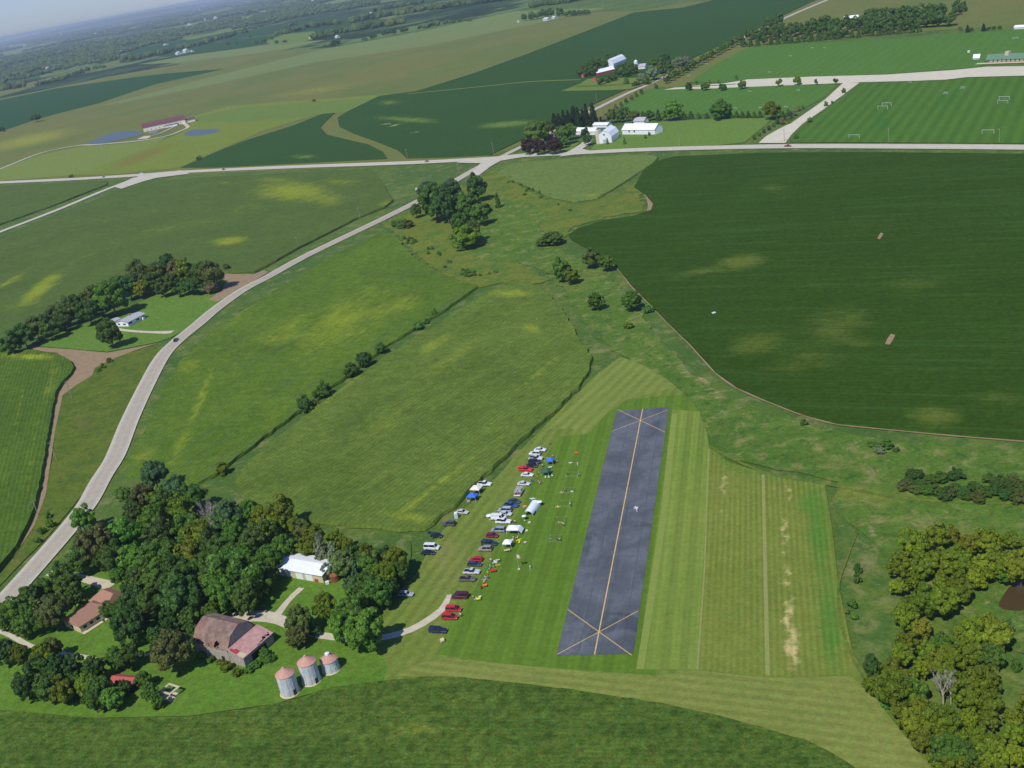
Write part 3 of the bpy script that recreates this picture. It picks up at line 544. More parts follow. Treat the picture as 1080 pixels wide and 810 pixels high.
field('paved_lot', [(156, 141), (160, 134), (176, 130), (192, 126.5), (199, 128), (192, 132), (180, 134), (168, 137), (164, 141)], M['pave'], .10, cell=20)
field('gravel_patch', [(144, 147), (152, 143.5), (160, 143), (156, 146)], M['gravel'], .13, cell=20)
strip('gravel_lane', [(160, 143), (172, 139), (190, 130)], 4, M['gravel'], .14)
strip('gravel_drive', [(120, 345.5), (128, 347.8), (149, 349.8), (172, 350.5), (182, 350)], [3, 3, 3, 5], M['gravel'], .12)
strip('gravel_drive', [(52, 604), (64, 607), (83, 608.5), (98, 612.5), (118, 618)], [3.5, 3.5, 4, 5], M['gravel'], .12)
field('gravel_patch', [(100, 619), (113, 611), (119, 617), (110, 621)], M['gravel'], .13, cell=3)
strip('gravel_lane', [(-10, 662), (12.6, 671), (29.4, 680), (44, 684), (66, 689), (82, 691.5), (113, 697), (134, 697), (155, 690), (185, 678), (215, 660), (240, 650)], [1.2, 2.0, 1.4, 1.8, 1.0, 1.8, 2.2], M['gravel'], .05)
strip('gravel_lane', [(240, 650), (256, 650.5), (275, 649.5), (293, 653), (306, 659), (330, 668), (354, 672), (380, 674), (404.4, 672), (415.6, 670), (435.6, 663), (453, 653), (466.7, 642), (472, 632), (474, 627)], [4.5, 6, 4, 3, 3, 3, 3, 3, 1.5], M['gravel'], .09)
strip('gravel_lane', [(290, 651), (298, 641), (306, 631), (318, 620)], [3, 2.2, 2.4], M['gravel'], .085)
g = G(466.7, 676)
# ponds at the right
tag(sheet('pond', [(1054, 640), (1058, 628), (1066, 618), (1080, 611), (1110, 606), (1125, 620), (1110, 636), (1075, 644)], M['brownwater'], .06, cell=6, smooth=True), kind='structure')
# ------------------------------------------------------------------ trees
def leaf_material():
    t = NT('foliage', .55, .25)
    oi = t.new('ShaderNodeObjectInfo'); geo = t.new('ShaderNodeNewGeometry')
    r = geo.outputs['Random Per Island']
    n = t.noise(1.7, 2, .5)
    k = t.math('ADD', t.math('MULTIPLY', r, .55), t.math('MULTIPLY', n, .9))
    comb = t.new('ShaderNodeCombineColor'); v = t.mr(k, .2, 1.25, .66, 1.95, smooth=False)
    [t.l.new(v, comb.inputs[i]) for i in range(3)]
    col = t.mix(1.0, oi.outputs['Color'], comb.outputs[0], 'MULTIPLY')
    yel = t.mix(1.0, col, (1.12, 1.06, .82, 1), 'MULTIPLY')
    col = t.mix(t.mr(n, .5, .75, 0, .8), col, yel)
    t.out(col)
    tr = t.new('ShaderNodeBsdfTranslucent'); t.l.new(col, tr.inputs[0])
    ms = t.new('ShaderNodeMixShader'); ms.inputs[0].default_value = .4
    t.l.new(t.b.outputs[0], ms.inputs[1]); t.l.new(tr.outputs[0], ms.inputs[2])
    t.l.new(ms.outputs[0], t.n['Material Output'].inputs[0])
    return t.m
M['leaf'] = leaf_material()
M['bark'] = flat('bark', (92, 80, 66), .9, .1, .3, 3)
M['deadwood'] = flat('dead_wood', (176, 168, 156), .9, .1, .15, 3)

def quads_to_mesh(name, C, N, size, mat, rs, core=None, aspect=1.0):
    """leaf-sized quads: centres C, normals N"""
    n = len(C); N = N / np.linalg.norm(N, axis=1, keepdims=True)
    a = rs.normal(size=(n, 3)); T = np.cross(N, a); T /= np.linalg.norm(T, axis=1, keepdims=True); Bv = np.cross(N, T)
    s = (size * rs.uniform(.6, 1.35, n))[:, None]
    q = np.stack([C - T*s*aspect - Bv*s*.6, C + T*s*aspect*.8 - Bv*s*.7, C + T*s*aspect + Bv*s*.6, C - T*s*aspect*.7 + Bv*s*.8], 1)
    V = q.reshape(-1, 3); F = np.arange(4 * n).reshape(-1, 4)
    Vl, Fl = V.tolist(), F.tolist()
    if core:
        o = len(Vl); Vl += core[0]; Fl += [[i + o for i in f] for f in core[1]]
    me = bpy.data.meshes.new(name); me.from_pydata(Vl, [], Fl); me.materials.append(mat); me.update(); return me
def ell(center, rad, rs, nu=9, nv=6, wob=.12):
    V, F = [], []
    for j in range(nv + 1):
        th = math.pi * j / nv
        for i in range(nu):
            ph = 2*math.pi*i/nu; k = 1 + rs.uniform(-wob, wob)
            V.append([center[0] + rad[0]*k*math.sin(th)*math.cos(ph), center[1] + rad[1]*k*math.sin(th)*math.sin(ph), center[2] + rad[2]*k*math.cos(th)])
    for j in range(nv):
        for i in range(nu):
            F.append([j*nu + i, (j+1)*nu + i, (j+1)*nu + (i+1) % nu, j*nu + (i+1) % nu])
    return V, F
def broad_mesh(name, seed, ncl=48, nleaf=4200, leaf=.075, flatness=1.0, clr=(.2, .36), low=-.75, uneven=.16):
    rs = np.random.RandomState(seed)
    cl = []
    while len(cl) < ncl:
        d = rs.normal(size=3); d /= np.linalg.norm(d)
        if d[2] < low: continue
        k = .74 + rs.uniform(-uneven, uneven); 
        if rs.rand() < .15: k *= .55
        c = d * k; c[2] *= flatness; cl.append((c, rs.uniform(*clr), d))
    w = np.array([c[1]**2 for c in cl]); w /= w.sum()
    C, N = [], []
    for (c, r, d0), k in zip(cl, (w * nleaf).astype(int) + 3):
        d = rs.normal(size=(k, 3)); d /= np.linalg.norm(d, axis=1, keepdims=True)
        d = d + d0 * .55 + np.array([0, 0, .25]); d /= np.linalg.norm(d, axis=1, keepdims=True)
        C.append(c + d * r * rs.uniform(.78, 1.08, (k, 1)) * np.array([1, 1, .85]))
        N.append(d + rs.normal(size=(k, 3)) * .42)
    C, N = np.concatenate(C), np.concatenate(N)
    core = ell((0, 0, -.04), (.56, .56, .54 * flatness), rs, 10, 7, .22)
    return quads_to_mesh(name, C, N, leaf, M['leaf'], rs, core)
def conifer_mesh(name, seed, nleaf=2600, leaf=.06, tiers=15):
    rs = np.random.RandomState(seed); C, N = [], []
    for t_ in range(tiers):
        z = -1 + 2 * (t_ + .3) / tiers; r = .98 * (1 - (z + 1) / 2) ** .8 + .04
        nb = max(4, int(13 * r))
        for b in range(nb):
            ph = 2*math.pi*(b + rs.rand()) / nb; rr = r * rs.uniform(.72, 1.08)
            k = int(nleaf / tiers / nb * (.5 + 1.1 * r)) + 2
            s = rs.uniform(.15, 1, k) ** .6
            x = s * rr * math.cos(ph) + rs.normal(size=k) * .05; y = s * rr * math.sin(ph) + rs.normal(size=k) * .05
            zz = z - s * rr * .16 + rs.normal(size=k) * .035
            C.append(np.stack([x, y, zz], 1)); N.append(np.stack([np.full(k, math.cos(ph)*.5), np.full(k, math.sin(ph)*.5), np.full(k, .8)], 1) + rs.normal(size=(k, 3)) * .4)
    V, F = [], []
    for j, (z, r) in enumerate(((-.98, .55), (-.4, .42), (.3, .2), (.9, .02))):
        for i in range(7): V.append([r*math.cos(i*.898), r*math.sin(i*.898), z])
    for j in range(3):
        for i in range(7): F.append([j*7+i, j*7+(i+1) % 7, (j+1)*7+(i+1) % 7, (j+1)*7+i])
    return quads_to_mesh(name, np.concatenate(C), np.concatenate(N), leaf, M['leaf'], rs, (V, F))
def tube(V, F, pts, rad, n=6):
    base = len(V); 
    for k, p in enumerate(pts):
        p = Vector(p); q = Vector(pts[min(k+1, len(pts)-1)]) - Vector(pts[max(k-1, 0)]); q.normalize()
        a = q.orthogonal().normalized(); b = q.cross(a)
        for i in range(n):
            th = 2*math.pi*i/n; V.append(tuple(p + (a*math.cos(th) + b*math.sin(th)) * rad[k]))
    for k in range(len(pts) - 1):
        for i in range(n):
            F.append((base + k*n + i, base + k*n + (i+1) % n, base + (k+1)*n + (i+1) % n, base + (k+1)*n + i))
    F.append(tuple(base + (len(pts)-1)*n + i for i in range(n)))
def trunk_mesh(name, seed, limbs=5, top=.55, mat='bark'):
    """unit height trunk with limbs reaching into the crown"""
    rs = random.Random(seed); V, F = [], []
    tube(V, F, [(0, 0, -.02), (.004, .003, .12), (-.004, .006, .32), (0, 0, top)], [.030, .022, .018, .010], 7)
    for i in range(limbs):
        a = 2*math.pi*i/limbs + rs.uniform(-.4, .4); z0 = rs.uniform(.2, top*.8); r = rs.uniform(.14, .24)
        tube(V, F, [(0, 0, z0), (r*.5*math.cos(a), r*.5*math.sin(a), z0 + .1), (r*math.cos(a), r*math.sin(a), z0 + .24)], [.013, .009, .004], 5)
    me = bpy.data.meshes.new(name); me.from_pydata(V, [], F); me.materials.append(M[mat]); me.update(); return me
def dead_mesh(name, seed):
    rs = random.Random(seed); V, F = [], []
    tube(V, F, [(0, 0, -.02), (0, 0, .2), (.01, 0, .4)], [.028, .022, .016], 7)
    def br(p, d, ln, r, dep):
        q = p + d * ln * .5 + Vector((rs.uniform(-.02, .02), rs.uniform(-.02, .02), .01)); e = p + d * ln
        tube(V, F, [p, q, e], [r, r * .75, r * .5], 4)
        if dep == 0: return
        for _ in range(3 if dep > 1 else 4):
            nd = (d + Vector((rs.uniform(-.65, .65), rs.uniform(-.65, .65), rs.uniform(-.1, .55)))).normalized()
            br(q if rs.random() < .4 else e, nd, ln * .66, r * .6, dep - 1)
    for i in range(7):
        a = 2*math.pi*i/7 + rs.uniform(-.3, .3)
        br(Vector((0, 0, rs.uniform(.2, .4))), Vector((math.cos(a)*.7, math.sin(a)*.7, 1)).normalized(), .26, .011, 3)
    me = bpy.data.meshes.new(name); me.from_pydata(V, [], F); me.materials.append(M['deadwood']); me.update(); return me

BROAD = [broad_mesh('crown_%s' % s, i*7+3, nleaf=7600, leaf=.060, flatness=f, ncl=c, clr=cr, uneven=u) for i, (s, f, c, cr, u) in enumerate((
    ('round', 1.0, 96, (.12, .27), .20), ('tall', 1.05, 74, (.14, .32), .26), ('spread', .9, 110, (.10, .25), .22),
    ('ragged', 1.0, 62, (.14, .34), .34), ('fine', 1.0, 130, (.09, .21), .20), ('lumpy', .95, 54, (.18, .36), .26),
    ('open', .95, 70, (.12, .26), .36), ('domed', .85, 100, (.12, .24), .18)))]
BROAD_S = [broad_mesh('small_crown', 91 + i, ncl=22, nleaf=900, leaf=.13, clr=(.25, .42)) for i in range(4)]
CONIF = [conifer_mesh('conifer_crown', 5 + i, 2200) for i in range(3)]
CONIF_S = [conifer_mesh('small_conifer_crown', 15 + i, 500, .12, 8) for i in range(2)]
TRUNK = [trunk_mesh('trunk', 60 + i) for i in range(3)]
TRUNK_C = trunk_mesh('conifer_trunk', 70, limbs=0, top=.9)
DEAD = [dead_mesh('dead_branches', 80 + i) for i in range(3)]
TONE = {  # crown base colours and the word each gets in a label
    'dark': (76, 104, 42), 'deep': (66, 98, 44), 'mid': (84, 118, 44), 'bright': (92, 134, 46), 'olive': (102, 120, 32), 'gold': (114, 130, 34),
    'brown': (92, 104, 50), 'rust': (126, 108, 74), 'blue': (76, 106, 62), 'grey': (118, 132, 98), 'pale': (104, 128, 66), 'wine': (70, 56, 50), 'yew': (42, 62, 36)}
WORD = {'dark': 'dark green', 'deep': 'deep green', 'mid': 'mid green', 'bright': 'bright green', 'olive': 'olive green', 'gold': 'yellow green', 'brown': 'brownish green',
        'rust': 'rust brown', 'blue': 'bluish green', 'grey': 'silvery grey', 'pale': 'pale green', 'wine': 'dark reddish', 'yew': 'blackish green'}
trnd = random.Random(77)
def tree(px, py, wpx, hpx, tone='mid', kind='broad', small=None, proto=None, at_crown=False):
    """a tree whose foot (or crown centre) shows at that point, with its width and height in pixels of the photograph"""
    g = G(px, py); sc = mpp(px, py); w = wpx * sc; h = hpx * vpp(px, py)
    if at_crown:
        g = G(px, py, h * .55); g.z = 0
    h = max(h, w * .55)
    small = (wpx < 11) if small is None else small
    rgb = TONE[tone]; j = trnd.uniform(.85, 1.15)
    colr = list(lin(tuple(min(255, c * (1 + trnd.uniform(-.05, .05)) * j ** .5) for c in rgb)))
    name = {'broad': 'broadleaf_tree', 'conifer': 'conifer_tree', 'shrub': 'shrub', 'dead': 'dead_tree'}[kind]
    root = empty(name, g, trnd.uniform(0, 6.28)); root['category'] = {'shrub': 'shrub'}.get(kind, 'tree')
    if kind == 'dead':
        o = bpy.data.objects.new('branches', trnd.choice(DEAD)); COL.objects.link(o); o.parent = root; o.scale = (w / .95, w / .95, h / .95)
        return root
    if kind == 'conifer':
        lo, ms, tk = .06, (CONIF_S if small else CONIF), TRUNK_C
    elif kind == 'shrub':
        lo, ms, tk = -.12, (BROAD_S if small else BROAD), None
    else:
        lo, ms, tk = (.13 if h > w else .08), (BROAD_S if small else BROAD), trnd.choice(TRUNK)
    o = bpy.data.objects.new('foliage' if kind == 'shrub' else 'crown', ms[proto % len(ms)] if proto is not None else trnd.choice(ms)); COL.objects.link(o); o.parent = root
    hc = h * (1 - lo); o.location = (0, 0, h * lo + hc / 2); k = 1.0 if kind == 'conifer' else 1.0
    o.scale = (w / 2 * trnd.uniform(.95, 1.06) * k, w / 2 * trnd.uniform(.95, 1.06) * k, hc / 2 * 1.02)
    o.color = colr
    if tk is not None and wpx > 5:
        q = bpy.data.objects.new('trunk', tk); COL.objects.link(q); q.parent = root; k = h * (1.0 if kind == 'conifer' else 1.0); q.scale = (max(k, w)*.9,) * 2 + (k,)
    return root
def grove_mass(rows, label):
    V, F = [], []
    for r in rows:
        x, y, wp, hp = r[:4]; kind = r[5] if len(r) > 5 else 'broad'
        g = G(x, y); w = wp * mpp(x, y); h = hp * vpp(x, y)
        if len(r) > 6 and r[6].get('at_crown'): g = G(x, y, h * .55)
        me = trnd.choice(CONIF_S if kind == 'conifer' else BROAD_S); b = len(V); a = trnd.uniform(0, 6.28); c, s = math.cos(a) * w / 2, math.sin(a) * w / 2
        co = np.zeros(len(me.vertices) * 3); me.vertices.foreach_get('co', co); co = co.reshape(-1, 3)
        V += np.stack([co[:, 0]*c - co[:, 1]*s + g.x, co[:, 0]*s + co[:, 1]*c + g.y, (co[:, 2] + 1.04) * h / 2], 1).tolist()
        F += [[i + b for i in p.vertices] for p in me.polygons]
    o = mesh_obj('distant_wood', V, F, M['leaf']); o.color = lin(TONE['dark']); return tag(o, label, 'woodland', kind='stuff')
def grove(rows, place, group, word='tree'):
    items = []
    for r in rows:
        tone = r[4] if len(r) > 4 else 'mid'; kind = r[5] if len(r) > 5 else 'broad'; kw = r[6] if len(r) > 6 else {}
        o = tree(r[0], r[1], r[2], r[3], tone, kind, **kw); o['group'] = group
        noun = {'broad': 'leafy tree', 'conifer': 'conifer', 'shrub': 'shrub', 'dead': 'bare dead tree'}[kind]
        items.append((o, noun if kind == 'dead' else WORD[tone] + ' ' + noun))
    name_by_order(items, place)
C_ = {'at_crown': True}
def cr(x, y, r, tone='mid', kind='broad', hk=1.25): return (x, y, 2 * r, 2 * r * hk * .95, tone, kind, C_)
# --- the big farmstead grove, back row beside the curved road and the corn
grove([cr(85, 547, 12, 'bright'), cr(99, 574, 19, 'brown'), cr(117, 590, 15, 'dark'), cr(84, 590, 13, 'mid'), cr(130, 566, 17, 'bright', hk=1.1), cr(142, 590, 14, 'bright'), cr(152, 524, 13, 'brown'),
       cr(162, 500, 13, 'blue', hk=1.4), cr(140, 541, 11, 'dark'), cr(169, 530, 12, 'mid'), cr(160, 548, 14, 'bright'), cr(185, 517, 13, 'blue'), cr(188, 538, 13, 'olive'), cr(170, 565, 15, 'dark'), cr(200, 556, 15, 'mid'), cr(205, 524, 12, 'dark'), cr(132, 522, 8, 'mid')],
      'in the grove by the curved road', 'trees of the farmstead grove')
grove([(226, 563, 30, 40, 'mid', 'dead'), cr(211, 566, 16, 'olive'), cr(240, 545, 14, 'blue'), cr(247, 562, 13, 'mid'), cr(262, 541, 12, 'bright'), cr(277, 549, 14, 'olive'), cr(296, 542, 15, 'olive'), cr(286, 562, 15, 'olive'), cr(308, 555, 12, 'olive'), cr(270, 571, 18, 'dark'), cr(299, 578, 12, 'mid'), cr(224, 578, 14, 'dark'), cr(241, 586, 15, 'mid'), cr(312, 574, 9, 'dark'), cr(258, 588, 14, 'mid'), cr(284, 590, 13, 'mid')],
      "on the grove's corn side", 'trees of the farmstead grove')
grove([cr(157, 590, 15, 'mid'), cr(177, 586, 17, 'mid'), cr(200, 586, 15, 'olive'), cr(146, 612, 14, 'dark'), cr(166, 610, 15, 'mid'), cr(188, 608, 17, 'dark'), cr(208, 604, 15, 'mid'), cr(230, 606, 17, 'dark'), cr(140, 634, 14, 'deep'), cr(160, 636, 13, 'dark'), cr(172, 628, 12, 'brown'), cr(190, 632, 20, 'deep'), cr(212, 628, 14, 'dark'), cr(180, 654, 12, 'deep'), cr(198, 652, 11, 'mid'), cr(205, 640, 12, 'brown'), cr(222, 585, 12, 'dark'), cr(126, 607, 10, 'mid')],
      'in the heart of the grove above the barn', 'trees of the farmstead grove')
grove([cr(245, 604, 24, 'mid', hk=1.15), cr(266, 610, 17, 'mid'), cr(235, 626, 17, 'mid'), cr(258, 630, 15, 'dark'), cr(282, 606, 12, 'dark'), cr(222, 648, 10, 'mid')], 'in front of the white garage', 'trees of the farmstead grove')
grove([cr(318, 560, 10, 'brown'), cr(330, 566, 11, 'olive'), cr(324, 579, 10, 'olive'), cr(338, 577, 12, 'grey', 'conifer', 1.6), cr(350, 571, 11, 'olive'), cr(351, 585, 11, 'grey', 'conifer', 1.5), cr(364, 578, 11, 'olive'), cr(374, 588, 11, 'dark'), cr(362, 594, 12, 'pale'), cr(348, 600, 8, 'grey', 'shrub', 1.0), cr(386, 584, 10, 'olive')],
      'in the thicket beyond the white garage', 'trees east of the farmstead')
grove([cr(376, 606, 11, 'blue', 'conifer', 1.6), cr(372, 618, 11, 'blue'), cr(390, 598, 14, 'mid'), cr(404, 590, 13, 'dark'), cr(417, 592, 13, 'olive'), cr(420, 604, 11, 'dark'), cr(405, 608, 14, 'olive'), cr(390, 615, 12, 'mid'), cr(398, 626, 14, 'mid'), cr(383, 628, 10, 'dark'), cr(412, 620, 9, 'dark')],
      'in the thicket facing the parked cars', 'trees east of the farmstead')
grove([cr(316, 654, 13, 'brown', hk=1.3), cr(313, 672, 11, 'brown', hk=1.0), cr(342, 640, 12, 'olive', hk=1.4), cr(332, 664, 7, 'deep', 'shrub', .8)], 'beside the lane above the three silos', 'yard trees')
grove([cr(371, 643, 16, 'bright', hk=1.2), cr(384, 664, 19, 'bright', hk=1.2), cr(362, 662, 14, 'bright', hk=1.2)], 'in the clump overhanging the gravel lane', 'yard trees')
# --- around the brown house
grove([cr(54, 644, 17, 'brown', hk=1.25), cr(72, 618, 13, 'dark'), cr(30, 632, 13, 'dark'), cr(46, 622, 11, 'mid'), cr(14, 644, 13, 'mid'), cr(34, 652, 14, 'mid'), cr(22, 662, 10, 'mid'), cr(64, 605, 10, 'dark'), cr(2, 654, 10, 'mid'), cr(77, 632, 10, 'dark')],
      "between curved road and brown house", 'trees around the brown roofed house')
grove([cr(136, 660, 17, 'deep', hk=1.3), cr(115, 645, 9, 'mid'), cr(128, 644, 11, 'dark'), cr(137, 691, 12, 'dark'), cr(122, 694, 10, 'mid'), cr(150, 652, 11, 'dark')], "right of the brown house", 'trees around the brown roofed house')
grove([cr(181, 687, 19.5, 'brown', hk=1.15), cr(163, 671, 9, 'dark'), cr(203, 668, 8, 'mid', 'shrub')], 'left of the weathered barn', 'yard trees')
grove([cr(4, 688, 12, 'deep'), cr(20, 690, 10, 'olive'), cr(44, 692, 12, 'olive'), cr(54, 684, 10, 'brown'), cr(40, 706, 13, 'dark'), cr(60, 706, 14, 'deep'), cr(26, 722, 13, 'deep'), cr(52, 724, 15, 'mid', hk=1.2), cr(66, 728, 12, 'olive'), cr(75, 704, 12, 'deep'), cr(80, 720, 10, 'mid')],
      'in the front tree row at far left', 'trees around the brown roofed house')
grove([cr(98, 706, 12, 'dark'), cr(92, 722, 12, 'olive'), cr(106, 728, 13, 'mid'), cr(118, 736, 12, 'bright', hk=1.0), cr(98, 738, 11, 'mid'), cr(128, 724, 9, 'dark', 'shrub', 1.0), cr(150, 716, 8, 'mid'), cr(158, 730, 9, 'mid'), cr(165, 738, 7, 'mid', 'shrub')],
      'around the small red roofed shed', 'trees around the brown roofed house')
# --- shrubs at the barn walls
grove([cr(221, 695, 4.5, 'mid', 'shrub', .7), cr(238, 702, 6, 'olive', 'shrub', .8), cr(250, 708, 5.5, 'olive', 'shrub', .7), cr(231, 698, 3.5, 'mid', 'shrub', .6), cr(278, 688, 6, 'bright', 'shrub', .9), cr(211, 690, 5, 'mid', 'shrub', .9), cr(270, 700, 6, 'mid', 'shrub', .5), cr(284, 694, 6, 'mid', 'shrub', .5), cr(262, 706, 5, 'mid', 'shrub', .5)], 'growing against the weathered barn', 'shrubs at the barn')
# --- windbreak and yard of the white ranch house
grove([cr(10, 362, 10, 'dark'), cr(24, 353, 11, 'dark'), cr(37, 345, 10, 'brown'), cr(47, 340, 10, 'deep'), cr(58, 330, 9, 'brown'), cr(52, 347, 9, 'dark'), cr(70, 328, 10, 'brown', hk=1.5), cr(82, 322, 11, 'dark', hk=1.4), cr(92, 328, 12, 'deep'), cr(100, 312, 12, 'brown'), cr(66, 340, 8, 'dark')],
      "in the windbreak's left half", 'trees of the windbreak')
grove([cr(116, 313, 15, 'bright', hk=1.3), cr(106, 322, 10, 'bright'), cr(125, 300, 10, 'dark'), cr(135, 302, 11, 'deep'), cr(146, 290, 11, 'brown', hk=1.6), cr(147, 304, 8, 'gold', hk=1.3), cr(157, 298, 10, 'dark'), cr(166, 290, 11, 'brown', hk=1.4), cr(178, 280, 9, 'deep', hk=1.6), cr(187, 287, 10, 'rust', hk=1.4), cr(180, 298, 9, 'dark'), cr(196, 286, 11, 'olive', hk=1.4), cr(206, 300, 10, 'dark', hk=1.1), cr(193, 303, 9, 'dark', hk=1.0), cr(213, 288, 11, 'dark', hk=1.4), cr(222, 290, 11, 'brown', hk=1.5), cr(222, 303, 6, 'rust', hk=1.1), cr(171, 303, 8, 'dark')],
      'in the windbreak behind the white house', 'trees of the windbreak')
grove([cr(115, 350, 12, 'dark', hk=1.35)], 'standing alone in front of the white ranch house', 'yard trees')
grove([(109, 388, 6, 5, 'olive', 'shrub'), (104, 392, 5, 4, 'olive', 'shrub'), (116, 382, 6, 5, 'olive', 'shrub')], 'beside the bare dirt clearing', 'shrubs on the verge')
grove([(54, 555, 10, 8, 'mid', 'shrub'), (45, 562, 9, 7, 'mid', 'shrub'), (40, 572, 8, 6, 'mid', 'shrub'), (52, 546, 7, 6, 'mid', 'shrub')], 'on the verge across the curved road', 'shrubs on the verge')
# --- ditch between the corn fields
grove([(236, 500, 13, 13, 'olive', 'shrub'), (323, 434, 17, 17, 'dark', 'shrub'), (342, 419, 19, 15, 'mid', 'shrub'), (372, 396, 15, 14, 'dark', 'shrub'), (385, 386, 16, 16, 'deep', 'shrub'), (403, 372, 13, 12, 'dark', 'shrub'), (442, 347, 10, 9, 'mid', 'shrub'), (450, 341, 6, 5, 'mid', 'shrub'), (457, 333, 8, 7, 'mid', 'shrub'), (335, 428, 9, 7, 'brown', 'shrub')],
      "along the ditch between corn fields", 'shrubs along the ditch')
# --- creek group
grove([(462, 234, 30, 42, 'mid'), (474, 236, 26, 38, 'deep'), (455, 216, 22, 26, 'blue'), (480, 214, 20, 26, 'blue'), (505, 213, 19, 29, 'deep', 'broad', {'proto': 1}), (496, 232, 28, 32, 'mid'), (508, 238, 20, 24, 'mid'), (492, 262, 28, 26, 'olive'), (500, 256, 18, 24, 'brown'), (487, 248, 18, 24, 'mid'), (440, 230, 12, 15, 'dark'), (526, 219, 9, 16, 'dark', 'conifer'), (515, 223, 9, 8, 'brown', 'shrub')],
      'in the creek clump below the junction', 'trees of the creek clump')
grove([(424, 240, 14, 9, 'mid', 'shrub'), (431, 240, 12, 8, 'brown', 'shrub'), (417, 239, 8, 7, 'mid', 'shrub')], 'low beside the road near the creek clump', 'shrubs near the creek clump')
grove([(582, 258, 26, 10, 'dark', 'shrub', {'small': False}), (573, 259, 14, 8, 'dark', 'shrub'), (594, 298, 17, 25, 'mid'), (604, 300, 14, 17, 'olive'), (625, 283, 17, 20, 'brown'), (640, 286, 17, 18, 'mid'), (630, 327, 18, 18, 'dark', 'broad'), (667, 328, 21, 21, 'mid', 'broad', {'proto': 2}), (684, 329, 10, 8, 'mid', 'shrub'), (663, 346, 11, 6, 'olive', 'shrub'), (848, 448, 8, 5, 'dark', 'shrub')],
      'on the meadow beside the big soybean field', 'trees on the creek meadow')
# scattered weeds along a meadow edge
wr = random.Random(31)
grove([(425 + f * 66 + wr.gauss(0, 2.5), 250 + f * 38 - 14 * f * (1 - f) * 0 + wr.gauss(0, 2.2), wr.uniform(2.4, 5), wr.uniform(2, 3.4), wr.choice(['mid', 'dark', 'mid']), 'shrub') for f in [wr.random() for _ in range(20)]] + [(wr.uniform(486, 530), wr.uniform(283, 294), wr.uniform(2.4, 5), wr.uniform(2, 3.4), 'mid', 'shrub') for _ in range(12)], 'on the yellow meadow below the creek clump', 'small shrubs on the meadow')
grove([(wr.uniform(540, 600), 0, 0, 0, 'mid', 'shrub') for _ in range(0)] + [(x_, 196 + (x_ - 545) * .42 + wr.gauss(0, 3), wr.uniform(2.2, 4.2), wr.uniform(1.8, 3), 'mid', 'shrub') for x_ in [wr.uniform(536, 606) for _ in range(16)]], 'in the verge below the corner corn field', 'small shrubs on the meadow')
# --- brush at the right
rr = random.Random(5); br = []
for i in range(38):
    x = 955 + i * 3.7 + rr.uniform(-2, 2)
    br.append((x, rr.choice([508, 514, 521, 528]) + rr.uniform(-3, 3) - (6 if x < 972 else 0), rr.uniform(12, 17), rr.uniform(7, 11), rr.choice(['deep', 'dark', 'dark', 'deep', 'brown']), 'shrub', {'small': False, 'proto': rr.randint(0, 7)}))
grove(br, 'in the brush belt above the right wood', 'shrubs of the brush belt')
grove([(928, 478, 12, 7, 'grey', 'shrub'), (935, 472, 14, 6, 'mid', 'shrub'), (920, 471, 10, 5, 'mid', 'shrub'), (945, 476, 7, 4, 'dark', 'shrub')], 'above the mown plot near the soybeans', 'shrubs on the creek meadow')
grove([(905, 604, 8, 10, 'dark', 'shrub'), (905, 614, 8, 9, 'dark', 'shrub'), (899, 640, 10, 8, 'mid', 'shrub'), (893, 646, 7, 5, 'pale', 'shrub'), (901, 652, 8, 6, 'mid', 'shrub')], 'by the track right of the mown plot', 'shrubs beside the track')
# --- the yellow green wood at the lower right
WOOD = [(x, y) for x, y in [(962, 576), (985, 566), (1004, 568), (1024, 574), (1046, 574), (1068, 570), (1090, 576), (1110, 580), (950, 596), (972, 594), (994, 590), (1014, 594), (1036, 596), (1058, 594), (1080, 598), (948, 618), (968, 616), (990, 612), (1010, 614), (1030, 610), (1064, 606), (958, 636), (976, 634), (998, 632), (1016, 628)]]
WOOD2 = [(958, 652), (970, 662), (960, 676), (982, 684), (996, 676), (1012, 672), (1028, 668), (1042, 664), (1052, 676), (955, 694), (972, 702), (990, 700), (1008, 694), (1026, 690), (1042, 694), (938, 706), (952, 714), (1000, 716)]
WOOD3 = [(930, 722), (946, 732), (964, 724), (1026, 716), (1040, 722), (950, 748), (968, 744), (1024, 738), (1042, 742), (962, 762), (982, 762), (1002, 760), (1022, 760), (1044, 758), (1064, 756), (1084, 750)]
WOOD4 = [(974, 780), (992, 782), (1012, 782), (1032, 780), (1052, 780), (1072, 776), (1092, 774), (986, 800), (1006, 804), (1028, 802), (1050, 802), (1072, 800), (1094, 798), (1000, 824), (1024, 828), (1048, 826), (1072, 824), (1096, 822), (1120, 800)]
for pts, place in ((WOOD, "at the right wood's far end"), (WOOD2, 'in the right wood beside the pond'), (WOOD3, 'in the right wood beside the mown grass'), (WOOD4, 'in the near corner of the right wood')):
    rows = []
    for (x, y) in pts:
        tn = rr.choice(['olive', 'olive', 'gold', 'gold', 'olive'])
        if rr.random() < .08: tn = 'mid'
        rows.append(cr(x + rr.uniform(-4, 4), y + rr.uniform(-4, 4), rr.choice([9.5, 11.5, 13, 14, 16]), tn, hk=rr.uniform(.95, 1.35)))
    if pts is WOOD3: rows += [(995, 744, 34, 42, 'grey', 'dead'), (1003, 742, 22, 30, 'grey', 'dead')]
    if pts is WOOD4: rows += [cr(1000, 792, 16, 'mid'), cr(1018, 796, 13, 'mid')]
    grove(rows, place, 'trees of the yellow green wood')
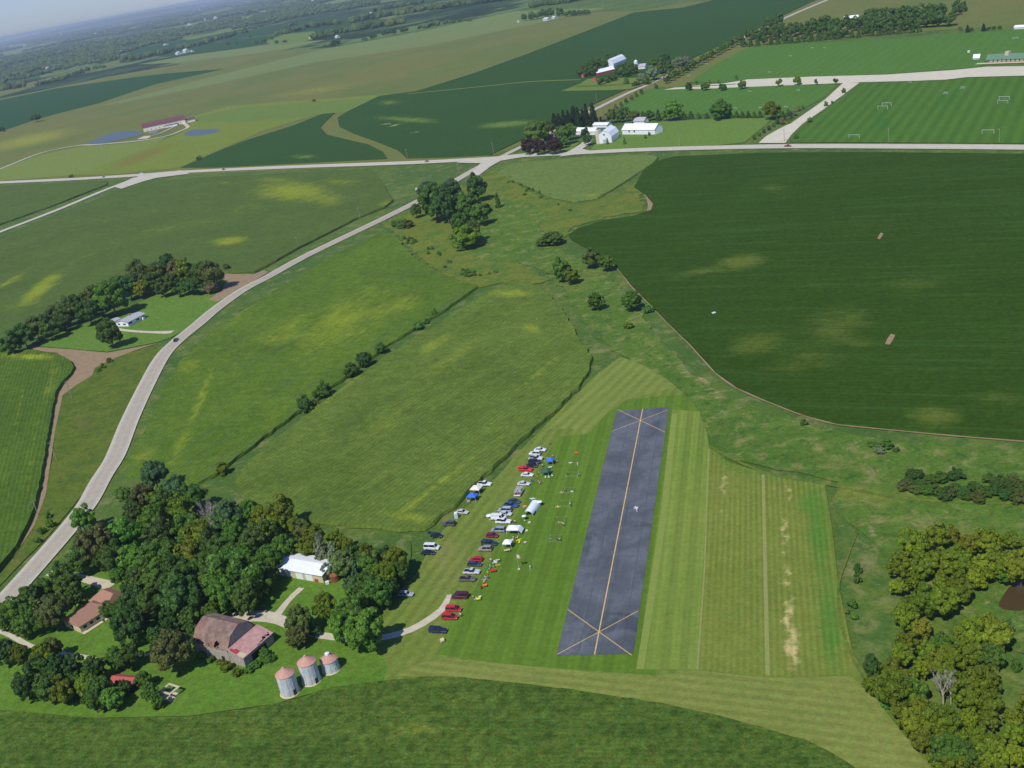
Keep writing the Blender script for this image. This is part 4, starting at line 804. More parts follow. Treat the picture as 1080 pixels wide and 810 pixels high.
grove([cr(920, 704, 8, 'deep', hk=1.5), cr(918, 696, 6, 'deep', hk=1.2), cr(926, 718, 6, 'mid', 'shrub'), cr(934, 741, 6, 'bright', 'shrub', .9), cr(1072, 700, 5, 'mid', 'shrub'), cr(1062, 660, 7, 'pale', 'shrub')], 'at the ragged edge of the right wood', 'shrubs at the wood edge')
# --- the white farm at the junction
grove([cr(566, 140, 12, 'mid', hk=1.2), cr(557, 154, 7, 'wine', hk=1.2), cr(570, 154, 7, 'wine', hk=1.2), cr(585, 153, 8, 'wine', hk=1.1), cr(578, 135, 6, 'brown', hk=1.4), cr(594, 141, 9, 'mid'), cr(601, 138, 7, 'mid'), cr(592, 150, 5, 'mid')],
      'around the farmhouse at the junction', 'trees of the white farm')
grove([(586 + i * 5.0, 136 - i * .7 + (i % 2) * 2, 11.5, 17 + (i * 7 % 6), 'yew', 'conifer') for i in range(7)] + [(620, 132, 11, 23, 'yew', 'conifer'), (627, 132, 12, 24, 'yew', 'conifer'), (607, 131, 10, 20, 'yew', 'conifer')], 'in the tall row behind the white farm', 'conifers of the white farm')
grove([(617, 146, 8, 12, 'deep'), (621, 153, 9, 12, 'deep'), (659, 152, 4, 8, 'mid', 'conifer'), (641, 152, 4, 7, 'mid', 'conifer'), (681, 146, 3, 4, 'mid', 'shrub'), (685, 143, 3, 4, 'mid', 'shrub'), (636, 128, 7, 6, 'rust', 'shrub')], 'among the white farm buildings', 'trees of the white farm')
grove([(645, 130, 12, 15, 'brown'), (655, 129, 10, 14, 'dark'), (661, 128, 10, 16, 'brown'), (670, 129, 11, 13, 'brown'), (679, 128, 9, 11, 'blue', 'conifer'), (686, 127, 10, 10, 'dark'), (695, 127, 8, 12, 'deep', 'conifer'), (703, 127, 8, 11, 'mid'), (712, 127, 20, 21, 'bright'), (729, 125, 8, 8, 'blue', 'conifer'), (737, 125, 7, 7, 'mid', 'conifer'), (746, 124.5, 7, 6, 'blue', 'conifer'), (761, 126, 21, 20, 'mid'), (722, 126, 8, 9, 'deep', 'conifer')],
      'in the hedge row right of the white farm', 'trees of the pitch hedge')
grove([(771 + i * 6.2, 124.5 - (i % 2) * .4, 7, 7.5, ['deep', 'mid', 'dark'][i % 3], 'conifer') for i in range(6)] + [(815, 126, 18, 19, 'olive'), (820, 130, 6, 7, 'blue', 'conifer'), (825, 131, 6, 7, 'rust'), (826, 126, 7, 9, 'deep'), (832, 125, 7, 9, 'blue'), (838, 122, 6, 8, 'grey'), (832, 130, 6, 7, 'mid'), (843, 117, 3, 5, 'rust'), (847, 115, 3, 4, 'mid')],
      'in the hedge left of the gravel lane', 'trees of the pitch hedge')
grove([(650 + i * 5.4, 115.5 - i * 3.2, 4, 5.5, ['rust', 'mid', 'deep'][i % 3], 'broad') for i in range(6)], 'in the sapling row below the diagonal road', 'saplings by the diagonal road')
grove([(796 + i * 5, 146.5 - i * 3.2, 3.5, 4.5, ['brown', 'mid', 'deep'][i % 3], 'shrub') for i in range(7)] + [(840, 146, 5, 4, 'mid', 'shrub'), (854, 129, 4, 5, 'mid', 'shrub'), (871, 112, 4, 5, 'mid', 'shrub'), (890, 98, 4, 5, 'dark', 'shrub'), (878, 109, 3, 3, 'mid', 'shrub')], 'along the lane to the soccer fields', 'saplings along the gravel lane')
grove([(692, 94, 4, 5, 'deep'), (727, 95.5, 8, 8, 'deep'), (744, 95.5, 8, 8, 'mid'), (763, 95.5, 8, 8, 'deep'), (783, 94, 8, 9, 'mid'), (822, 91, 7, 8, 'olive'), (841, 89.5, 9, 9, 'olive'), (861, 89, 4, 6, 'deep'), (881.5, 89, 5.5, 7, 'deep'), (735, 89, 3, 4, 'mid'), (749, 88.5, 2.5, 4, 'mid'), (758, 88.5, 2.5, 4, 'mid'), (777, 84, 3, 5, 'mid')], 'beside the gravel parking strip', 'young trees beside the gravel parking strip')
# --- farm on the diagonal road
grove_mass([cr(612, 75, 4.4), cr(618, 71, 4.6), cr(624, 67, 4.8), cr(630, 64, 4.6), cr(637, 66, 4.6), cr(643, 61, 4.4), cr(650, 61, 4), cr(655, 58, 3.2), cr(619, 76, 4), cr(626, 74, 4.4), cr(633, 85, 3.6), cr(640, 83, 3.6), cr(647, 81, 3.6), cr(655, 73, 4.4), cr(662, 71, 4.8), cr(668, 72, 4.4), cr(660, 76, 4)], 'dark leafy trees round the barns on the diagonal road')
grove([cr(677, 82, 5, 'grey'), cr(688, 77, 6, 'grey'), cr(682, 84, 4, 'mid'), cr(688, 68, 5, 'mid'), cr(700, 64, 7, 'deep', hk=1.3), cr(696, 71, 5, 'olive'), cr(705, 71, 5, 'mid'), cr(716, 67, 7, 'grey', hk=1.1), cr(724, 64, 5, 'grey'), cr(671, 88, 4, 'dark', 'shrub', .6), cr(660, 85, 3, 'mid', 'shrub')], 'between the far barns and diagonal road', 'trees of the diagonal road farm')
# --- trees along the diagonal road and the pitch
grove([(703 + i * 4.9, 88 - i * 2.7, 7, 8.5, ['dark', 'mid', 'deep', 'olive'][i % 4], 'broad') for i in range(17)], 'in the row beside the upper soccer field', 'roadside row of trees')
nw = []
for i in range(27):
    nw.append((785 + i * 7.1, 49.2 - i * .62 + (i % 3) * .3, 7.5, 8 + (i * 5 % 4), ['deep', 'dark', 'mid', 'blue', 'olive', 'deep'][i % 6], 'conifer' if i % 3 else 'broad'))
nw_all = list(nw)
nw = []
for i in range(15):
    nw.append((792 + i * 8.4, 42 - i * .9 + (i % 2) * 2, 12, 14, ['dark', 'mid', 'brown', 'olive', 'deep'][i % 5]))
nw += [(882, 40, 16, 15, 'olive'), (812, 30, 12, 13, 'dark'), (822, 26, 10, 13, 'dark'), (870, 28, 13, 13, 'mid'), (858, 32, 10, 12, 'olive')]
nw_all += nw
nw = []
for i in range(17):
    nw.append((918 + (i % 9) * 10.5, 33 - (i % 9) * .7 - (i // 9) * 9, 14, 15, ['deep', 'dark', 'mid', 'dark'][i % 4]))
nw += [(1010, 16, 10, 15, 'dark'), (1017, 12, 8, 11, 'dark')]
nw_all += nw
grove_mass(nw_all, 'long dark mixed wood above the upper soccer field')
grove([(1013, 32, 4, 4, 'blue'), (1020.5, 34, 6, 8, 'yew', 'conifer'), (1025, 33, 4, 4, 'deep'), (1037.5, 32.5, 6, 8, 'yew', 'conifer'), (1042.5, 32, 4, 4, 'deep'), (1048.5, 31.5, 4, 4, 'deep'), (1054.5, 31, 4, 4, 'deep')], 'in the broken row right of the long wood', 'trees right of the long wood')
grove([(39, 128.5, 11, 9, 'deep', 'broad'), (3, 139, 7, 5, 'deep', 'broad'), (93.6, 75.5, 6, 5, 'deep')], 'at the edge of the far dark field', 'lone trees on far field edges')
grove([(210.5, 168.5, 6, 4, 'deep', 'shrub'), (75, 187, 5, 3, 'mid', 'shrub'), (331, 107, 4, 2.6, 'mid', 'shrub')], 'standing alone on the far meadows', 'lone shrubs on the far meadows')
grove([(240, 285, 7, 7, 'brown')], 'small bare looking, in the dirt clearing by the curved road', 'lone tree')
# --- far trees in small clumps
grove_mass([(241, 48, 5, 4, 'deep'), (248, 37, 5, 4.5, 'deep'), (259, 35.5, 7, 6, 'deep'), (250, 47, 3, 3, 'deep'), (271, 46, 4, 3.5, 'deep'), (278, 45, 7, 4, 'dark'), (292, 46, 5, 3.5, 'dark'), (300.7, 45, 4, 3, 'dark'), (269, 31, 5, 3.5, 'deep'), (276, 29, 5, 3.5, 'deep'), (264, 40, 4, 3, 'mid'), (287, 42, 3, 3, 'mid')], 'scattered trees and bushes on the distant green fields')
grove([(354, 48.5, 11, 7, 'deep'), (343, 50, 3, 3, 'mid'), (385, 43, 6, 3.5, 'mid'), (394.6, 41, 8, 5.5, 'deep'), (407, 37.5, 8, 6, 'deep'), (415, 36.5, 8, 6, 'deep'), (427, 34.5, 9, 6, 'deep'), (485, 23.5, 4, 4, 'deep'), (495, 22.5, 6, 3, 'mid')], 'in the hedge beyond the ripening corn', 'distant hedge trees')
grove_mass([(553.5, 22, 6, 8, 'deep'), (561, 21, 8, 8, 'deep'), (568, 20, 8, 8, 'deep'), (574, 18, 8, 8, 'deep'), (581, 18, 8, 9, 'deep'), (591, 17, 9, 9, 'deep'), (599, 17, 9, 6, 'dark'), (606, 16.5, 9, 6, 'dark'), (613, 16, 8, 6, 'dark'), (619.5, 15.5, 8, 6, 'dark')], 'dark trees round the white sheds near the top edge')

# --- far woods that read as one mass: one object each
def ico():
    bm = bmesh.new(); bmesh.ops.create_icosphere(bm, subdivisions=1, radius=1.0)
    V = [v.co.copy() for v in bm.verts]; F = [[v.index for v in f.verts] for f in bm.faces]; bm.free(); return np.array(V), F
ICO_V, ICO_F = ico()
t = NT('far_foliage', .8, .1); geo = t.new('ShaderNodeNewGeometry')
fc = t.mix(geo.outputs['Random Per Island'], lin((48, 68, 38)), lin((84, 102, 54)))
M['farleaf'] = t.out(fc)
def wood(label, spots, seed=1):
    """spots: (world x, y, width, height)"""
    rs = np.random.RandomState(seed); V, F = [], []
    for (x, y, w, h) in spots:
        b = len(V); a = rs.uniform(0, 6.28); c, s = math.cos(a), math.sin(a)
        j = ICO_V * (1 + rs.uniform(-.25, .25, (len(ICO_V), 1)))
        X = (j[:, 0] * c - j[:, 1] * s) * w / 2 + x; Y = (j[:, 0] * s + j[:, 1] * c) * w / 2 + y; Zz = (j[:, 2] + .8) * h / 1.9
        V += np.stack([X, Y, Zz], 1).tolist(); F += [[i + b for i in f] for f in ICO_F]
    return tag(mesh_obj('distant_wood', V, F, M['farleaf']), label, 'woodland', kind='stuff')
def line_spots(pts, thick_px, hpx, seed, gap=.0):
    rs = random.Random(seed); out = []
    for (a, b) in zip(pts[:-1], pts[1:]):
        n = max(1, int(math.hypot(a[0]-b[0], a[1]-b[1]) / 1.3))
        for k in range(n):
            if rs.random() < gap: continue
            x = a[0] + (b[0]-a[0]) * (k + rs.random()) / n; y = a[1] + (b[1]-a[1]) * (k + rs.random()) / n
            for r in range(max(1, int(thick_px / 1.2))):
                yy = y - rs.random() * thick_px; g = G(x, yy); h = hpx * vpp(x, yy) * rs.uniform(.7, 1.2); h = min(h, 22)
                out.append((g.x, g.y, h * rs.uniform(.9, 1.5), h))
    return out
def in_poly(x, y, poly):
    c = False; j = len(poly) - 1
    for i in range(len(poly)):
        if (poly[i][1] > y) != (poly[j][1] > y) and x < (poly[j][0]-poly[i][0]) * (y-poly[i][1]) / (poly[j][1]-poly[i][1]) + poly[i][0]: c = not c
        j = i
    return c
def area_spots(poly, n, seed, hmin=11, hmax=19):
    rs = random.Random(seed); out = []
    xs = [p[0] for p in poly]; ys = [p[1] for p in poly]
    def ins(x, y):
        c = False; j = len(poly) - 1
        for i in range(len(poly)):
            if (poly[i][1] > y) != (poly[j][1] > y) and x < (poly[j][0]-poly[i][0]) * (y-poly[i][1]) / (poly[j][1]-poly[i][1]) + poly[i][0]: c = not c
            j = i
        return c
    while len(out) < n:
        x, y = rs.uniform(min(xs), max(xs)), rs.uniform(min(ys), max(ys))
        if not ins(x, y) or any(in_poly(x, y + 1.5, q) for q in CLEAR): continue
        g = G(x, y); h = rs.uniform(hmin, hmax); sc = max(1.0, mpp(x, y) / 6)
        out.append((g.x, g.y, h * rs.uniform(1.0, 1.9) * sc, h * min(sc, 1.25)))
    return out
LINES = [
    ('low hedge of trees at the left edge above the far dark field', [(-20, 100), (0, 96), (27, 92)], 5, 5), ('bushy hedge trailing left of the lone tree on a far field', [(37, 91), (53, 88), (69, 83.5), (89, 77)], 1.5, 4),
    ('short hedge right of the lone tree on a far field', [(98, 73), (111, 71.5)], 1, 3), ('long tree line under the first wooded belt at left', [(0, 89), (30, 82.5), (59, 75.5), (83, 70), (104, 66.5), (127, 62.5)], 3, 4),
    ('dark tree clump left of the distant white farm', [(128, 66), (144, 63), (156, 60), (164, 58.5), (182, 56)], 2, 6), ('tree line rising right from the distant white farm', [(188, 53), (208, 49), (224, 45), (240, 40), (248, 38)], 2, 5),
    ('tree line across the distant bean fields', [(290, 38), (302, 36), (315, 33.5), (327, 29.5), (345, 27), (360, 25.5)], 2, 5), ('short upper tree line across the distant bean fields', [(289, 25), (308, 19.5), (330, 16.5)], 1.5, 4),
    ('pair of tree clumps between the distant bean fields', [(300, 30), (313, 27)], 2, 4), ('long wooded line from the white roof to the top edge', [(369, 25), (388, 21), (401, 19), (423, 16), (444, 12), (470, 9), (497, 5), (518, 2.5), (540, 0), (570, -6)], 3, 6),
    ('thick tree line behind the white roofed building', [(394, 13), (410, 10), (423, 7), (447, 5)], 2, 5), ('tree line running to the distant farm beyond the corn', [(330, 42), (340, 40), (358, 36), (377, 33), (401, 29), (426, 25.5)], 3, 6),
    ('dark hedge of two clumps beyond the ripening corn', [(441, 31), (452, 29), (462, 27)], 2, 5), ('small dark hedge clump nearer the top edge', [(467, 26.5), (480, 24)], 2, 4),
    ('wooded line touching the top edge above the white sheds', [(558, 9), (575, 6), (600, 3), (618, -1), (650, -6)], 3, 5), ('wood edge along the top right corner', [(1060, -3), (1090, -6)], 2, 4)]
for i, (lb, pts, th, hp) in enumerate(LINES): wood(lb, line_spots(pts, th, hp, i), i)
BELT = [(-60, 98), (0, 85), (24, 79), (40, 74), (70, 71), (104, 63), (126, 57.5), (160, 47), (171, 45), (197, 40), (221, 35), (249, 31), (278.5, 23.5), (301, 19), (327, 14.5), (360, 11.5), (400, 4), (400, -6), (360, 0), (323, 6), (290, 11), (264, 15), (230, 21.5), (204, 28), (184, 31), (167, 33.5), (130, 40), (92, 44), (59, 50), (30, 57), (0, 61), (-60, 74)]
wood('broad dark wooded belt crossing the upper left distance', area_spots(BELT, 5200, 50), 50)
far_q = []
rs_ = random.Random(9)
def far_spots(n, y0, y1, seed):
    """woods out to the horizon, thick in some places and open in others"""
    rs = random.Random(seed); out = []
    while len(out) < n:
        dist = math.exp(rs.uniform(math.log(y0), math.log(y1))); a = R(rs.uniform(-42, 28)); x, y = dist * math.sin(a), dist * math.cos(a)
        k = math.sin(x / 410 + 1.3 * math.sin(y / 900)) + math.sin(y / 330 + 2 * math.sin(x / 1300)) + .8 * math.sin((x + y) / 700)
        if k < .35 : continue
        px, py = P((x, y, 0))
        if py > 100 - px * .26 or (px > 420): continue
        if px > 330 and py > 8: continue
        if any(in_poly(px, py + 1.0, q) for q in CLEAR): continue
        lower = np.interp(px, [-60, 0, 59, 92, 130, 184, 230, 290, 360], [74, 61, 50, 44, 40, 31, 21, 11, 0])
        if py > lower: continue
        sc = dist / 5200; h = rs.uniform(10, 18); out.append((x, y, h * rs.uniform(1.2, 2.4) * max(1, sc), h * min(1.5, max(1, sc ** .5))))
    return out
wood('hazy woods scattered over the farthest country to the horizon', far_spots(5200, 4800, 30000, 11), 51)
# low ridge on the horizon
V, F = [], []
for i in range(121):
    a = R(-50 + i * 0.95); d = 39000; hgt = 60 + 50 * math.sin(i * .21) + 30 * math.sin(i * .53 + 1)
    V += [(d * math.sin(a), d * math.cos(a), -5), ((d + 900) * math.sin(a), (d + 900) * math.cos(a), max(10, hgt)), ((d + 2500) * math.sin(a), (d + 2500) * math.cos(a), -5)]
for i in range(120):
    F += [(3*i, 3*i+3, 3*i+4, 3*i+1), (3*i+1, 3*i+4, 3*i+5, 3*i+2)]
tag(mesh_obj('hills', V, F, M['farleaf']), kind='structure')
# ------------------------------------------------------------------ air
bm = bmesh.new(); bmesh.ops.create_cube(bm, size=1.0)
for v in bm.verts: v.co = Vector((v.co.x * 90000, v.co.y * 90000, -1.6 if v.co.z < 0 else 190.0))
me = bpy.data.meshes.new('haze'); bm.to_mesh(me); bm.free()
hz = bpy.data.objects.new('haze', me); COL.objects.link(hz)
hm = bpy.data.materials.new('haze'); hm.use_nodes = True; hn = hm.node_tree.nodes; hn.remove(hn['Principled BSDF'])
pv = hn.new('ShaderNodeVolumePrincipled'); pv.inputs['Color'].default_value = (.72, .82, 1.0, 1); pv.inputs['Density'].default_value = 5.0e-5
pv.inputs['Anisotropy'].default_value = 0.2
hm.node_tree.links.new(pv.outputs[0], hn['Material Output'].inputs['Volume']); me.materials.append(hm)
tag(hz, kind='stuff', label='thin blue summer haze over the distant country', cat='haze')
# ------------------------------------------------------------------ building helpers (z up, local x along the ridge)
def box(V, F, x0, x1, y0, y1, z0, z1):
    b = len(V); V += [(x0,y0,z0),(x1,y0,z0),(x1,y1,z0),(x0,y1,z0),(x0,y0,z1),(x1,y0,z1),(x1,y1,z1),(x0,y1,z1)]
    F += [tuple(b+i for i in f) for f in ((0,3,2,1),(4,5,6,7),(0,1,5,4),(1,2,6,5),(2,3,7,6),(3,0,4,7))]
def bx(name, parent, mat, *boxes):
    V, F = [], []
    for q in boxes: box(V, F, *q)
    return mesh_obj(name, V, F, mat, parent)
def prism_roof(name, parent, mat, L, Wd, prof, over=.4, thick=.14):
    """a roof sheet of real thickness; prof = list of (y, z) across, from one eave over the ridge to the other"""
    V, F = [], []; n = len(prof)
    for x in (-L/2 - over, L/2 + over):
        for (y, z) in prof: V.append((x, y, z))
        for (y, z) in prof: V.append((x, y, z + thick))
    m = 2 * n
    for i in range(n - 1):
        F += [(i, i+1, m+i+1, m+i), (n+i, m+n+i, m+n+i+1, n+i+1), (i, n+i, n+i+1, i+1), (m+i, m+i+1, m+n+i+1, m+n+i)]
    F += [(0, m, m+n, n), (n-1, 2*n-1, m+2*n-1, m+n-1)]
    return mesh_obj(name, V, F, mat, parent)
def prism_wall(name, parent, mat, L, prof):
    """walls closed up to the underside of the roof profile"""
    V, F = [], []; n = len(prof); y0, y1 = prof[0][0], prof[-1][0]
    for x in (-L/2, L/2):
        V += [(x, y0, -.1)] + [(x, y, z) for y, z in prof] + [(x, y1, -.1)]
    m = n + 2
    F.append(tuple(range(m))); F.append(tuple(reversed(range(m, 2*m))))
    for i in range(m - 1): F.append((i, m+i, m+i+1, i+1))
    return mesh_obj(name, V, F, mat, parent)
def place2(name, pa, pb, depth_side=1):
    """frame whose x axis runs from surveyed ground point pa to pb; returns empty at the middle and the length"""
    a, b = G(*pa), G(*pb); d = b - a; e = empty(name, (a + b) / 2, math.atan2(d.y, d.x)); return e, d.length
def win(parent, mat_f, mat_g, x, y, z, w, h, axis='x', sgn=-1, t=.06):
    """window: frame with its own pane; axis 'x' = lies in a wall parallel to x"""
    f, g = [], []; Ff, Fg = [], []
    if axis == 'x':
        ya, yb = sorted((y, y + sgn * t)); yc, yd = sorted((y + sgn * .01, y + sgn * (t + .012)))
        box(f, Ff, x-w/2, x+w/2, ya, yb, z, z+h); box(g, Fg, x-w/2+.1, x+w/2-.1, yc, yd, z+.1, z+h-.1)
    else:
        xa, xb = sorted((x, x + sgn * t)); xc, xd = sorted((x + sgn * .01, x + sgn * (t + .012)))
        box(f, Ff, xa, xb, y-w/2, y+w/2, z, z+h); box(g, Fg, xc, xd, y-w/2+.1, y+w/2-.1, z+.1, z+h-.1)
    o = mesh_obj('window', f, Ff, mat_f, parent); mesh_obj('pane', g, Fg, mat_g, o); return o
def door(parent, mat, x, y, w, h, axis='x', sgn=-1, t=.07, z=0, name='door'):
    f, F = [], []
    if axis == 'x': ya, yb = sorted((y, y + sgn * t)); box(f, F, x-w/2, x+w/2, ya, yb, z, z+h)
    else: xa, xb = sorted((x, x + sgn * t)); box(f, F, xa, xb, y-w/2, y+w/2, z, z+h)
    return mesh_obj(name, f, F, mat, parent)
M['white_wall'] = flat('white_siding', (226, 228, 230), .6, .3, .05, 1.2)
M['white_roof'] = flat('white_metal_roof', (232, 236, 242), .45, .3, .04, .6)
M['grey_roof'] = flat('grey_shingles', (170, 172, 176), .85, .1, .10, 1.5)
M['brown_roof'] = flat('brown_shingles', (160, 122, 102), .9, .1, .10, 1.8)
M['red_roof'] = flat('red_shingles', (172, 88, 84), .85, .15, .12, 1.4)
M['maroon'] = flat('maroon_metal_roof', (112, 70, 78), .5, .3, .06, .3)
M['green_roof'] = flat('green_metal_roof', (96, 128, 104), .5, .3, .06, .3)
M['tan_wall'] = flat('tan_siding', (196, 184, 150), .8, .2, .06, 1.2)
M['cream'] = flat('cream_wall', (222, 216, 188), .8, .2, .05, .8)
M['dark_glass'] = flat('dark_glass', (26, 34, 42), .12, .5)
M['dark_wood'] = flat('dark_boards', (52, 46, 42), .95, .1, .3, 2)  # dark brown boards, tone varied at random
M['galv'] = None
t = NT('galvanised_steel', .42, .4); t.b.inputs['Metallic'].default_value = .1
nn = t.noise(.7, 3, .6, vec=t.rot(0, 1.0, 1.0)); col = t.mix(t.mr(nn, .3, .7), lin((186, 190, 190)), lin((212, 215, 214)))
col = t.mix(t.mr(t.noise(5.0, 3, .7), .62, .8, 0, .5), col, lin((150, 132, 112))); M['galv'] = t.out(col)
t = NT('weathered_boards', .95, .08)       # vertical grey boards
w_ = t.noise(1.0, 4, .7, vec=t.rot(0, .22, .22)); wz = t.new('ShaderNodeMapping'); wz.inputs['Scale'].default_value = (5, 5, .35); t.l.new(t.P(), wz.inputs['Vector'])
v_ = t.noise(1.0, 3, .7, vec=wz.outputs[0]); col = t.mix(t.mr(v_, .35, .65), lin((136, 128, 118)), lin((182, 174, 162)))
col = t.mix(t.mr(w_, .5, .7, 0, .4), col, lin((134, 100, 84))); t.bump(v_, .6, .05); M['boards'] = t.out(col)
t = NT('faded_red_roof', .85, .12)
a_, b_ = t.noise(.45, 4, .65), t.noise(2.2, 4, .7)
col = t.mix(t.mr(a_, .35, .65), lin((116, 94, 84)), lin((142, 122, 110))); col = t.mix(t.mr(b_, .5, .7, 0, .6), col, lin((116, 106, 100)))
col = t.mix(t.mr(t.noise(.3, 3, .6, .5), .56, .7, 0, .5), col, lin((150, 92, 84))); M['barnroof'] = t.out(col)
t = NT('pink_red_roof', .85, .12)
col = t.mix(t.mr(t.noise(.6, 4, .7), .35, .65), lin((174, 132, 126)), lin((192, 154, 148))); col = t.mix(t.mr(t.noise(3, 3, .7), .55, .75, 0, .5), col, lin((158, 108, 104))); M['leanroof'] = t.out(col)
M['redpatch'] = flat('red_tin', (168, 66, 62), .7, .2, .1, 2)
M['rust_cap'] = flat('rusty_pink_roof', (190, 146, 130), .75, .2, .10, 1.2)
M['lightwood'] = flat('light_wood', (196, 184, 158), .85, .1, .12, 2)
M['beige'] = flat('beige_stone', (206, 192, 164), .9, .1, .08, 2)

# ------------------------------------------------------------------ the weathered gambrel barn with its lean-to
P0, P1, P2 = G(259.3, 703.6), G(289.6, 677), G(211.5, 687.5)
u = (P1 - P0).to_2d(); Wb = u.length; u.normalize(); v = Vector((-u.y, u.x))
if (P2 - P0).to_2d().dot(v) < 0: v = -v
Lb = (P2 - P0).to_2d().dot(v); LN = min(Lb * .36, 6.0); LM = Lb - LN
print('barn', Wb, Lb)
# local frame: origin middle of the main block, x along the ridge (towards the lean-to), y across
cx_ = P0.to_2d() + u * Wb / 2 + v * (LN + LM / 2); xa = -v
barn = empty('barn', (cx_.x, cx_.y, 0), math.atan2(xa.y, xa.x))
side = 1 if Vector((-xa.y, xa.x)).dot(u) > 0 else -1      # +y local runs along u when side = 1
tag(barn, 'weathered grey gambrel barn with holed faded red roof and a lean-to', 'barn')
H1 = 4.4
def gam(s=1.0, dz=0.0): return [(-Wb/2*s, H1 - dz), (-Wb*.30*s, H1 + 3.7 - dz), (0, H1 + 5.2 - dz), (Wb*.30*s, H1 + 3.7 - dz), (Wb/2*s, H1 - dz)]
prism_wall('wall', barn, M['boards'], LM, gam(.985, .06))
roof = prism_roof('roof', barn, M['barnroof'], LM, Wb, gam(1.04, .12), .25, .12)
ysgn = -side                                               # the side that faces the camera
def on_slope(f): # point on the lower near slope, f 0 eave .. 1 knee
    return ysgn * (Wb/2*1.04 + (Wb*.30*1.04 - Wb/2*1.04) * f), H1 - .12 + 3.7 * f + .12
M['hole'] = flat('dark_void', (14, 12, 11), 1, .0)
def ragged(xc, fc, rx, rf, n, seed):
    rs = random.Random(seed); V = []
    for i in range(n):
        a = 2*math.pi*i/n; k = rs.uniform(.6, 1.2); y, z = on_slope(fc + math.sin(a) * rf * k)
        V.append((xc + math.cos(a)*rx*k + math.sin(a)*rx*.35, y + ysgn*.03, z + .03))
    o = mesh_obj('roof_hole', V, [tuple(range(n))], M['hole'], roof); return o
ragged(-LM*.36, .24, .45, .10, 9, 1); ragged(LM*.18, .28, .95, .24, 13, 2); ragged(-LM*.2, .15, .5, .06, 8, 3); ragged(-LM*.06, .2, .28, .05, 7, 4)
ragged(-LM*.02, .1, .3, .05, 7, 5); ragged(LM*.03, .28, .2, .04, 7, 6); ragged(LM*.24, .12, .35, .05, 8, 7); ragged(-LM*.14, .3, .18, .04, 7, 8)
bx('eave_board', barn, M['lightwood'], *[(-LM/2 + i*LM/7 + .1, -LM/2 + (i+1)*LM/7 - (.5 if i % 3 == 1 else .15), min(ysgn*(Wb/2+.02), ysgn*(Wb/2+.09)), max(ysgn*(Wb/2+.02), ysgn*(Wb/2+.09)), H1 - .55, H1 - .32) for i in range(7)])
door(barn, M['dark_wood'], LM*.3, ysgn*(Wb/2*.985), 1.2, 1.6, 'x', ysgn, name='opening', z=.2)
# lean-to on the gable end
zl, zh = 3.3, 4.9
x0, x1 = LM/2 + .27, LM/2 + LN
V = [(x0,-Wb/2,-.1),(x1,-Wb/2,-.1),(x1,Wb/2,-.1),(x0,Wb/2,-.1),(x0,-Wb/2,zh-.1),(x1,-Wb/2,zl-.1),(x1,Wb/2,zl-.1),(x0,Wb/2,zh-.1)]
mesh_obj('lean_to_wall', V, [(0,3,2,1),(0,1,5,4),(1,2,6,5),(2,3,7,6),(3,0,4,7),(4,5,6,7)], M['boards'], barn)
V = []
for z_ in (0, .12): V += [(x0-.1,-Wb/2-.3,zh+.02+z_),(x1+.4,-Wb/2-.3,zl-.11+z_),(x1+.4,Wb/2+.3,zl-.11+z_),(x0-.1,Wb/2+.3,zh+.02+z_)]
lr = mesh_obj('lean_to_roof', V, [(0,3,2,1),(4,5,6,7),(0,1,5,4),(1,2,6,5),(2,3,7,6),(3,0,4,7)], M['leanroof'], barn)
def on_lean(fx, fy, dz=.03):
    x = x0 - .1 + (x1 + .5 - x0) * fx; return (x, (Wb/2 + .3) * fy, zh + .14 + (zl - .11 - zh - .02) * fx + dz)
mesh_obj('red_tin_patch', [on_lean(.12, ysgn*.96), on_lean(.56, ysgn*.97), on_lean(.55, ysgn*.72), on_lean(.3, ysgn*.70), on_lean(.28, ysgn*.8), on_lean(.1, ysgn*.82)], [tuple(range(6))], M['redpatch'], lr)
mesh_obj('tan_patch', [on_lean(.6, ysgn*.97), on_lean(.97, ysgn*.97), on_lean(.95, ysgn*.7), on_lean(.64, ysgn*.72)], [(0,1,2,3)], M['tan_wall'], lr)
for i, (fx, fy, rx, ry) in enumerate(((.86, -.5, .1, .1), (.9, -.75, .07, .1), (.82, -.66, .05, .05), (.92, -.3, .05, .14), (.78, -.85, .06, .04), (.95, -.05, .03, .12))):
    rs = random.Random(40 + i); pts = [on_lean(fx + rx*math.cos(a)*rs.uniform(.6, 1.2), ysgn*(fy + ry*math.sin(a)*rs.uniform(.6, 1.2))) for a in [k*.785 for k in range(8)]]
    mesh_obj('roof_hole', pts, [tuple(range(8))], M['hole'], lr)
door(barn, M['dark_wood'], LM/2 + LN, 0, Wb*.5, 2.1, 'y', 1, name='opening', t=.03)

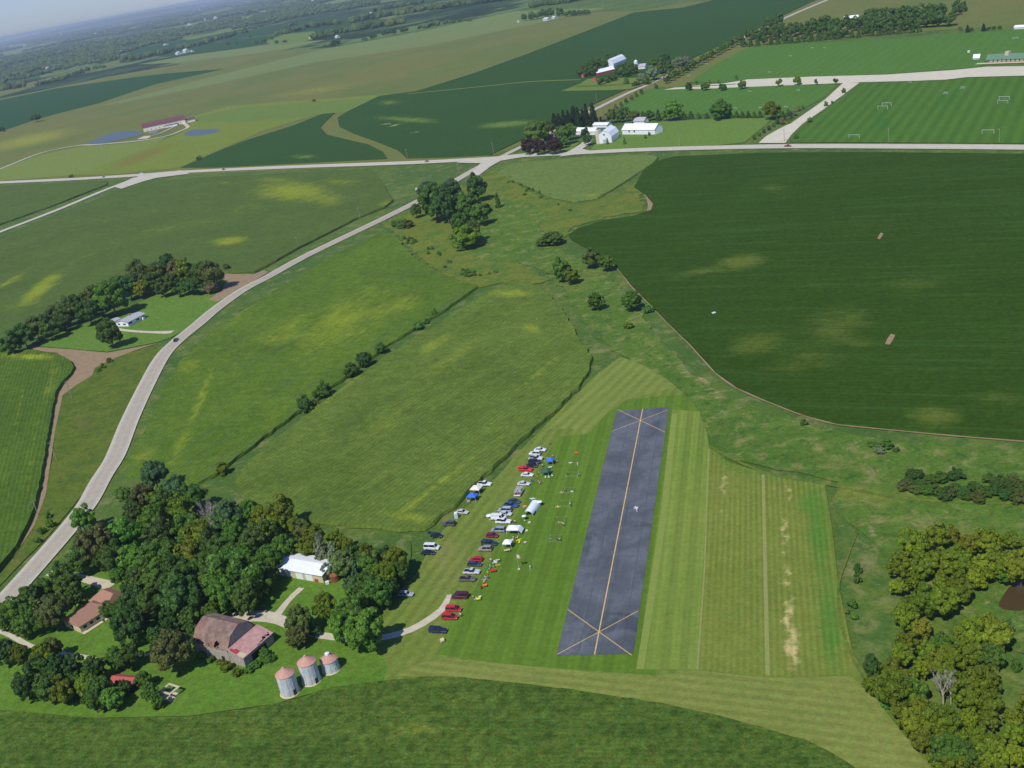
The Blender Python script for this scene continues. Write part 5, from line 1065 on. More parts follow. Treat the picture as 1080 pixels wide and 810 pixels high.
# ------------------------------------------------------------------ grain silos
def silo(px, py, r, h, cone, label, cap=False):
    e = empty('grain_silo', G(px, py), .3); tag(e, label, 'silo', 'grain silos')
    V, F = [], []; n = 40; rings = int(h / .8)
    for k in range(rings + 1):
        for i in range(n):
            a = 2*math.pi*i/n; V.append((r*math.cos(a), r*math.sin(a), h*k/rings))
    for k in range(rings):
        for i in range(n): F.append((k*n+i, k*n+(i+1) % n, (k+1)*n+(i+1) % n, (k+1)*n+i))
    mesh_obj('wall', V, F, M['galv'], e)
    V, F = [], []
    for k in range(1, rings + 0):                     # rolled hoops
        b = len(V); z = h*k/rings
        for (rr_, zz) in ((r+.003, z-.06), (r+.035, z), (r+.003, z+.06)):
            for i in range(n): a = 2*math.pi*i/n; V.append((rr_*math.cos(a), rr_*math.sin(a), zz))
        for j in (0, 1):
            for i in range(n): F.append((b+j*n+i, b+j*n+(i+1) % n, b+(j+1)*n+(i+1) % n, b+(j+1)*n+i))
    mesh_obj('hoops', V, F, M['galv'], e)
    V = [((r+.18)*math.cos(2*math.pi*i/n), (r+.18)*math.sin(2*math.pi*i/n), h-.08) for i in range(n)] + [(.35*math.cos(2*math.pi*i/n), .35*math.sin(2*math.pi*i/n), h+cone*.88) for i in range(n)]
    F = [(i, (i+1) % n, n+(i+1) % n, n+i) for i in range(n)] + [tuple(range(n-1, -1, -1))]
    rf = mesh_obj('roof', V, F, M['rust_cap'], e)
    V, F = [], []
    for i in range(0, n, 4):                          # roof seams
        a = 2*math.pi*i/n; tube(V, F, [((r+.18)*math.cos(a), (r+.18)*math.sin(a), h-.04), (.35*math.cos(a), .35*math.sin(a), h+cone*.88+.03)], [.03, .03], 4)
    mesh_obj('seam', V, F, M['rust_cap'], rf)
    V, F = [], []; rc, hc = (.62, .5) if cap else (.38, .3)
    tube(V, F, [(0,0,h+cone*.82), (0,0,h+cone*.82+hc)], [rc, rc], 16); tube(V, F, [(0,0,h+cone*.82+hc), (0,0,h+cone*.82+hc+.25)], [rc+.06, .06], 16)
    mesh_obj('cap', V, F, M['white_roof'] if cap else M['rust_cap'], e)
    V, F = [], []                                     # ladder, vertical stiffeners
    for i in range(10):
        a = 2*math.pi*i/10 + .2; c, s = math.cos(a), math.sin(a); tube(V, F, [((r+.05)*c, (r+.05)*s, 0), ((r+.05)*c, (r+.05)*s, h-.12)], [.05, .05], 4)
    mesh_obj('stiffener', V, F, M['galv'], e)
    d = bx('door', e, M['dark_wood'] if not cap else M['galv'], (r-.1, r+.09, -.45, .45, .15, 1.9)); d.rotation_euler = (0, 0, R(-62)) 
    V, F = [], []; tube(V, F, [(0,0,-.05), (0,0,.12)], [r+.35, r+.35], n)
    mesh_obj('footing', V, F, M['beige'], e)
silo(306.2, 730.0, 2.55, 6.5, 1.9, 'tall galvanised grain silo with pinkish conical roof, nearest and leftmost of three')
silo(329.0, 717.8, 2.55, 6.7, 1.9, 'tall galvanised grain silo with pinkish conical roof, middle of three')
silo(349.6, 706.2, 2.40, 3.9, 1.6, 'short grain silo with pinkish roof and white cap, rightmost of three', True)

# ------------------------------------------------------------------ white garage
e, Lg = place2('garage', (290.5, 606), (341.6, 615)); dg = 9.0
tag(e, 'long tan shed with white metal roof and white roll-up doors', 'garage')
prism_wall('wall', e, M['tan_wall'], Lg, [(0, 3.1), (dg/2, 4.0), (dg, 3.1)])
prism_roof('roof', e, M['white_roof'], Lg, dg, [(-.6, 2.99), (dg/2, 4.05), (dg + .5, 2.99)], .5)
for i, x in enumerate((Lg*.02, Lg*.22)): door(e, M['white_wall'], x, 0, 2.9, 2.6, name='garage_door')
for i, x in enumerate((-Lg*.37, -Lg*.2)): door(e, M['white_wall'], x, 0, 2.4, 2.5, name='garage_door')
door(e, M['redpatch'], Lg*.36, 0, 1.6, 1.1)
annex = bx('annex', e, M['tan_wall'], (-Lg*.4, Lg*.05, dg + .02, dg + 2.6, 0, 2.3)); bx('annex_roof', annex, M['grey_roof'], (-Lg*.42, Lg*.07, dg + .55, dg + 3.0, 2.32, 2.5))
# rusty tank and white crate beside it
g = G(354, 612); e = empty('storage_tank', g, .5); tag(e, 'rusty brown upright tank beside the white roofed shed', 'tank')
V, F = [], []; tube(V, F, [(0,0,0), (0,0,2.2)], [1.5, 1.5], 20); mesh_obj('body', V, F, flat('rust', (128, 78, 54), .9, .1, .2, 2), e)
V, F = [], []; tube(V, F, [(0,0,2.2), (0,0,2.7)], [1.55, .2], 20); mesh_obj('lid', V, F, flat('rust_lid', (142, 90, 64), .9, .1, .2, 2), e)
def crate(px, py, w, d, h, mat, label, name='crate', cat='crate', rz=.3, lid=None):
    e = empty(name, G(px, py), rz); tag(e, label, cat)
    bx('body', e, mat, (-w/2, w/2, -d/2, d/2, .08, h)); bx('lid', e, lid or mat, (-w/2-.05, w/2+.05, -d/2-.05, d/2+.05, h + .003, h+.1)); bx('base', e, M['dark_wood'], (-w/2+.1, w/2-.1, -d/2+.1, d/2-.1, 0, .078)); return e
crate(345.5, 616, 1.1, .9, .9, M['white_wall'], 'small white box at the corner of the white roofed shed')
crate(219, 690, 1.5, 1.2, 1.1, M['white_wall'], 'white tank box at the foot of the weathered barn')

# ------------------------------------------------------------------ brown roofed house
a, b = G(86.5, 668), G(120, 646.5)
d = (b - a); Lh = d.length; e = empty('brown_roofed_house', (a + b)/2, math.atan2(d.y, d.x)); tag(e, 'long house with brown shingled hip roof between the trees', 'house')
dh = 9.5; hw = 2.7; rh = 2.5
def hip(nm, par, mat, x0, x1, y0, y1, z, rise, hipl, hipr, ov=.5, axis='x', th=.12):
    x0 -= ov; x1 += ov; y0 -= ov; y1 += ov
    if axis == 'x': rl, rr_ = (x0 + hipl, (y0+y1)/2), (x1 - hipr, (y0+y1)/2)
    else: rl, rr_ = ((x0+x1)/2, y0 + hipl), ((x0+x1)/2, y1 - hipr)
    V = [(x0,y0,z),(x1,y0,z),(x1,y1,z),(x0,y1,z),(x0,y0,z+th),(x1,y0,z+th),(x1,y1,z+th),(x0,y1,z+th),(rl[0],rl[1],z+rise),(rr_[0],rr_[1],z+rise)]
    F = [(0,3,2,1),(0,1,5,4),(1,2,6,5),(2,3,7,6),(3,0,4,7)]
    F += [(4,5,9,8),(5,6,9),(6,7,8,9),(7,4,8)] if axis == 'x' else [(4,5,8),(5,6,9,8),(6,7,9),(7,4,8,9)]
    return mesh_obj(nm, V, F, mat, par)
bx('wall', e, M['tan_wall'], (-Lh/2, Lh/2, 0, dh, -.1, hw))
rf = hip('roof', e, M['brown_roof'], -Lh/2, Lh/2 - .6, 0, dh, hw + .003, rh, .6, 3.5)
bx('chimney', rf, M['dark_wood'], (-Lh*.06, -Lh*.06 + .8, dh*.56, dh*.56 + .7, hw + 1.2, hw + rh + .5))
bx('wing', e, M['tan_wall'], (Lh/2 + .02, Lh/2 + 6.5, 1.2, dh + 1.2, -.1, hw + .01))
hip('wing_roof', e, M['brown_roof'], Lh/2 - 1.0, Lh/2 + 6.5, 1.2, dh + 1.2, hw + .02, rh + .35, .8, 3.2, axis='y')
for x in (-Lh*.36, -Lh*.16, Lh*.04, Lh*.24, Lh*.4): win(e, M['white_wall'], M['dark_glass'], x, 0, .9, 1.5, 1.2)
door(e, M['white_wall'], Lh*.14, 0, 1.0, 2.1); win(e, M['white_wall'], M['dark_glass'], -Lh/2, dh*.5, .9, 1.4, 1.2, 'y')
bx('terrace', e, M['beige'], (-Lh*.5, Lh*.35, -1.5, -.02, -.02, .14))

# ------------------------------------------------------------------ small red roofed shed
e, Ls = place2('garden_shed', (119, 727), (139, 732)); e.rotation_euler.z += .15
tag(e, 'small shed with red shingled gable roof among the trees', 'shed'); ds = 4.5
prism_wall('wall', e, M['dark_wood'], Ls, [(0, 2.2), (ds/2, 3.4), (ds, 2.2)]); prism_roof('roof', e, M['red_roof'], Ls, ds, [(-.35, 2.08), (ds/2, 3.48), (ds+.35, 2.08)], .3)
door(e, M['white_wall'], 0, 0, .9, 1.9); win(e, M['white_wall'], M['dark_glass'], Ls*.3, 0, 1, .8, .8)

# ------------------------------------------------------------------ wooden pergola on its pad
a, b = G(176, 734), G(188, 738); d = b - a
e = empty('pergola', G(181, 733), math.atan2(d.y, d.x)); tag(e, 'open wooden frame standing on a small stone pad on the lawn', 'pergola'); w = 4.0
bx('stone_pad', e, M['beige'], (-w/2-.3, w/2+.3, -2.4, 1.2, -.02, .10))
for sx in (-1, 1):
    for sy in (-1, 1): bx('post', e, M['lightwood'], (sx*w/2-.09, sx*w/2+.09, sy*1.6-.09, sy*1.6+.09, .1, 2.0))
bx('top_frame', e, M['lightwood'], (-w/2-.35, w/2+.35, -1.95, -1.35, 2.003, 2.2), (-w/2-.35, w/2+.35, 1.35, 1.95, 2.003, 2.2), (-w/2-.35, -w/2+.35, -1.345, 1.345, 2.003, 2.18), (w/2-.35, w/2+.35, -1.345, 1.345, 2.003, 2.18))

# ------------------------------------------------------------------ white ranch house
a, b = G(135.8, 344.3), G(153.8, 335.2); d = b - a; L1 = d.length
e = empty('ranch_house', (a + b)/2, math.atan2(d.y, d.x)); tag(e, 'low white ranch house with pale grey roof beside its lawn', 'house')
dw = 10.5; nrm = Vector((-d.y, d.x, 0)).normalized()
bx('wall', e, M['white_wall'], (-L1/2, L1/2, 0, dw, -.1, 2.7))
rf = prism_roof('roof', e, M['grey_roof'], L1, dw, [(-.5, 2.72), (dw/2, 4.0), (dw+.5, 2.72)], .6)
prism_wall('gable', e, M['white_wall'], L1 - .05, [(.05, 2.6), (dw/2, 3.95), (dw-.05, 2.6)])
for x in (-L1*.36, L1*.06, L1*.38): win(e, M['white_wall'], M['dark_glass'], x, 0, .9, 3.0, 1.3)
door(e, M['white_wall'], L1*.22, 0, 1.1, 2.1, z=0); win(e, M['white_wall'], M['dark_glass'], -L1/2, dw*.3, .9, 2.6, 1.2, 'y'); win(e, M['white_wall'], M['dark_glass'], -L1/2, dw*.75, .9, 2.2, 1.2, 'y')
bx('chimney', rf, M['brown_roof'], (L1*.1, L1*.1+.8, dw*.62, dw*.62+.8, 3.0, 4.9))
bx('white_cistern', e, M['white_wall'], (L1*.26, L1*.26+1.2, -1.6, -.4, 0, 1.5))
gp = (a + b)/2 + nrm * (dw + 3.0) - d.normalized() * (L1*.42)
e = empty('detached_garage', gp, math.atan2(d.y, d.x)); tag(e, 'small white garage behind the white ranch house', 'garage')
bx('wall', e, M['white_wall'], (-6, 6, 0, 6.5, -.1, 2.5)); prism_roof('roof', e, M['grey_roof'], 12, 6.5, [(-.4, 2.52), (3.25, 3.3), (6.9, 2.52)], .4); door(e, M['white_wall'], -6, 3.2, 2.8, 2.1, 'y', -1, name='garage_door'); win(e, M['white_wall'], M['dark_glass'], 2, 0, .9, 1.2, 1)

# ------------------------------------------------------------------ red roofed hall at the upper left
e, L2 = place2('long_hall', (152, 139.3), (196, 130.0)); tag(e, 'long cream hall with maroon metal roof beside the far ponds', 'building')
dm = 15 * mpp(152, 139)
dm = max(14, min(dm, 34)); hw = 5.0 * vpp(152, 139); rise = 3.2 * vpp(152, 139)
prism_wall('wall', e, M['cream'], L2, [(0, hw), (dm/2, hw + rise), (dm, hw)]); prism_roof('roof', e, M['maroon'], L2, dm, [(-1.0, hw - .3), (dm/2, hw + rise + .1), (dm + 1, hw - .3)], 1.0, .3)
for i in range(9): win(e, M['cream'], M['dark_glass'], -L2*.42 + i*L2*.1, 0, 1.4, 1.5, 1.6)
bx('east_wing', e, M['cream'], (L2*.5 + .05, L2*.5 + 16, 2, dm*.7, -.1, hw*.62)); bx('east_wing_roof', e, M['maroon'], (L2*.5 + .2, L2*.5 + 17, 1, dm*.7 + 1, hw*.62 + .003, hw*.62 + .8))
for i in range(3): win(e, M['cream'], M['dark_glass'], -L2/2, dm*(.2 + i*.28), 1.6, 2.2, 2.0, 'y')
bx('porch', e, M['white_wall'], (L2*.02, L2*.3, -6, -.02, 0, 3.2)); bx('porch_roof', e, M['maroon'], (L2*.0, L2*.32, -6.6, -.1, 3.203, 3.6))

# ------------------------------------------------------------------ the white farm
def gable_px(name, pa, pb, depth, hw, prof_rel, wall, roofm, label, cat, over=.4, thick=.16):
    """prof_rel: list of (fraction of depth, height above eave)"""
    e, L_ = place2(name, pa, pb); tag(e, label, cat)
    pr = [(f * depth, hw + z) for f, z in prof_rel]
    prism_wall('wall', e, wall, L_, [(y, z) for y, z in pr])
    pr2 = [(y + (-.5 if i == 0 else .5 if i == len(pr)-1 else 0), z - (.25 if i in (0, len(pr)-1) else -.03)) for i, (y, z) in enumerate(pr)]
    prism_roof('roof', e, roofm, L_, depth, pr2, over, thick); return e, L_
vb = vpp(640, 150); mb = mpp(640, 150)
e, L_ = gable_px('machine_shed', (656.5, 141.8), (691, 141.8), 13*mb, 5.2*vb, [(0, 0), (.5, 4.2), (1, 0)], M['white_wall'], M['white_roof'], 'long white metal shed, largest building of the white farm', 'shed')
for x in (-L_*.28, -L_*.12): win(e, M['dark_glass'], M['dark_glass'], x, 0, 2, 1.6, 1.6)
door(e, M['white_wall'], L_/2, 6*mb, 6, 4.5, 'y', 1, name='sliding_door')
# gambrel barn: ridge runs away to the right
a, b = G(645.5, 150.3), G(653, 144.5); d = b - a; Lq = d.length
wq = (G(634, 150.3) - G(645.5, 150.3)).length; nrm = Vector((-d.y, d.x, 0)).normalized()
e = empty('white_barn', (a + b)/2, math.atan2(d.y, d.x)); tag(e, 'white gambrel barn with its gable towards the cross road', 'barn')
hq = 7.0*vb
prq = [(0, hq), (wq*.16, hq + 3.2), (wq*.5, hq + 5.6), (wq*.84, hq + 3.2), (wq, hq)]
prism_wall('wall', e, M['white_wall'], Lq, prq); prism_roof('roof', e, M['white_roof'], Lq, wq, [(-.4, hq - .8)] + [(y, z + .05) for y, z in prq[1:-1]] + [(wq + .4, hq - .8)], .5, .2)
door(e, M['grey_roof'], -Lq/2, wq*.5, 3.0, 3.4, 'y', -1); win(e, M['dark_glass'], M['dark_glass'], -Lq/2, wq*.5, hq + 1, 1.4, 1.4, 'y')
gable_px('cattle_shed', (605.5, 142), (628, 142.3), 9*mb, 4*vb, [(0, 0), (.2, 1.8), (.5, 2.6), (.8, 1.8), (1, 0)], M['white_wall'], M['white_roof'], 'low white round roofed shed left of the white barn', 'shed')
gable_px('implement_shed', (625.5, 134.5), (640.5, 134.5), 8*mb, 3*vb, [(0, 0), (.5, 1.6), (1, 0)], M['white_wall'], M['white_roof'], 'small white shed behind the white barn', 'shed')
gable_px('corn_crib', (668.5, 130.2), (679.5, 130), 8*mb, 2.5*vb, [(0, 0), (.5, 3.0), (1, 0)], M['white_wall'], M['grey_roof'], 'small pale hip roofed shed behind the long white shed', 'shed')
gable_px('farmhouse', (574.5, 153.5), (584, 153), 9*mb, 5*vb, [(0, 0), (.5, 4.5), (1, 0)], M['white_wall'], flat('dusty_brown_roof', (140, 106, 104), .9, .1, .08, 1), 'farmhouse with dusty brown roof among dark trees at the junction', 'house')
e = empty('silo', G(631.3, 151.5)); tag(e, 'tall plain tan concrete silo left of the white barn', 'silo')
V, F = [], []; tube(V, F, [(0,0,0), (0,0,13*vb)], [2.1*mb, 2.1*mb], 24); mesh_obj('wall', V, F, M['beige'], e)
V, F = [], []; tube(V, F, [(0,0,13*vb), (0,0,13*vb + .6), (0,0,13*vb + 1.6)], [2.2*mb, 2.1*mb, .4], 24); mesh_obj('roof', V, F, M['beige'], e)
# ------------------------------------------------------------------ the farm on the diagonal road
vb, mb = vpp(645, 78), mpp(645, 78)
e, L_ = gable_px('long_shed', (630, 80), (648.5, 75.5), 8*mb, 3*vb, [(0, 0), (.5, 3.5), (1, 0)], M['redpatch'], M['white_roof'], 'long low shed with pale metal roof and red walls', 'shed')
gable_px('metal_barn', (647.5, 71), (660.5, 65.5), 10*mb, 4*vb, [(0, 0), (.22, 4.5), (.5, 6.5), (.78, 4.5), (1, 0)], M['white_wall'], M['white_roof'], 'tall barn with shining pale metal roof on the diagonal road', 'barn')
gable_px('far_farmhouse', (673.5, 73.5), (680.5, 72.8), 6*mb, 3*vb, [(0, 0), (.5, 3), (1, 0)], M['white_wall'], M['grey_roof'], 'small pale house between the trees on the diagonal road', 'house')
e = empty('feed_silo', G(671, 69)); tag(e, 'small white feed silo right of the far metal barn', 'silo')
V, F = [], []; tube(V, F, [(0,0,0), (0,0,4.6*vb)], [2.1*mb, 2.1*mb], 20); mesh_obj('wall', V, F, M['white_wall'], e); V, F = [], []; tube(V, F, [(0,0,4.6*vb), (0,0,6.2*vb)], [2.2*mb, .3], 20); mesh_obj('roof', V, F, M['white_roof'], e)
for x, y, r_, lb in ((615.2, 82, 1.9, 'red round tank at the left edge of the far farm'), (627.5, 86, 2.3, 'dull red tank in front of the long far shed')):
    e = empty('fuel_tank', G(x, y)); tag(e, lb, 'tank'); V, F = [], []; tube(V, F, [(0,0,0), (0,0,3.4*vb)], [r_*mb, r_*mb], 18); mesh_obj('body', V, F, flat('red_tank', (184, 92, 84), .7, .2, .1, 1), e)
    V, F = [], []; tube(V, F, [(0,0,3.4*vb), (0,0,4.3*vb)], [r_*mb, .3], 18); mesh_obj('lid', V, F, M['redpatch'], e)
# ------------------------------------------------------------------ soccer pavilion and white sheds
vb, mb = vpp(1050, 66), mpp(1050, 66)
e, L_ = gable_px('clubhouse', (1042, 65.5), (1108, 63), 7.5*mb, 2.3*vb, [(0, 0), (.5, 4.5), (1, 0)], M['tan_wall'], M['green_roof'], 'long low clubhouse with green metal roof beside the gravel parking', 'building', over=2.0)
for i in range(14): bx('post', e, M['dark_wood'], (-L_/2 + 2 + i*L_/14, -L_/2 + 2.6 + i*L_/14, -3.0, -2.4, 0, 2.6))
bx('cupola', e, M['tan_wall'], (-L_*.24, -L_*.18, 2, 7, 4.5, 8.5)); bx('terrace', e, M['beige'], (-L_/2 - 8, L_/2, -9, -3.4, -.02, .12))
gable_px('white_marquee', (1026.5, 62.8), (1033, 62.3), 5*mb, 1.6*vb, [(0, 0), (.5, 3), (1, 0)], M['white_wall'], M['white_roof'], 'small white marquee left of the clubhouse', 'tent')
gable_px('white_long_shed', (1069.5, 30.8), (1110, 29), 5*mb, 2.2*vb, [(0, 0), (.5, 1.8), (1, 0)], M['white_wall'], M['white_roof'], 'long low white shed at the right edge beyond the soccer field', 'shed')
vb, mb = vpp(898, 27), mpp(898, 27)
gable_px('white_hall', (889, 28.5), (904, 27), 10*mb, 2.4*vb, [(0, 0), (.5, 10), (1, 0)], M['white_wall'], M['white_roof'], 'white hall with peaked roof inside the long wood', 'building')
# ------------------------------------------------------------------ tiny far buildings
FAR = [(186.5, 58, 7.5, 3.5, 'white barn with low roof, left of the far white pair'), (194.5, 56, 7, 4.5, 'white barn with reddish gable, right of the far white pair'), (201.5, 55, 4, 2, 'small white shed beside the far white pair'),
       (49, 73.5, 6, 3, 'larger white building left of the wooded belt'), (56.5, 71.5, 4, 3, 'small white building in the wooded belt'), (40, 76, 4.5, 2, 'low white building at the left of the wooded belt'),
       (126.5, 56, 4, 3, 'small white house at the edge of the far bean strip'), (100, 37.5, 8, 3.5, 'white roofed group in the middle of the wooded belt'), (88, 41, 4, 1.8, 'low white building left of the white roofed group'),
       (208, 20.5, 4, 3, 'white house right of the far woods'), (198, 27, 6, 2.4, 'white roof at the upper edge of the wooded belt'), (216, 21.5, 5, 2.4, 'white shed left of two long far sheds'), (226, 20, 7, 2.6, 'long white shed in the far belt'),
       (210, 11.5, 4, 2.5, 'tiny white house close to the horizon'), (168, 21.5, 5, 2, 'tiny white sheds close to the horizon'), (329, 2.5, 7, 2.6, 'white house at the top edge of the view'), (271, 22.5, 5, 2, 'bluish roofed house in the wooded belt'),
       (390.5, 16.5, 9, 3.6, 'long white roofed building in the far tree line'), (354.5, 40.5, 5, 3.2, 'pale farm building left of the far broken hedge'), (326.5, 41, 2.6, 2, 'tiny white shed at the left end of a tree line'),
       (575, 22, 7.5, 3.4, 'larger white shed near the top edge'), (583.5, 20, 5, 2.8, 'smaller white shed near the top edge'), (546.5, 24, 2.4, 2.2, 'tiny white hut left of the white sheds'), (64, 37.5, 7, 2.4, 'pale village roofs on the horizon'), (25, 49, 3, 2.2, 'white house close to the left horizon'),
       (11, 49, 3, 1.8, 'tiny pale house at the left horizon'), (33, 52, 2.6, 1.6, 'tiny pale house below the left horizon'), (173, 48, 6, 1.6, 'low pale sheds on the bean field edge'), (897, 27.5, 0, 0, '')]
M['far_white'] = flat('weathered_white', (196, 200, 202), .7, .2, .1, .1)
for x, y, w, h, lb in FAR:
    if w == 0: continue
    mb, vb = mpp(x, y), vpp(x, y); Lx = w * mb; hh = h * vb
    e = empty('far_building', G(x, y), pang((x - 3, y + .3), (x + 3, y - .3)) + R(random.Random(int(x)).uniform(-6, 6))); tag(e, lb, 'building', 'white farm buildings in the distance'); dd = min(Lx * .7, 30)
    prism_wall('wall', e, M['far_white'], Lx, [(0, hh*.55), (dd/2, hh*.9), (dd, hh*.55)])
    prism_roof('roof', e, M['far_white'] if 'bluish' not in lb else M['grey_roof'], Lx, dd, [(-.5, hh*.52), (dd/2, hh*.93), (dd+.5, hh*.52)], .6, .3)

# ------------------------------------------------------------------ utility poles
M['pole'] = flat('grey_pole_wood', (148, 138, 126), .9, .1, .15, 3)
def upole(bx_, by_, tx, ty, label, arm=True):
    g = G(bx_, by_); h = math.hypot(tx-bx_, ty-by_) * vpp(bx_, by_); h = min(max(h, 7), 13)
    e = empty('utility_pole', g, R(40)); tag(e, label, 'utility pole', 'utility poles')
    V, F = [], []; tube(V, F, [(0,0,0), (0,0,h)], [.19, .13], 8); mesh_obj('pole', V, F, M['pole'], e)
    if arm:
        bx('crossarm', e, M['pole'], (-1.2, 1.2, .135, .25, h-.9, h-.75))
        for x in (-1.1, -.5, .5, 1.1):
            V, F = [], []; tube(V, F, [(x, .19, h-.748), (x, .19, h-.55)], [.06, .04], 6); mesh_obj('insulator', V, F, M['white_wall'], e)
for q in ((41, 545, 36, 527, 'utility pole with crossarm beside the dirt track, nearest to the camera'), (60, 486, 54, 465, 'utility pole beside the dirt track, middle of three'), (76, 420, 71, 401, 'utility pole beside the dirt track where it widens'),
          (315, 261.5, 312.5, 249, 'utility pole on the left verge of the curved road'), (380, 231, 378.5, 218, 'utility pole on the verge above the curved road bend'), (521, 163.5, 519, 150, 'utility pole left of the road junction'),
          (430, 167, 429, 157, 'utility pole at the grass waterway on the cross road'), (629.5, 108, 629, 99, 'utility pole at the diagonal road above the white farm'), (717, 154.5, 715.5, 141, 'utility pole on the lawn right of the white farm'),
          (937.7, 150, 937.5, 135, 'utility pole in front of the striped soccer field, left one'), (1054, 150, 1054, 135, 'utility pole in front of the striped soccer field, right one'), (827.5, 149, 827, 136, 'utility pole at the mouth of the gravel lane'),
          (484, 182, 484, 170, 'utility pole beside the car on the cross road')): upole(*q)
# small sign box on the creek verge
e = empty('meter_post', G(440, 203)); tag(e, 'grey box on two posts in the grass left of the creek trees', 'meter box')
bx('post', e, M['pole'], (-.5, -.38, -.06, .06, 0, 3)); bx('post', e, M['pole'], (.38, .5, -.06, .06, 0, 3)); bx('box', e, M['galv'], (-1.0, 1.0, .065, .5, 1.6, 4.0))
crate(753, 331.5, 1.6, 1.2, .9, M['white_wall'], 'small white box out in the dark soybean field')
# ------------------------------------------------------------------ soccer goals
M['net'] = flat('white_net', (210, 216, 212), .8, .2)
def goal(x, y, w_px, label, h_px=None, full=True):
    mb, vb = mpp(x, y), vpp(x, y); w = w_px*mb; h = (h_px or w_px*.32)*vb; t_ = .07
    e = empty('soccer_goal', G(x, y), pang((x - 8, y), (x + 8, y))); tag(e, label, 'soccer goal', 'soccer goals')
    for s in (-1, 1): bx('post', e, M['white_wall'], (s*w/2-t_, s*w/2+t_, -t_, t_, 0, h))
    bx('crossbar', e, M['white_wall'], (-w/2-t_, w/2+t_, -t_, t_, h+.003, h+.003+2*t_))
    V, F = [], []
    for i in range(9): xx = -w/2 + w*i/8; tube(V, F, [(xx, t_, h), (xx, .6, h*.6), (xx, 1.3, .02)], [.008]*3, 3)
    for k in range(1, 4): f = k/4; tube(V, F, [(-w/2, t_ + (1.3-t_)*f, h*(1-f)+.03), (w/2, t_ + (1.3-t_)*f, h*(1-f)+.03)], [.008]*2, 3)
    mesh_obj('net', V, F, M['net'], e)
for q in ((901, 146, 12, 'large white goal near the lower left corner of the striped field'), (931, 115.5, 11.5, 'front goal of the left pair on the striped field'), (935.3, 112, 11, 'rear goal of the left pair on the striped field'),
          (1042, 141, 12.5, 'white goal near the road at right on the striped field'), (1057.5, 109.5, 11.5, 'front goal of the right pair on the striped field'), (1059.2, 105.5, 11.5, 'rear goal of the right pair on the striped field'),
          (833.3, 59.5, 4, 'small goal in the middle of the upper soccer field'), (811.7, 77, 4, 'small goal at the lower left of the upper soccer field'), (856.7, 51, 3.2, 'left small goal near the long wood'), (869.7, 51, 3.2, 'right small goal near the long wood'),
          (791, 97, 3.5, 'small goal left on the pitch below the parking strip'), (842, 96, 3.5, 'small goal right on the pitch below the parking strip'), (829, 113.5, 4.2, 'small goal near the lane hedge'), (802, 114.5, 4.2, 'small goal left of the round hedge tree'),
          (775.5, 115, 4, 'small goal behind the row of hedge conifers'), (745, 68, 3.2, 'small goal beside the roadside tree row, upper'), (726.5, 80.5, 3.2, 'small goal beside the roadside tree row, lower'), (960, 87.5, 3.2, 'small goal at the edge of the parking strip'),
          (1067, 80.5, 3, 'small goal below the clubhouse parking')): goal(*q)
def bleacher(x, y, w_px, label, rz=0):
    w = w_px * mpp(x, y); e = empty('bleacher', G(x, y), rz + pang((x - 8, y), (x + 8, y))); tag(e, label, 'bleacher', 'metal bleachers')
    for k in range(4): bx('bench', e, M['galv'], (-w/2, w/2, k*.7, k*.7+.35, .4+k*.4, .45+k*.4))
    for s in (-1, 1): bx('frame', e, M['galv'], (s*w*.45-.05, s*w*.45+.05, 0, 2.5, 0, .38), (s*w*.45-.05, s*w*.45+.05, 2.2, 2.4, .383, 1.55))
bleacher(996, 99.5, 4.5, 'metal bleacher on the striped field, left one'); bleacher(1014, 93.7, 4.5, 'metal bleacher on the striped field, right one'); bleacher(1071.5, 41, 6, 'long metal bleacher on the upper soccer field', 1.1)
crate(1021.8, 55.5, 2.0, 1.6, 2.0, M['white_wall'], 'white box on the upper soccer field above the marquee')
# ------------------------------------------------------------------ vehicles
PAINT = {}
def paint(rgb):
    if rgb not in PAINT:
        t = NT('car_paint', .28, .5); t.b.inputs['Coat Weight'].default_value = .5; t.b.inputs['Coat Roughness'].default_value = .1
        PAINT[rgb] = t.out(lin(rgb))
    return PAINT[rgb]
M['tyre'] = flat('tyre_rubber', (34, 34, 36), .9, .2); M['rim'] = flat('wheel_rim', (170, 172, 176), .35, .5, metal=.6)
M['lamp'] = flat('lamp_glass', (226, 228, 230), .2, .5); M['tail'] = flat('tail_lamp', (140, 26, 24), .3, .5)
M['trim'] = flat('black_trim', (30, 31, 33), .7, .3); M['car_glass'] = flat('car_glass', (34, 42, 50), .08, .6)
def loft(st, nseg=8):
    """st: (x, z bottom, z top, half width); rounded box sections"""
    V, F = [], []
    for (x, zb, zt, hw) in st:
        h = zt - zb; c = min(.12, h*.3)
        V += [(x,-hw*.92,zb),(x,-hw,zb+c),(x,-hw,zt-c*1.3),(x,-hw*.88,zt),(x,hw*.88,zt),(x,hw,zt-c*1.3),(x,hw,zb+c),(x,hw*.92,zb)]
    n = 8
    for k in range(len(st) - 1):
        for i in range(n): F.append((k*n+i, k*n+(i+1) % n, (k+1)*n+(i+1) % n, (k+1)*n+i))
    F.append(tuple(range(n-1, -1, -1))); F.append(tuple((len(st)-1)*n+i for i in range(n)))
    return V, F
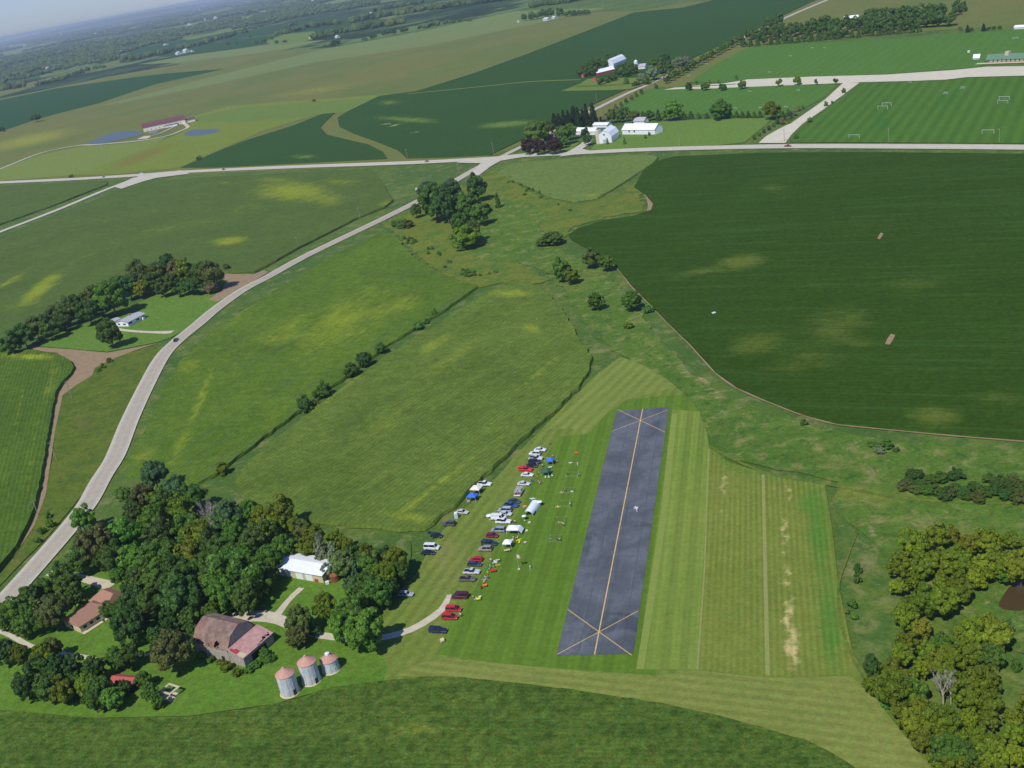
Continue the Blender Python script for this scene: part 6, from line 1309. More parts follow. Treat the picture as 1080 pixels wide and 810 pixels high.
CAR = {  # length, half width, body stations (fraction of length from the rear, top), greenhouse (x0 base, x0 top, x1 top, x1 base, belt, roof)
 'sedan': (4.8, .90, [(0, .62, .84), (.03, .9, .97), (.2, .98, 1.0), (.3, .96, 1.0), (.62, .94, 1.0), (.8, .88, .98), (.95, .76, .93), (1, .6, .8)], (.13, .27, .55, .72, .92, 1.44)),
 'hatch': (4.2, .88, [(0, .7, .86), (.03, .98, .97), (.3, .98, 1.0), (.65, .96, 1.0), (.82, .9, .97), (.96, .76, .92), (1, .6, .8)], (.02, .1, .58, .76, .94, 1.48)),
 'suv': (4.7, .95, [(0, .8, .9), (.02, 1.1, .98), (.3, 1.1, 1.0), (.68, 1.08, 1.0), (.84, 1.04, .98), (.97, .95, .95), (1, .75, .86)], (.01, .06, .60, .72, 1.06, 1.78)),
 'minivan': (4.95, .97, [(0, .75, .9), (.02, 1.02, .98), (.3, 1.03, 1.0), (.7, 1.0, 1.0), (.86, .95, .97), (.97, .8, .92), (1, .6, .82)], (.01, .05, .62, .84, .98, 1.76)),
 'van': (5.3, 1.0, [(0, .85, .95), (.01, 1.25, 1.0), (.5, 1.25, 1.0), (.8, 1.2, 1.0), (.9, 1.05, .97), (.98, .9, .94), (1, .65, .86)], (.005, .02, .74, .86, 1.2, 2.1)),
 'pickup': (5.5, .98, [(0, .8, .95), (.01, 1.02, 1.0), (.38, 1.02, 1.0), (.6, 1.04, 1.0), (.72, 1.02, 1.0), (.84, 1.0, .99), (.97, .92, .95), (1, .7, .88)], (.40, .43, .60, .70, 1.0, 1.76)),
 'wagon': (4.8, .9, [(0, .7, .86), (.02, .95, .97), (.3, .96, 1.0), (.66, .95, 1.0), (.82, .88, .98), (.96, .76, .93), (1, .6, .8)], (.02, .09, .57, .73, .93, 1.5)),
}
PROTO = {}
def wheel_meshes():
    V, F = [], []; tube(V, F, [(0,-.11,0), (0,-.07,0), (0,.07,0), (0,.11,0)], [.29, .335, .335, .29], 16); F.append(tuple(range(15, -1, -1)))
    V2, F2 = [], []; tube(V2, F2, [(0,-.118,0), (0,.118,0)], [.19, .19], 12); F2.append(tuple(range(11, -1, -1)))
    a = bpy.data.meshes.new('tyre'); a.from_pydata(V, [], F); a.materials.append(M['tyre'])
    b = bpy.data.meshes.new('rim'); b.from_pydata(V2, [], F2); b.materials.append(M['rim']); return a, b
TYRE, RIM = wheel_meshes()
def add_obj(name, me, parent, loc=(0,0,0)):
    o = bpy.data.objects.new(name, me); COL.objects.link(o); o.parent = parent; o.location = loc; return o
def vehicle(kind, rgb, x, y, dx, dy, label, cat, group=None, opts=(), scale=1.0):
    L_, hw, st, gh = CAR[kind]; pm = paint(rgb); L_ *= scale; hw *= scale
    a, b = G(x - dx/2, y - dy/2), G(x + dx/2, y + dy/2); d = b - a
    e = empty({'sedan': 'sedan_car', 'hatch': 'hatchback_car', 'suv': 'sport_utility_car', 'minivan': 'minivan', 'van': 'van', 'pickup': 'pickup_truck', 'wagon': 'estate_car'}[kind], G(x, y), math.atan2(d.y, d.x))
    tag(e, label, cat, group)
    V, F = loft([(-L_/2 + f*L_, .30, zt*scale, hw*w) for f, zt, w in st]); mesh_obj('body', V, F, pm, e, smooth=False)
    x0b, x0t, x1t, x1b, zb, zr = gh; zb *= scale; zr *= scale; X = lambda f: -L_/2 + f*L_
    hb, ht = hw*.93, hw*.74
    V = [(X(x0b),-hb,zb-.06),(X(x1b),-hb,zb-.06),(X(x1b),hb,zb-.06),(X(x0b),hb,zb-.06),(X(x0t),-ht,zr-.05),(X(x1t),-ht,zr-.05),(X(x1t),ht,zr-.05),(X(x0t),ht,zr-.05)]
    gm = M['car_glass']
    if 'top_down' in opts:
        bx('seats', e, M['trim'], (X(.42), X(.47), -.6, -.1, zb-.05, zb+.35), (X(.42), X(.47), .1, .6, zb-.05, zb+.35)); bx('windscreen', e, gm, (X(x1t), X(x1t)+.06, -ht, ht, zb, zr-.1))
    else:
        mesh_obj('windows', V, [(0,3,2,1),(4,5,6,7),(0,1,5,4),(1,2,6,5),(2,3,7,6),(3,0,4,7)], gm, e)
        hr = ht*1.03; e0, e1 = X(x0t) - .05, X(x1t) + .04
        V, F = loft([(e0, zr-.06, zr-.01, hr*.9), (e0+.25, zr-.06, zr+.03, hr), ((e0+e1)/2, zr-.06, zr+.05, hr), (e1-.25, zr-.06, zr+.03, hr), (e1, zr-.06, zr-.01, hr*.9)]); mesh_obj('roof', V, F, pm, e)
        if kind != 'pickup':
         V, F = [], []                                # pillars, joined: one painted frame over the glass
         for s in (-1, 1):
            for (fb, ft) in ((x0b+.004, x0t+.004), (x1b-.004, x1t-.004), ((x0b*.55+x1b*.45), (x0t*.55+x1t*.45))):
                if kind == 'pickup' and fb not in (x0b+.004, x1b-.004): continue
                tube(V, F, [(X(fb), s*(hb+.005), zb-.04), (X(ft), s*(ht+.01), zr-.03)], [.055, .045], 4)
         mesh_obj('pillars', V, F, pm, e)
        if kind in ('van',) and 'panel' in opts: bx('side_panel', e, pm, (X(.03), X(.62), -hb-.012, hb+.012, zb, zr-.12))
    if kind == 'pickup':
        if 'cap' in opts:
            V, F = loft([(X(.01), .98*scale, zr-.12, hw*.9), (X(.06), .98*scale, zr, hw*.86), (X(.385), .98*scale, zr, hw*.86), (X(.39), .98*scale, zr-.1, hw*.86)]); mesh_obj('bed_cap', V, F, pm, e); bx('bed_window', e, gm, (X(.05), X(.35), -hw*.90, hw*.90, zb+.12, zr-.2))
        else:
            bx('load_bed', e, M['trim'], (X(.03), X(.385), -hw*.78, hw*.78, zb+.021, zb+.03)); bx('bed_rail', e, pm, (X(.02), X(.39), -hw*.94, -hw*.80, zb, zb+.12), (X(.02), X(.39), hw*.80, hw*.94, zb, zb+.12))
    if 'hood_up' in opts:
        V = [(X(.74), -hw*.8, 1.0), (X(.74), hw*.8, 1.0), (X(.80), hw*.8, 1.9), (X(.80), -hw*.8, 1.9), (X(.745)-.05, -hw*.8, 1.02), (X(.745)-.05, hw*.8, 1.02), (X(.8)-.05, hw*.8, 1.92), (X(.8)-.05, -hw*.8, 1.92)]
        mesh_obj('open_bonnet', V, [(0,1,2,3),(7,6,5,4),(0,4,5,1),(2,6,7,3),(1,5,6,2),(0,3,7,4)], pm, e)
    if 'tailgate' in opts:
        V = [(X(.02), -hw*.8, zr), (X(.02), hw*.8, zr), (X(.0)-1.0, hw*.75, zr+.35), (X(.0)-1.0, -hw*.75, zr+.35)]; V += [(a_, b_, c_-.06) for a_, b_, c_ in V]
        mesh_obj('open_tailgate', V, [(0,1,2,3),(7,6,5,4),(0,4,5,1),(2,6,7,3),(1,5,6,2),(0,3,7,4)], pm, e)
    for sx in (.19, .81):
        for s in (-1, 1):
            w = add_obj('wheel', TYRE, e, (X(sx), s*(hw-.08), .335)); add_obj('rim', RIM, w)
    for s in (-1, 1):
        bx('headlight', e, M['lamp'], (X(.985), X(1.0)+.02, min(s*hw*.48, s*hw*.78), max(s*hw*.48, s*hw*.78), .58, .74))
        bx('tail_light', e, M['tail'], (X(0)-.03, X(.01), min(s*hw*.6, s*hw*.82), max(s*hw*.6, s*hw*.82), .62, .8))
        if 'top_down' not in opts: bx('mirror', e, pm, (X(x1b)-.35, X(x1b)-.15, min(s*(hw+.02), s*(hw+.2)), max(s*(hw+.02), s*(hw+.2)), zb-.02, zb+.14))
    bx('bumper', e, M['trim'], (X(1)-.12, X(1)+.05, -hw*.86, hw*.86, .33, .5), (X(0)-.05, X(0)+.12, -hw*.86, hw*.86, .33, .5)); bx('underbody', e, M['trim'], (X(.05), X(.95), -hw*.8, hw*.8, .17, .31))
    return e
GR, GL = 'vehicles parked along the flight line', 'vehicles parked beside the corn'
WH, SV, BK, RD, NV = (226, 228, 230), (176, 180, 186), (30, 33, 40), (176, 30, 34), (28, 38, 62)
for q in (
 ('sedan', WH, 570, 475.6, 11, .6, 'white car topmost in the parked row', 'car', GR), ('suv', WH, 564.6, 479.8, -11, -.4, 'white sport utility car, second from the top of the parked row', 'car', GR),
 ('pickup', (206, 206, 200), 565.6, 484.6, 11, .5, 'off-white pickup truck between white and navy vehicles', 'pickup truck', GR), ('suv', NV, 564.2, 488.8, 11, .4, 'navy blue sport utility car above the red pickup truck', 'car', GR),
 ('sedan', (24, 30, 48), 560.8, 492.6, 11, .4, 'dark navy car half hidden behind the bright red truck', 'car', GR), ('pickup', (214, 30, 32), 554.8, 496.4, 12, .6, 'bright red pickup truck in the parked row', 'pickup truck', GR, ('cap',)),
 ('sedan', WH, 556.4, 502.2, 12, .6, 'white car directly below the bright red truck', 'car', GR), ('sedan', (204, 208, 212), 552.8, 511.6, 12, .6, 'silver white car with yellow things beside it above the trailer', 'car', GR),
 ('sedan', (66, 72, 80), 542.8, 530.0, 12, 2.0, 'dark grey car parked above the blue one', 'car', GR), ('pickup', (40, 82, 132), 539.4, 534.4, 12, 1.0, 'blue pickup truck in the parked row', 'pickup truck', GR),
 ('minivan', (170, 180, 194), 533, 539.4, -12, -.3, 'silver minivan just below the blue pickup truck', 'minivan', GR), ('sedan', (200, 204, 208), 533.4, 543.4, 12, .7, 'pale silver car below the silver minivan', 'car', GR),
 ('van', WH, 526.4, 547.8, 12, .4, 'white van with a white roof at the widest part of the row', 'van', GR, ('panel',)), ('pickup', WH, 531.4, 551.4, 12, .3, 'white pickup truck below the white van', 'pickup truck', GR, ()),
 ('minivan', (142, 156, 170), 526.2, 560.4, -12, -.4, 'blue grey minivan left of the larger white canopy', 'minivan', GR), ('hatch', (122, 24, 48), 519.6, 566.4, 12, .4, 'maroon car below the blue grey minivan', 'car', GR),
 ('pickup', (34, 56, 72), 516.6, 574.6, 12, 1.0, 'dark teal pickup truck beside the tan sport utility car', 'pickup truck', GR, ('cap',)), ('suv', (150, 144, 130), 512.2, 580.6, -13, -.2, 'tan sport utility car below the dark teal pickup truck', 'car', GR),
 ('wagon', (184, 26, 32), 502.2, 591.6, -12, -.4, 'red car standing behind a dark slate car', 'car', GR), ('wagon', (50, 66, 82), 501, 596.6, 12, .4, 'dark slate car just below the red one', 'car', GR),
 ('pickup', (190, 196, 206), 498, 604.6, 12, .3, 'silver pickup truck with open dark bed', 'pickup truck', GR), ('pickup', (96, 90, 82), 493.6, 612.4, 12, .3, 'grey brown pickup truck with things in its bed', 'pickup truck', GR),
 ('van', (92, 20, 44), 485.6, 630.6, -13, -.3, 'dark maroon van above the end of the gravel lane', 'van', GR), ('minivan', (190, 34, 38), 479, 644.2, 12, .4, 'red minivan beside the gravel lane, upper of two', 'minivan', GR, ('hood_up',)),
 ('minivan', (190, 34, 38), 475, 652.6, 12, .5, 'red minivan lower of two, with closed bonnet', 'minivan', GR), ('pickup', (32, 40, 64), 462.6, 666.6, 12, .6, 'dark navy pickup truck with bed cap, lowest of the row', 'pickup truck', GR, ('cap',)),
 ('wagon', (164, 174, 186), 429, 628.2, 12, .6, 'silver blue estate car alone on the grass near the trees', 'car', GL), ('sedan', (26, 36, 54), 452, 584.4, 12, .4, 'dark blue car just below the white van beside the corn', 'car', GL),
 ('van', WH, 456, 579.0, 12, .3, 'white van beside the dark blue car on the corn side', 'van', GL), ('hatch', (30, 36, 50), 461, 566.4, 12, .8, 'black car with its tailgate raised beside the corn', 'car', GL, ('tailgate',)),
 ('suv', (80, 84, 88), 474, 554, -12, -.5, 'grey sport utility car below the portable toilet', 'car', GL), ('sedan', (196, 194, 190), 488, 541.4, 11, 1.4, 'pale car half behind the portable toilet', 'car', GL),
 ('pickup', WH, 511.4, 511.8, 12, .5, 'white pickup truck above the blue and cream canopies', 'pickup truck', GL),
 ('suv', (28, 30, 34), 186, 359.6, 2.6, -3.2, 'black car driving on the curved road near the ranch house', 'car'), ('van', WH, 150, 183.6, 8, -.4, 'white van at the junction of lane and cross road', 'van'),
 ('sedan', (60, 80, 120), 109.6, 187.2, 8, -.4, 'small blue car left of the white van on the cross road', 'car'), ('sedan', (40, 36, 44), 236, 179.2, 8, -.3, 'dark car on the cross road above the corn', 'car'),
 ('sedan', (160, 50, 52), 450.4, 170.8, 8, -.3, 'red car on the cross road left of the junction', 'car'), ('pickup', (150, 30, 52), 831, 154.8, 8, 0, 'dark red pickup truck on the cross road at the gravel lane', 'pickup truck'),
 ('sedan', (214, 220, 228), 103, 345.6, 5, -5, 'white car parked on the grass beside the lone yard tree', 'car')):
    vehicle(*q)

# ------------------------------------------------------------------ trailer, canopies and other things on the field
def trailer(px, py, dx, dy, label):
    a, b = G(px - dx/2, py - dy/2), G(px + dx/2, py + dy/2); d = b - a; e = empty('utility_trailer', G(px, py), math.atan2(d.y, d.x)); tag(e, label, 'trailer')
    bx('deck', e, M['trim'], (-2.4, 2.4, -1.1, 1.1, .55, .68)); bx('rail', e, M['white_wall'], (-2.4, 2.4, -1.16, -1.103, .5, 1.0), (-2.4, 2.4, 1.103, 1.16, .5, 1.0), (-2.46, -2.403, -1.16, 1.16, .5, 1.0))
    V, F = [], []
    for i in range(6):
        x = -2.2 + i*.88; tube(V, F, [(x, -1.05, .7), (x, -1.05, 2.0), (x, 1.05, 2.0), (x, 1.05, .7)], [.05]*4, 4)
    for y in (-1.05, -.35, .35, 1.05): tube(V, F, [(-2.2, y, 2.03), (2.2, y, 2.03)], [.05]*2, 4)
    mesh_obj('rack', V, F, M['white_wall'], e)
    for i, c in enumerate(((196, 60, 60), (70, 90, 150), (214, 206, 196), (190, 120, 110), (90, 94, 100))):
        x = -1.9 + i*.9; bx('box', e, flat('trailer_load', c, .7, .2), (x-.34, x+.34, -.8 + (i % 2)*.5, .2 + (i % 3)*.3, .683, 1.2 + (i % 2)*.4))
    for s in (-1, 1): w = add_obj('wheel', TYRE, e, (-.2, s*1.32, .335)); add_obj('rim', RIM, w)
    bx('drawbar', e, M['galv'], (2.4, 3.6, -.06, .06, .5, .6)); return e
trailer(547.6, 521, 6, -11, 'open trailer with a white rack and mixed load in the row')
def canopy(px, py, w, d, h, rgb, label, dx=10, dy=0, rise=.9, flap=None):
    a, b = G(px - dx/2, py - dy/2), G(px + dx/2, py + dy/2); v_ = b - a; e = empty('canopy_tent', G(px, py), math.atan2(v_.y, v_.x)); tag(e, label, 'canopy', 'canopies on the flight line')
    m = flat('canopy_cloth', rgb, .75, .2, .03, 1); fm = M['galv']; x, y = w/2, d/2
    V = [(-x,-y,h),(x,-y,h),(x,y,h),(-x,y,h),(-x*.15,0,h+rise),(x*.15,0,h+rise)]
    mesh_obj('roof', V, [(0,1,5,4),(1,2,5),(2,3,4,5),(3,0,4)], m, e)
    V, F = [], []
    for (p, q) in (((-x,-y),(x,-y)),((x,-y),(x,y)),((x,y),(-x,y)),((-x,y),(-x,-y))):
        k = len(V); V += [(p[0],p[1],h-.002),(q[0],q[1],h-.002),(q[0],q[1],h-.3),(p[0],p[1],h-.3)]; F.append((k,k+1,k+2,k+3))
    mesh_obj('valance', V, F, m, e)
    for sx in (-1, 1):
        for sy in (-1, 1): bx('leg', e, fm, (sx*(x-.06)-.035, sx*(x-.06)+.035, sy*(y-.06)-.035, sy*(y-.06)+.035, 0, h-.01))
    if flap: mesh_obj('side_flap', [(x,-y,h-.05),(x,y,h-.05),(x+.9,y,h-1.3),(x+.9,-y,h-1.3)], [(0,1,2,3)], m, e)
    return e
canopy(581, 489.6, 2.9, 2.9, 2.0, (70, 112, 196), 'blue canopy tent at the top of the flight line')
canopy(576.2, 501.0, 3.0, 3.0, 2.0, (62, 92, 78), 'dark green canopy tent below the blue one')
canopy(542.6, 562.6, 4.3, 3.2, 2.3, (236, 238, 242), 'larger white canopy tent with a flap on its right side', flap=True)
canopy(536.4, 577.4, 2.9, 2.6, 2.2, (232, 236, 242), 'smaller white canopy tent below the larger one')
canopy(499.2, 527.6, 3.6, 3.0, 2.1, (60, 108, 206), 'bright blue canopy standing beside the corn', dx=10, dy=.6)
canopy(503.4, 520.0, 3.8, 3.4, 2.3, (222, 218, 204), 'cream canopy joined behind the bright blue one', dx=10, dy=.6)
# arched white tent
a, b = G(557.5, 545.5), G(565.5, 533.5); d = b - a; e = empty('hoop_tent', (a+b)/2, math.atan2(d.y, d.x)); tag(e, 'long white arched tent with open dark front', 'tent'); Lt = d.length; wt = 1.65
V, F = [], []; n = 14
for x in (-Lt/2, -Lt/4, 0, Lt/4, Lt/2):
    for i in range(n+1): a_ = math.pi*i/n; V.append((x, -wt*math.cos(a_), .9 + 1.5*math.sin(a_)))
for k in range(4):
    for i in range(n): F.append((k*(n+1)+i, (k+1)*(n+1)+i, (k+1)*(n+1)+i+1, k*(n+1)+i+1))
mesh_obj('cover', V, F, M['white_roof'], e, smooth=True)
V, F = [], []
for x in (-Lt/2+.03, 0, Lt/2-.03):
    pts = [(x, -wt*.98, 0)] + [(x, -wt*.98*math.cos(math.pi*i/8), .9 + 1.46*math.sin(math.pi*i/8)) for i in range(9)] + [(x, wt*.98, 0)]; tube(V, F, pts, [.035]*len(pts), 5)
mesh_obj('hoops', V, F, M['galv'], e); bx('side_wall', e, M['white_roof'], (-Lt*.1, Lt/2, -wt-.03, -wt+.01, .05, .95), (-Lt*.1, Lt/2, wt-.01, wt+.03, .05, .95))
def parasol(px, py, r, rgb, label, h=2.2):
    e = empty('parasol', G(px, py)); tag(e, label, 'parasol'); V, F = [], []; n = 12
    V = [(r*math.cos(2*math.pi*i/n), r*math.sin(2*math.pi*i/n), h-.35) for i in range(n)] + [(0,0,h+.05)]; F = [(i, (i+1) % n, n) for i in range(n)]
    mesh_obj('shade', V, F, flat('parasol_cloth', rgb, .7, .2), e); V, F = [], []; tube(V, F, [(0,0,0), (0,0,h)], [.03, .025], 6); mesh_obj('pole', V, F, M['galv'], e); V, F = [], []; tube(V, F, [(0,0,0), (0,0,.12)], [.25, .22], 10); mesh_obj('base', V, F, M['white_wall'], e)
parasol(569.6, 534, 1.0, (234, 236, 240), 'white parasol at the back end of the arched tent'); parasol(553.4, 549, .8, (234, 236, 240), 'white parasol at the front of the arched tent'); parasol(516.6, 547.6, 1.1, (236, 238, 240), 'white parasol left of the white van', 1.9)
# portable toilet
e = empty('portable_toilet', G(481.8, 546.6), -.2); tag(e, 'pale grey portable toilet standing at the edge of the corn', 'portable toilet'); pt = flat('pale_plastic', (196, 212, 214), .5, .3)
bx('body', e, pt, (-.58, .58, -.58, .58, .1, 2.1)); bx('door', e, flat('toilet_door', (178, 198, 202), .5, .3), (-.42, .42, -.62, -.583, .15, 1.95)); bx('skid', e, M['trim'], (-.6, .6, -.6, .6, 0, .098))
V, F = loft([(-.6, 2.103, 2.18, .6), (-.3, 2.103, 2.36, .6), (.3, 2.103, 2.36, .6), (.6, 2.103, 2.18, .6)]); mesh_obj('roof', V, F, flat('toilet_roof', (222, 230, 232), .5, .3), e)
# round straw bale
e = empty('straw_bale', G(466.8, 677), .4); tag(e, 'pale round straw bale at the lower end of the row', 'straw bale'); sm = flat('straw', (206, 190, 146), .95, .05, .15, 6)
V, F = [], []; tube(V, F, [(-.55,0,.62), (-.5,0,.62), (.5,0,.62), (.55,0,.62)], [.55, .62, .62, .55], 18); F.append(tuple(range(17, -1, -1))); mesh_obj('bale', V, F, sm, e)
V, F = [], []
for x in (-.3, 0, .3): tube(V, F, [(x-.02,0,.62), (x+.02,0,.62)], [.628, .628], 18)
mesh_obj('twine', V, F, M['white_wall'], e)
# folding tables, chairs, coolers
def chair(px, py, rgb, label, rz=0):
    e = empty('camp_chair', G(px, py), rz); tag(e, label, 'chair', 'camp chairs on the flight line'); m = flat('chair_cloth', rgb, .8, .2)
    bx('seat', e, m, (-.28, .28, -.25, .25, .42, .46)); bx('backrest', e, m, (-.28, .28, .26, .30, .48, 1.0))
    for sx in (-1, 1):
        for sy in (-1, 1): bx('leg', e, M['trim'], (sx*.27-.02, sx*.27+.02, sy*.23-.02, sy*.23+.02, 0, .418))
def table(px, py, w, d, rgb, label, rz=0):
    e = empty('folding_table', G(px, py), rz); tag(e, label, 'table', 'folding tables on the flight line'); bx('tabletop', e, flat('table_top', rgb, .6, .3), (-w/2, w/2, -d/2, d/2, .72, .77))
    for sx in (-1, 1):
        for sy in (-1, 1): bx('leg', e, M['trim'], (sx*(w/2-.1)-.02, sx*(w/2-.1)+.02, sy*(d/2-.08)-.02, sy*(d/2-.08)+.02, 0, .718))
table(520.4, 603.6, 2.0, 1.1, (206, 40, 44), 'red topped folding table below the group of model aircraft'); table(511.8, 619, 1.3, 1.1, (236, 120, 30), 'bright orange topped table in the line of gear')
table(505, 633.4, 1.3, 1.0, (222, 214, 40), 'yellow topped table beside the dark maroon van'); table(506.6, 631.2, .9, .7, (214, 212, 196), 'small cream topped table touching the yellow one')
table(535.2, 582.0, 2.0, 1.0, (204, 182, 132), 'tan topped table in front of the smaller white canopy'); table(580.6, 494.4, 1.4, .7, (214, 216, 212), 'white topped table between blue and green canopies')
for i, (x, y, c, lb) in enumerate(((508, 621.4, (120, 30, 50), 'dark red camp chair at the lower end of the gear line'), (514.6, 604.8, (130, 214, 60), 'lime green camp chair in the gear line'), (513.8, 607, (230, 130, 50), 'orange camp chair in the gear line'), (512.6, 609.8, (200, 200, 230), 'pale violet camp chair in the gear line'),
    (511.6, 613, (226, 226, 226), 'white camp chair in the gear line'), (510.4, 615.2, (210, 180, 170), 'pinkish camp chair above the orange table'), (516.4, 601.2, (110, 180, 190), 'turquoise camp chair at the upper end of the gear line'), (509, 612.8, (160, 150, 140), 'greyish camp chair in the gear line'),
    (575.2, 504.8, (216, 204, 180), 'cream camp chair below the green canopy, left'), (579, 504.6, (190, 206, 206), 'pale chair below the green canopy, middle'), (582.8, 502.8, (220, 220, 218), 'white chair right of the green canopy'), (566.6, 503.4, (226, 168, 40), 'orange yellow chair left of the green canopy'),
    (569.2, 499.4, (200, 170, 120), 'tan chair beside the green canopy'), (577.6, 484.6, (206, 180, 140), 'tan camp chair behind the blue canopy'), (587.4, 487.4, (196, 170, 140), 'brown camp chair right of the blue canopy'), (574.8, 487.2, (190, 204, 60), 'lime chair left of the blue canopy'),
    (545.6, 568.0, (226, 214, 50), 'yellow camp chair between the two white canopies'), (547.6, 573.4, (230, 214, 60), 'yellow camp chair below the larger white canopy'), (541, 571, (214, 208, 190), 'cream camp chair behind the smaller white canopy'), (561.6, 508.4, (50, 80, 170), 'dark blue camp chair right of the silver white car'))):
    chair(x, y, c, lb, i*.7)
def cooler(px, py, rgb, label):
    e = empty('cool_box', G(px, py), .4); tag(e, label, 'cool box'); bx('box', e, flat('cooler_plastic', rgb, .5, .3), (-.4, .4, -.25, .25, 0, .4)); bx('lid', e, M['white_wall'], (-.42, .42, -.27, .27, .402, .5))
cooler(553.6, 509.4, (214, 196, 60), 'yellow cool box on the grass beside the silver white car'); cooler(558.4, 551.8, (220, 200, 40), 'small yellow cool box in front of the arched tent'); cooler(555.6, 560.4, (226, 206, 50), 'small yellow cool box right of the larger white canopy'); cooler(554, 573, (204, 60, 44), 'small red cool box right of the two white canopies'); cooler(551, 559, (200, 50, 44), 'small red cool box touching the larger white canopy')
# model aircraft
def plane(px, py, span, rgb, rgb2, label, rz=0.0, z=.18):
    e = empty('model_airplane', G(px, py), rz); tag(e, label, 'model aircraft', 'model aircraft on the grass'); m, m2 = flat('model_paint', rgb, .35, .4), flat('model_trim', rgb2, .35, .4); L_ = span*.85
    V, F = [], []; tube(V, F, [(-L_*.5,0,z+.05), (-L_*.3,0,z+.03), (L_*.2,0,z), (L_*.42,0,z), (L_*.5,0,z)], [.03*span, .05*span, .075*span, .07*span, .03*span], 8); mesh_obj('fuselage', V, F, m, e)
    c = span*.17; V = [(L_*.12-c, -span/2, z+.1), (L_*.12, -span/2, z+.1), (L_*.16, 0, z+.07), (L_*.12, span/2, z+.1), (L_*.12-c, span/2, z+.1), (L_*.1-c, 0, z+.07)]; V += [(a_, b_, c_+.04) for a_, b_, c_ in V]
    mesh_obj('wing', V, [(0,5,2,1),(5,4,3,2),(6,7,8,11),(11,8,9,10),(0,1,7,6),(1,2,8,7),(2,3,9,8),(3,4,10,9),(4,5,11,10),(5,0,6,11)], m2, e)
    bx('tailplane', e, m2, (-L_*.5, -L_*.38, -span*.17, span*.17, z+.07, z+.09)); bx('fin', e, m, (-L_*.52, -L_*.40, -.012, .012, z+.09, z+.09+span*.14))
    bx('propeller', e, M['trim'], (L_*.5, L_*.515, -.02, .02, z-.16, z+.16))
    for s in (-1, 1): V, F = [], []; tube(V, F, [(L_*.15, s*.17-.03, .07), (L_*.15, s*.17+.03, .07)], [.07, .07], 8); w = mesh_obj('wheel', V, F, M['tyre'], e); bx('strut', w, M['galv'], (L_*.15-.01, L_*.15+.01, s*.14-.01, s*.14+.01, .07, z))
PL = ((561.6, 526.4, 2.2, WH, WH, 'white model airplane between the dark grey car and arched tent', 1.2), (553.4, 534.6, 2.2, WH, (230, 110, 40), 'white and orange model airplane beside the blue pickup truck', .9), (671.0, 536.0, 2.0, WH, WH, 'white model airplane on the runway', .3),
      (608, 477.8, 2.0, (240, 110, 40), (226, 90, 50), 'orange model airplane far out on the grass', .4), (522.2, 593.4, 2.0, WH, (220, 226, 226), 'white model airplane at the head of the gear line', .5), (524.4, 591.4, 1.8, (222, 210, 110), WH, 'cream yellow model airplane touching the white one', 1.6),
      (526.8, 592, 1.8, (50, 70, 60), (60, 84, 70), 'dark green model airplane right of the white one', 2.4), (525.8, 596.4, 2.0, (206, 176, 50), (190, 150, 50), 'mustard yellow model airplane above the red table', .9), (521.6, 597.6, 1.9, (190, 196, 50), (50, 54, 50), 'black and lime model airplane above the red table', .1),
      (502.6, 632.0, 1.8, (200, 200, 206), (190, 190, 200), 'grey model airplane between maroon van and yellow table', .3), (603.4, 519.0, 1.5, WH, WH, 'small white model airplane in the third pilot station', .6), (592.4, 520.0, 1.8, (196, 170, 130), (190, 166, 130), 'tan model airplane in the third pilot station', .2), (588.4, 535.0, 1.9, (214, 190, 120), (206, 180, 120), 'straw coloured model airplane in the fourth pilot station', .1),
      (580.4, 568.8, 1.3, (160, 160, 150), (130, 130, 124), 'grey model airplane at the lowest pilot station', .4), (590, 551.4, 1.5, (206, 166, 130), (196, 150, 120), 'reddish tan model airplane in the fifth pilot station', .8), (547.4, 570, 2.0, (236, 220, 40), (236, 220, 40), 'bright yellow model airplane right of the canopies', 1.9), (601.8, 488.6, 1.6, (224, 226, 216), WH, 'cream model airplane in the topmost pilot station', 1.1))
for q in PL: plane(*q)
# low safety barriers of the pilot stations
for (xa, ya, xb, yb, lb) in ((598, 499.5, 610.5, 503.5, 'faint green netting frame of the second pilot station'), (596, 515.5, 606, 520.5, 'faint green netting frame of the third pilot station'), (592, 529.5, 602.5, 535.5, 'faint green netting frame of the fourth pilot station'), (587.5, 547, 597, 553.5, 'faint green netting frame of the fifth pilot station'), (581, 566, 592, 572.5, 'green netting frame of the lowest pilot station')):
    p = [G(xa, ya), G(xb, ya), G(xb - 1, yb), G(xa - 1, yb)]; c = sum(p, Vector())/4; e = empty('safety_barrier', c); tag(e, lb, 'barrier', 'pilot station barriers'); p = [q - c for q in p]; nm = flat('green_netting', (120, 150, 96), .8, .2)
    for i in range(4):
        q, r_ = p[i], p[(i+1) % 4]; V, F = [], []; tube(V, F, [(q.x, q.y, 0), (q.x, q.y, .9)], [.04, .04], 5); mesh_obj('post', V, F, M['galv'], e)
        if i == 3: continue
        V, F = [], []
        for z in (.2, .4, .6, .85): tube(V, F, [(q.x, q.y, z), (r_.x, r_.y, z)], [.025, .025], 3)
        mesh_obj('netting', V, F, nm, e)
# flag
g = G(547.4, 600.6); e = empty('flag_pole', g, 0); tag(e, 'tall flag pole with a pinkish white flag left of the runway', 'flag pole'); V, F = [], []; tube(V, F, [(0,0,0), (.05,0,5.6)], [.05, .03], 6); mesh_obj('pole', V, F, M['galv'], e)
V, F = [], []
for i in range(7):
    for k in range(4): V.append((.07 + i*.17, .10*math.sin(i*1.1 + k*.5), 5.5 - k*.42 - i*.10))
for i in range(6):
    for k in range(3): F.append((i*4+k, i*4+k+1, (i+1)*4+k+1, (i+1)*4+k))
mesh_obj('flag', V, F, flat('flag_cloth', (230, 196, 186), .8, .2, .1, 1.5), e); bx('base', e, M['beige'], (-.35, .35, -.35, .35, 0, .3))

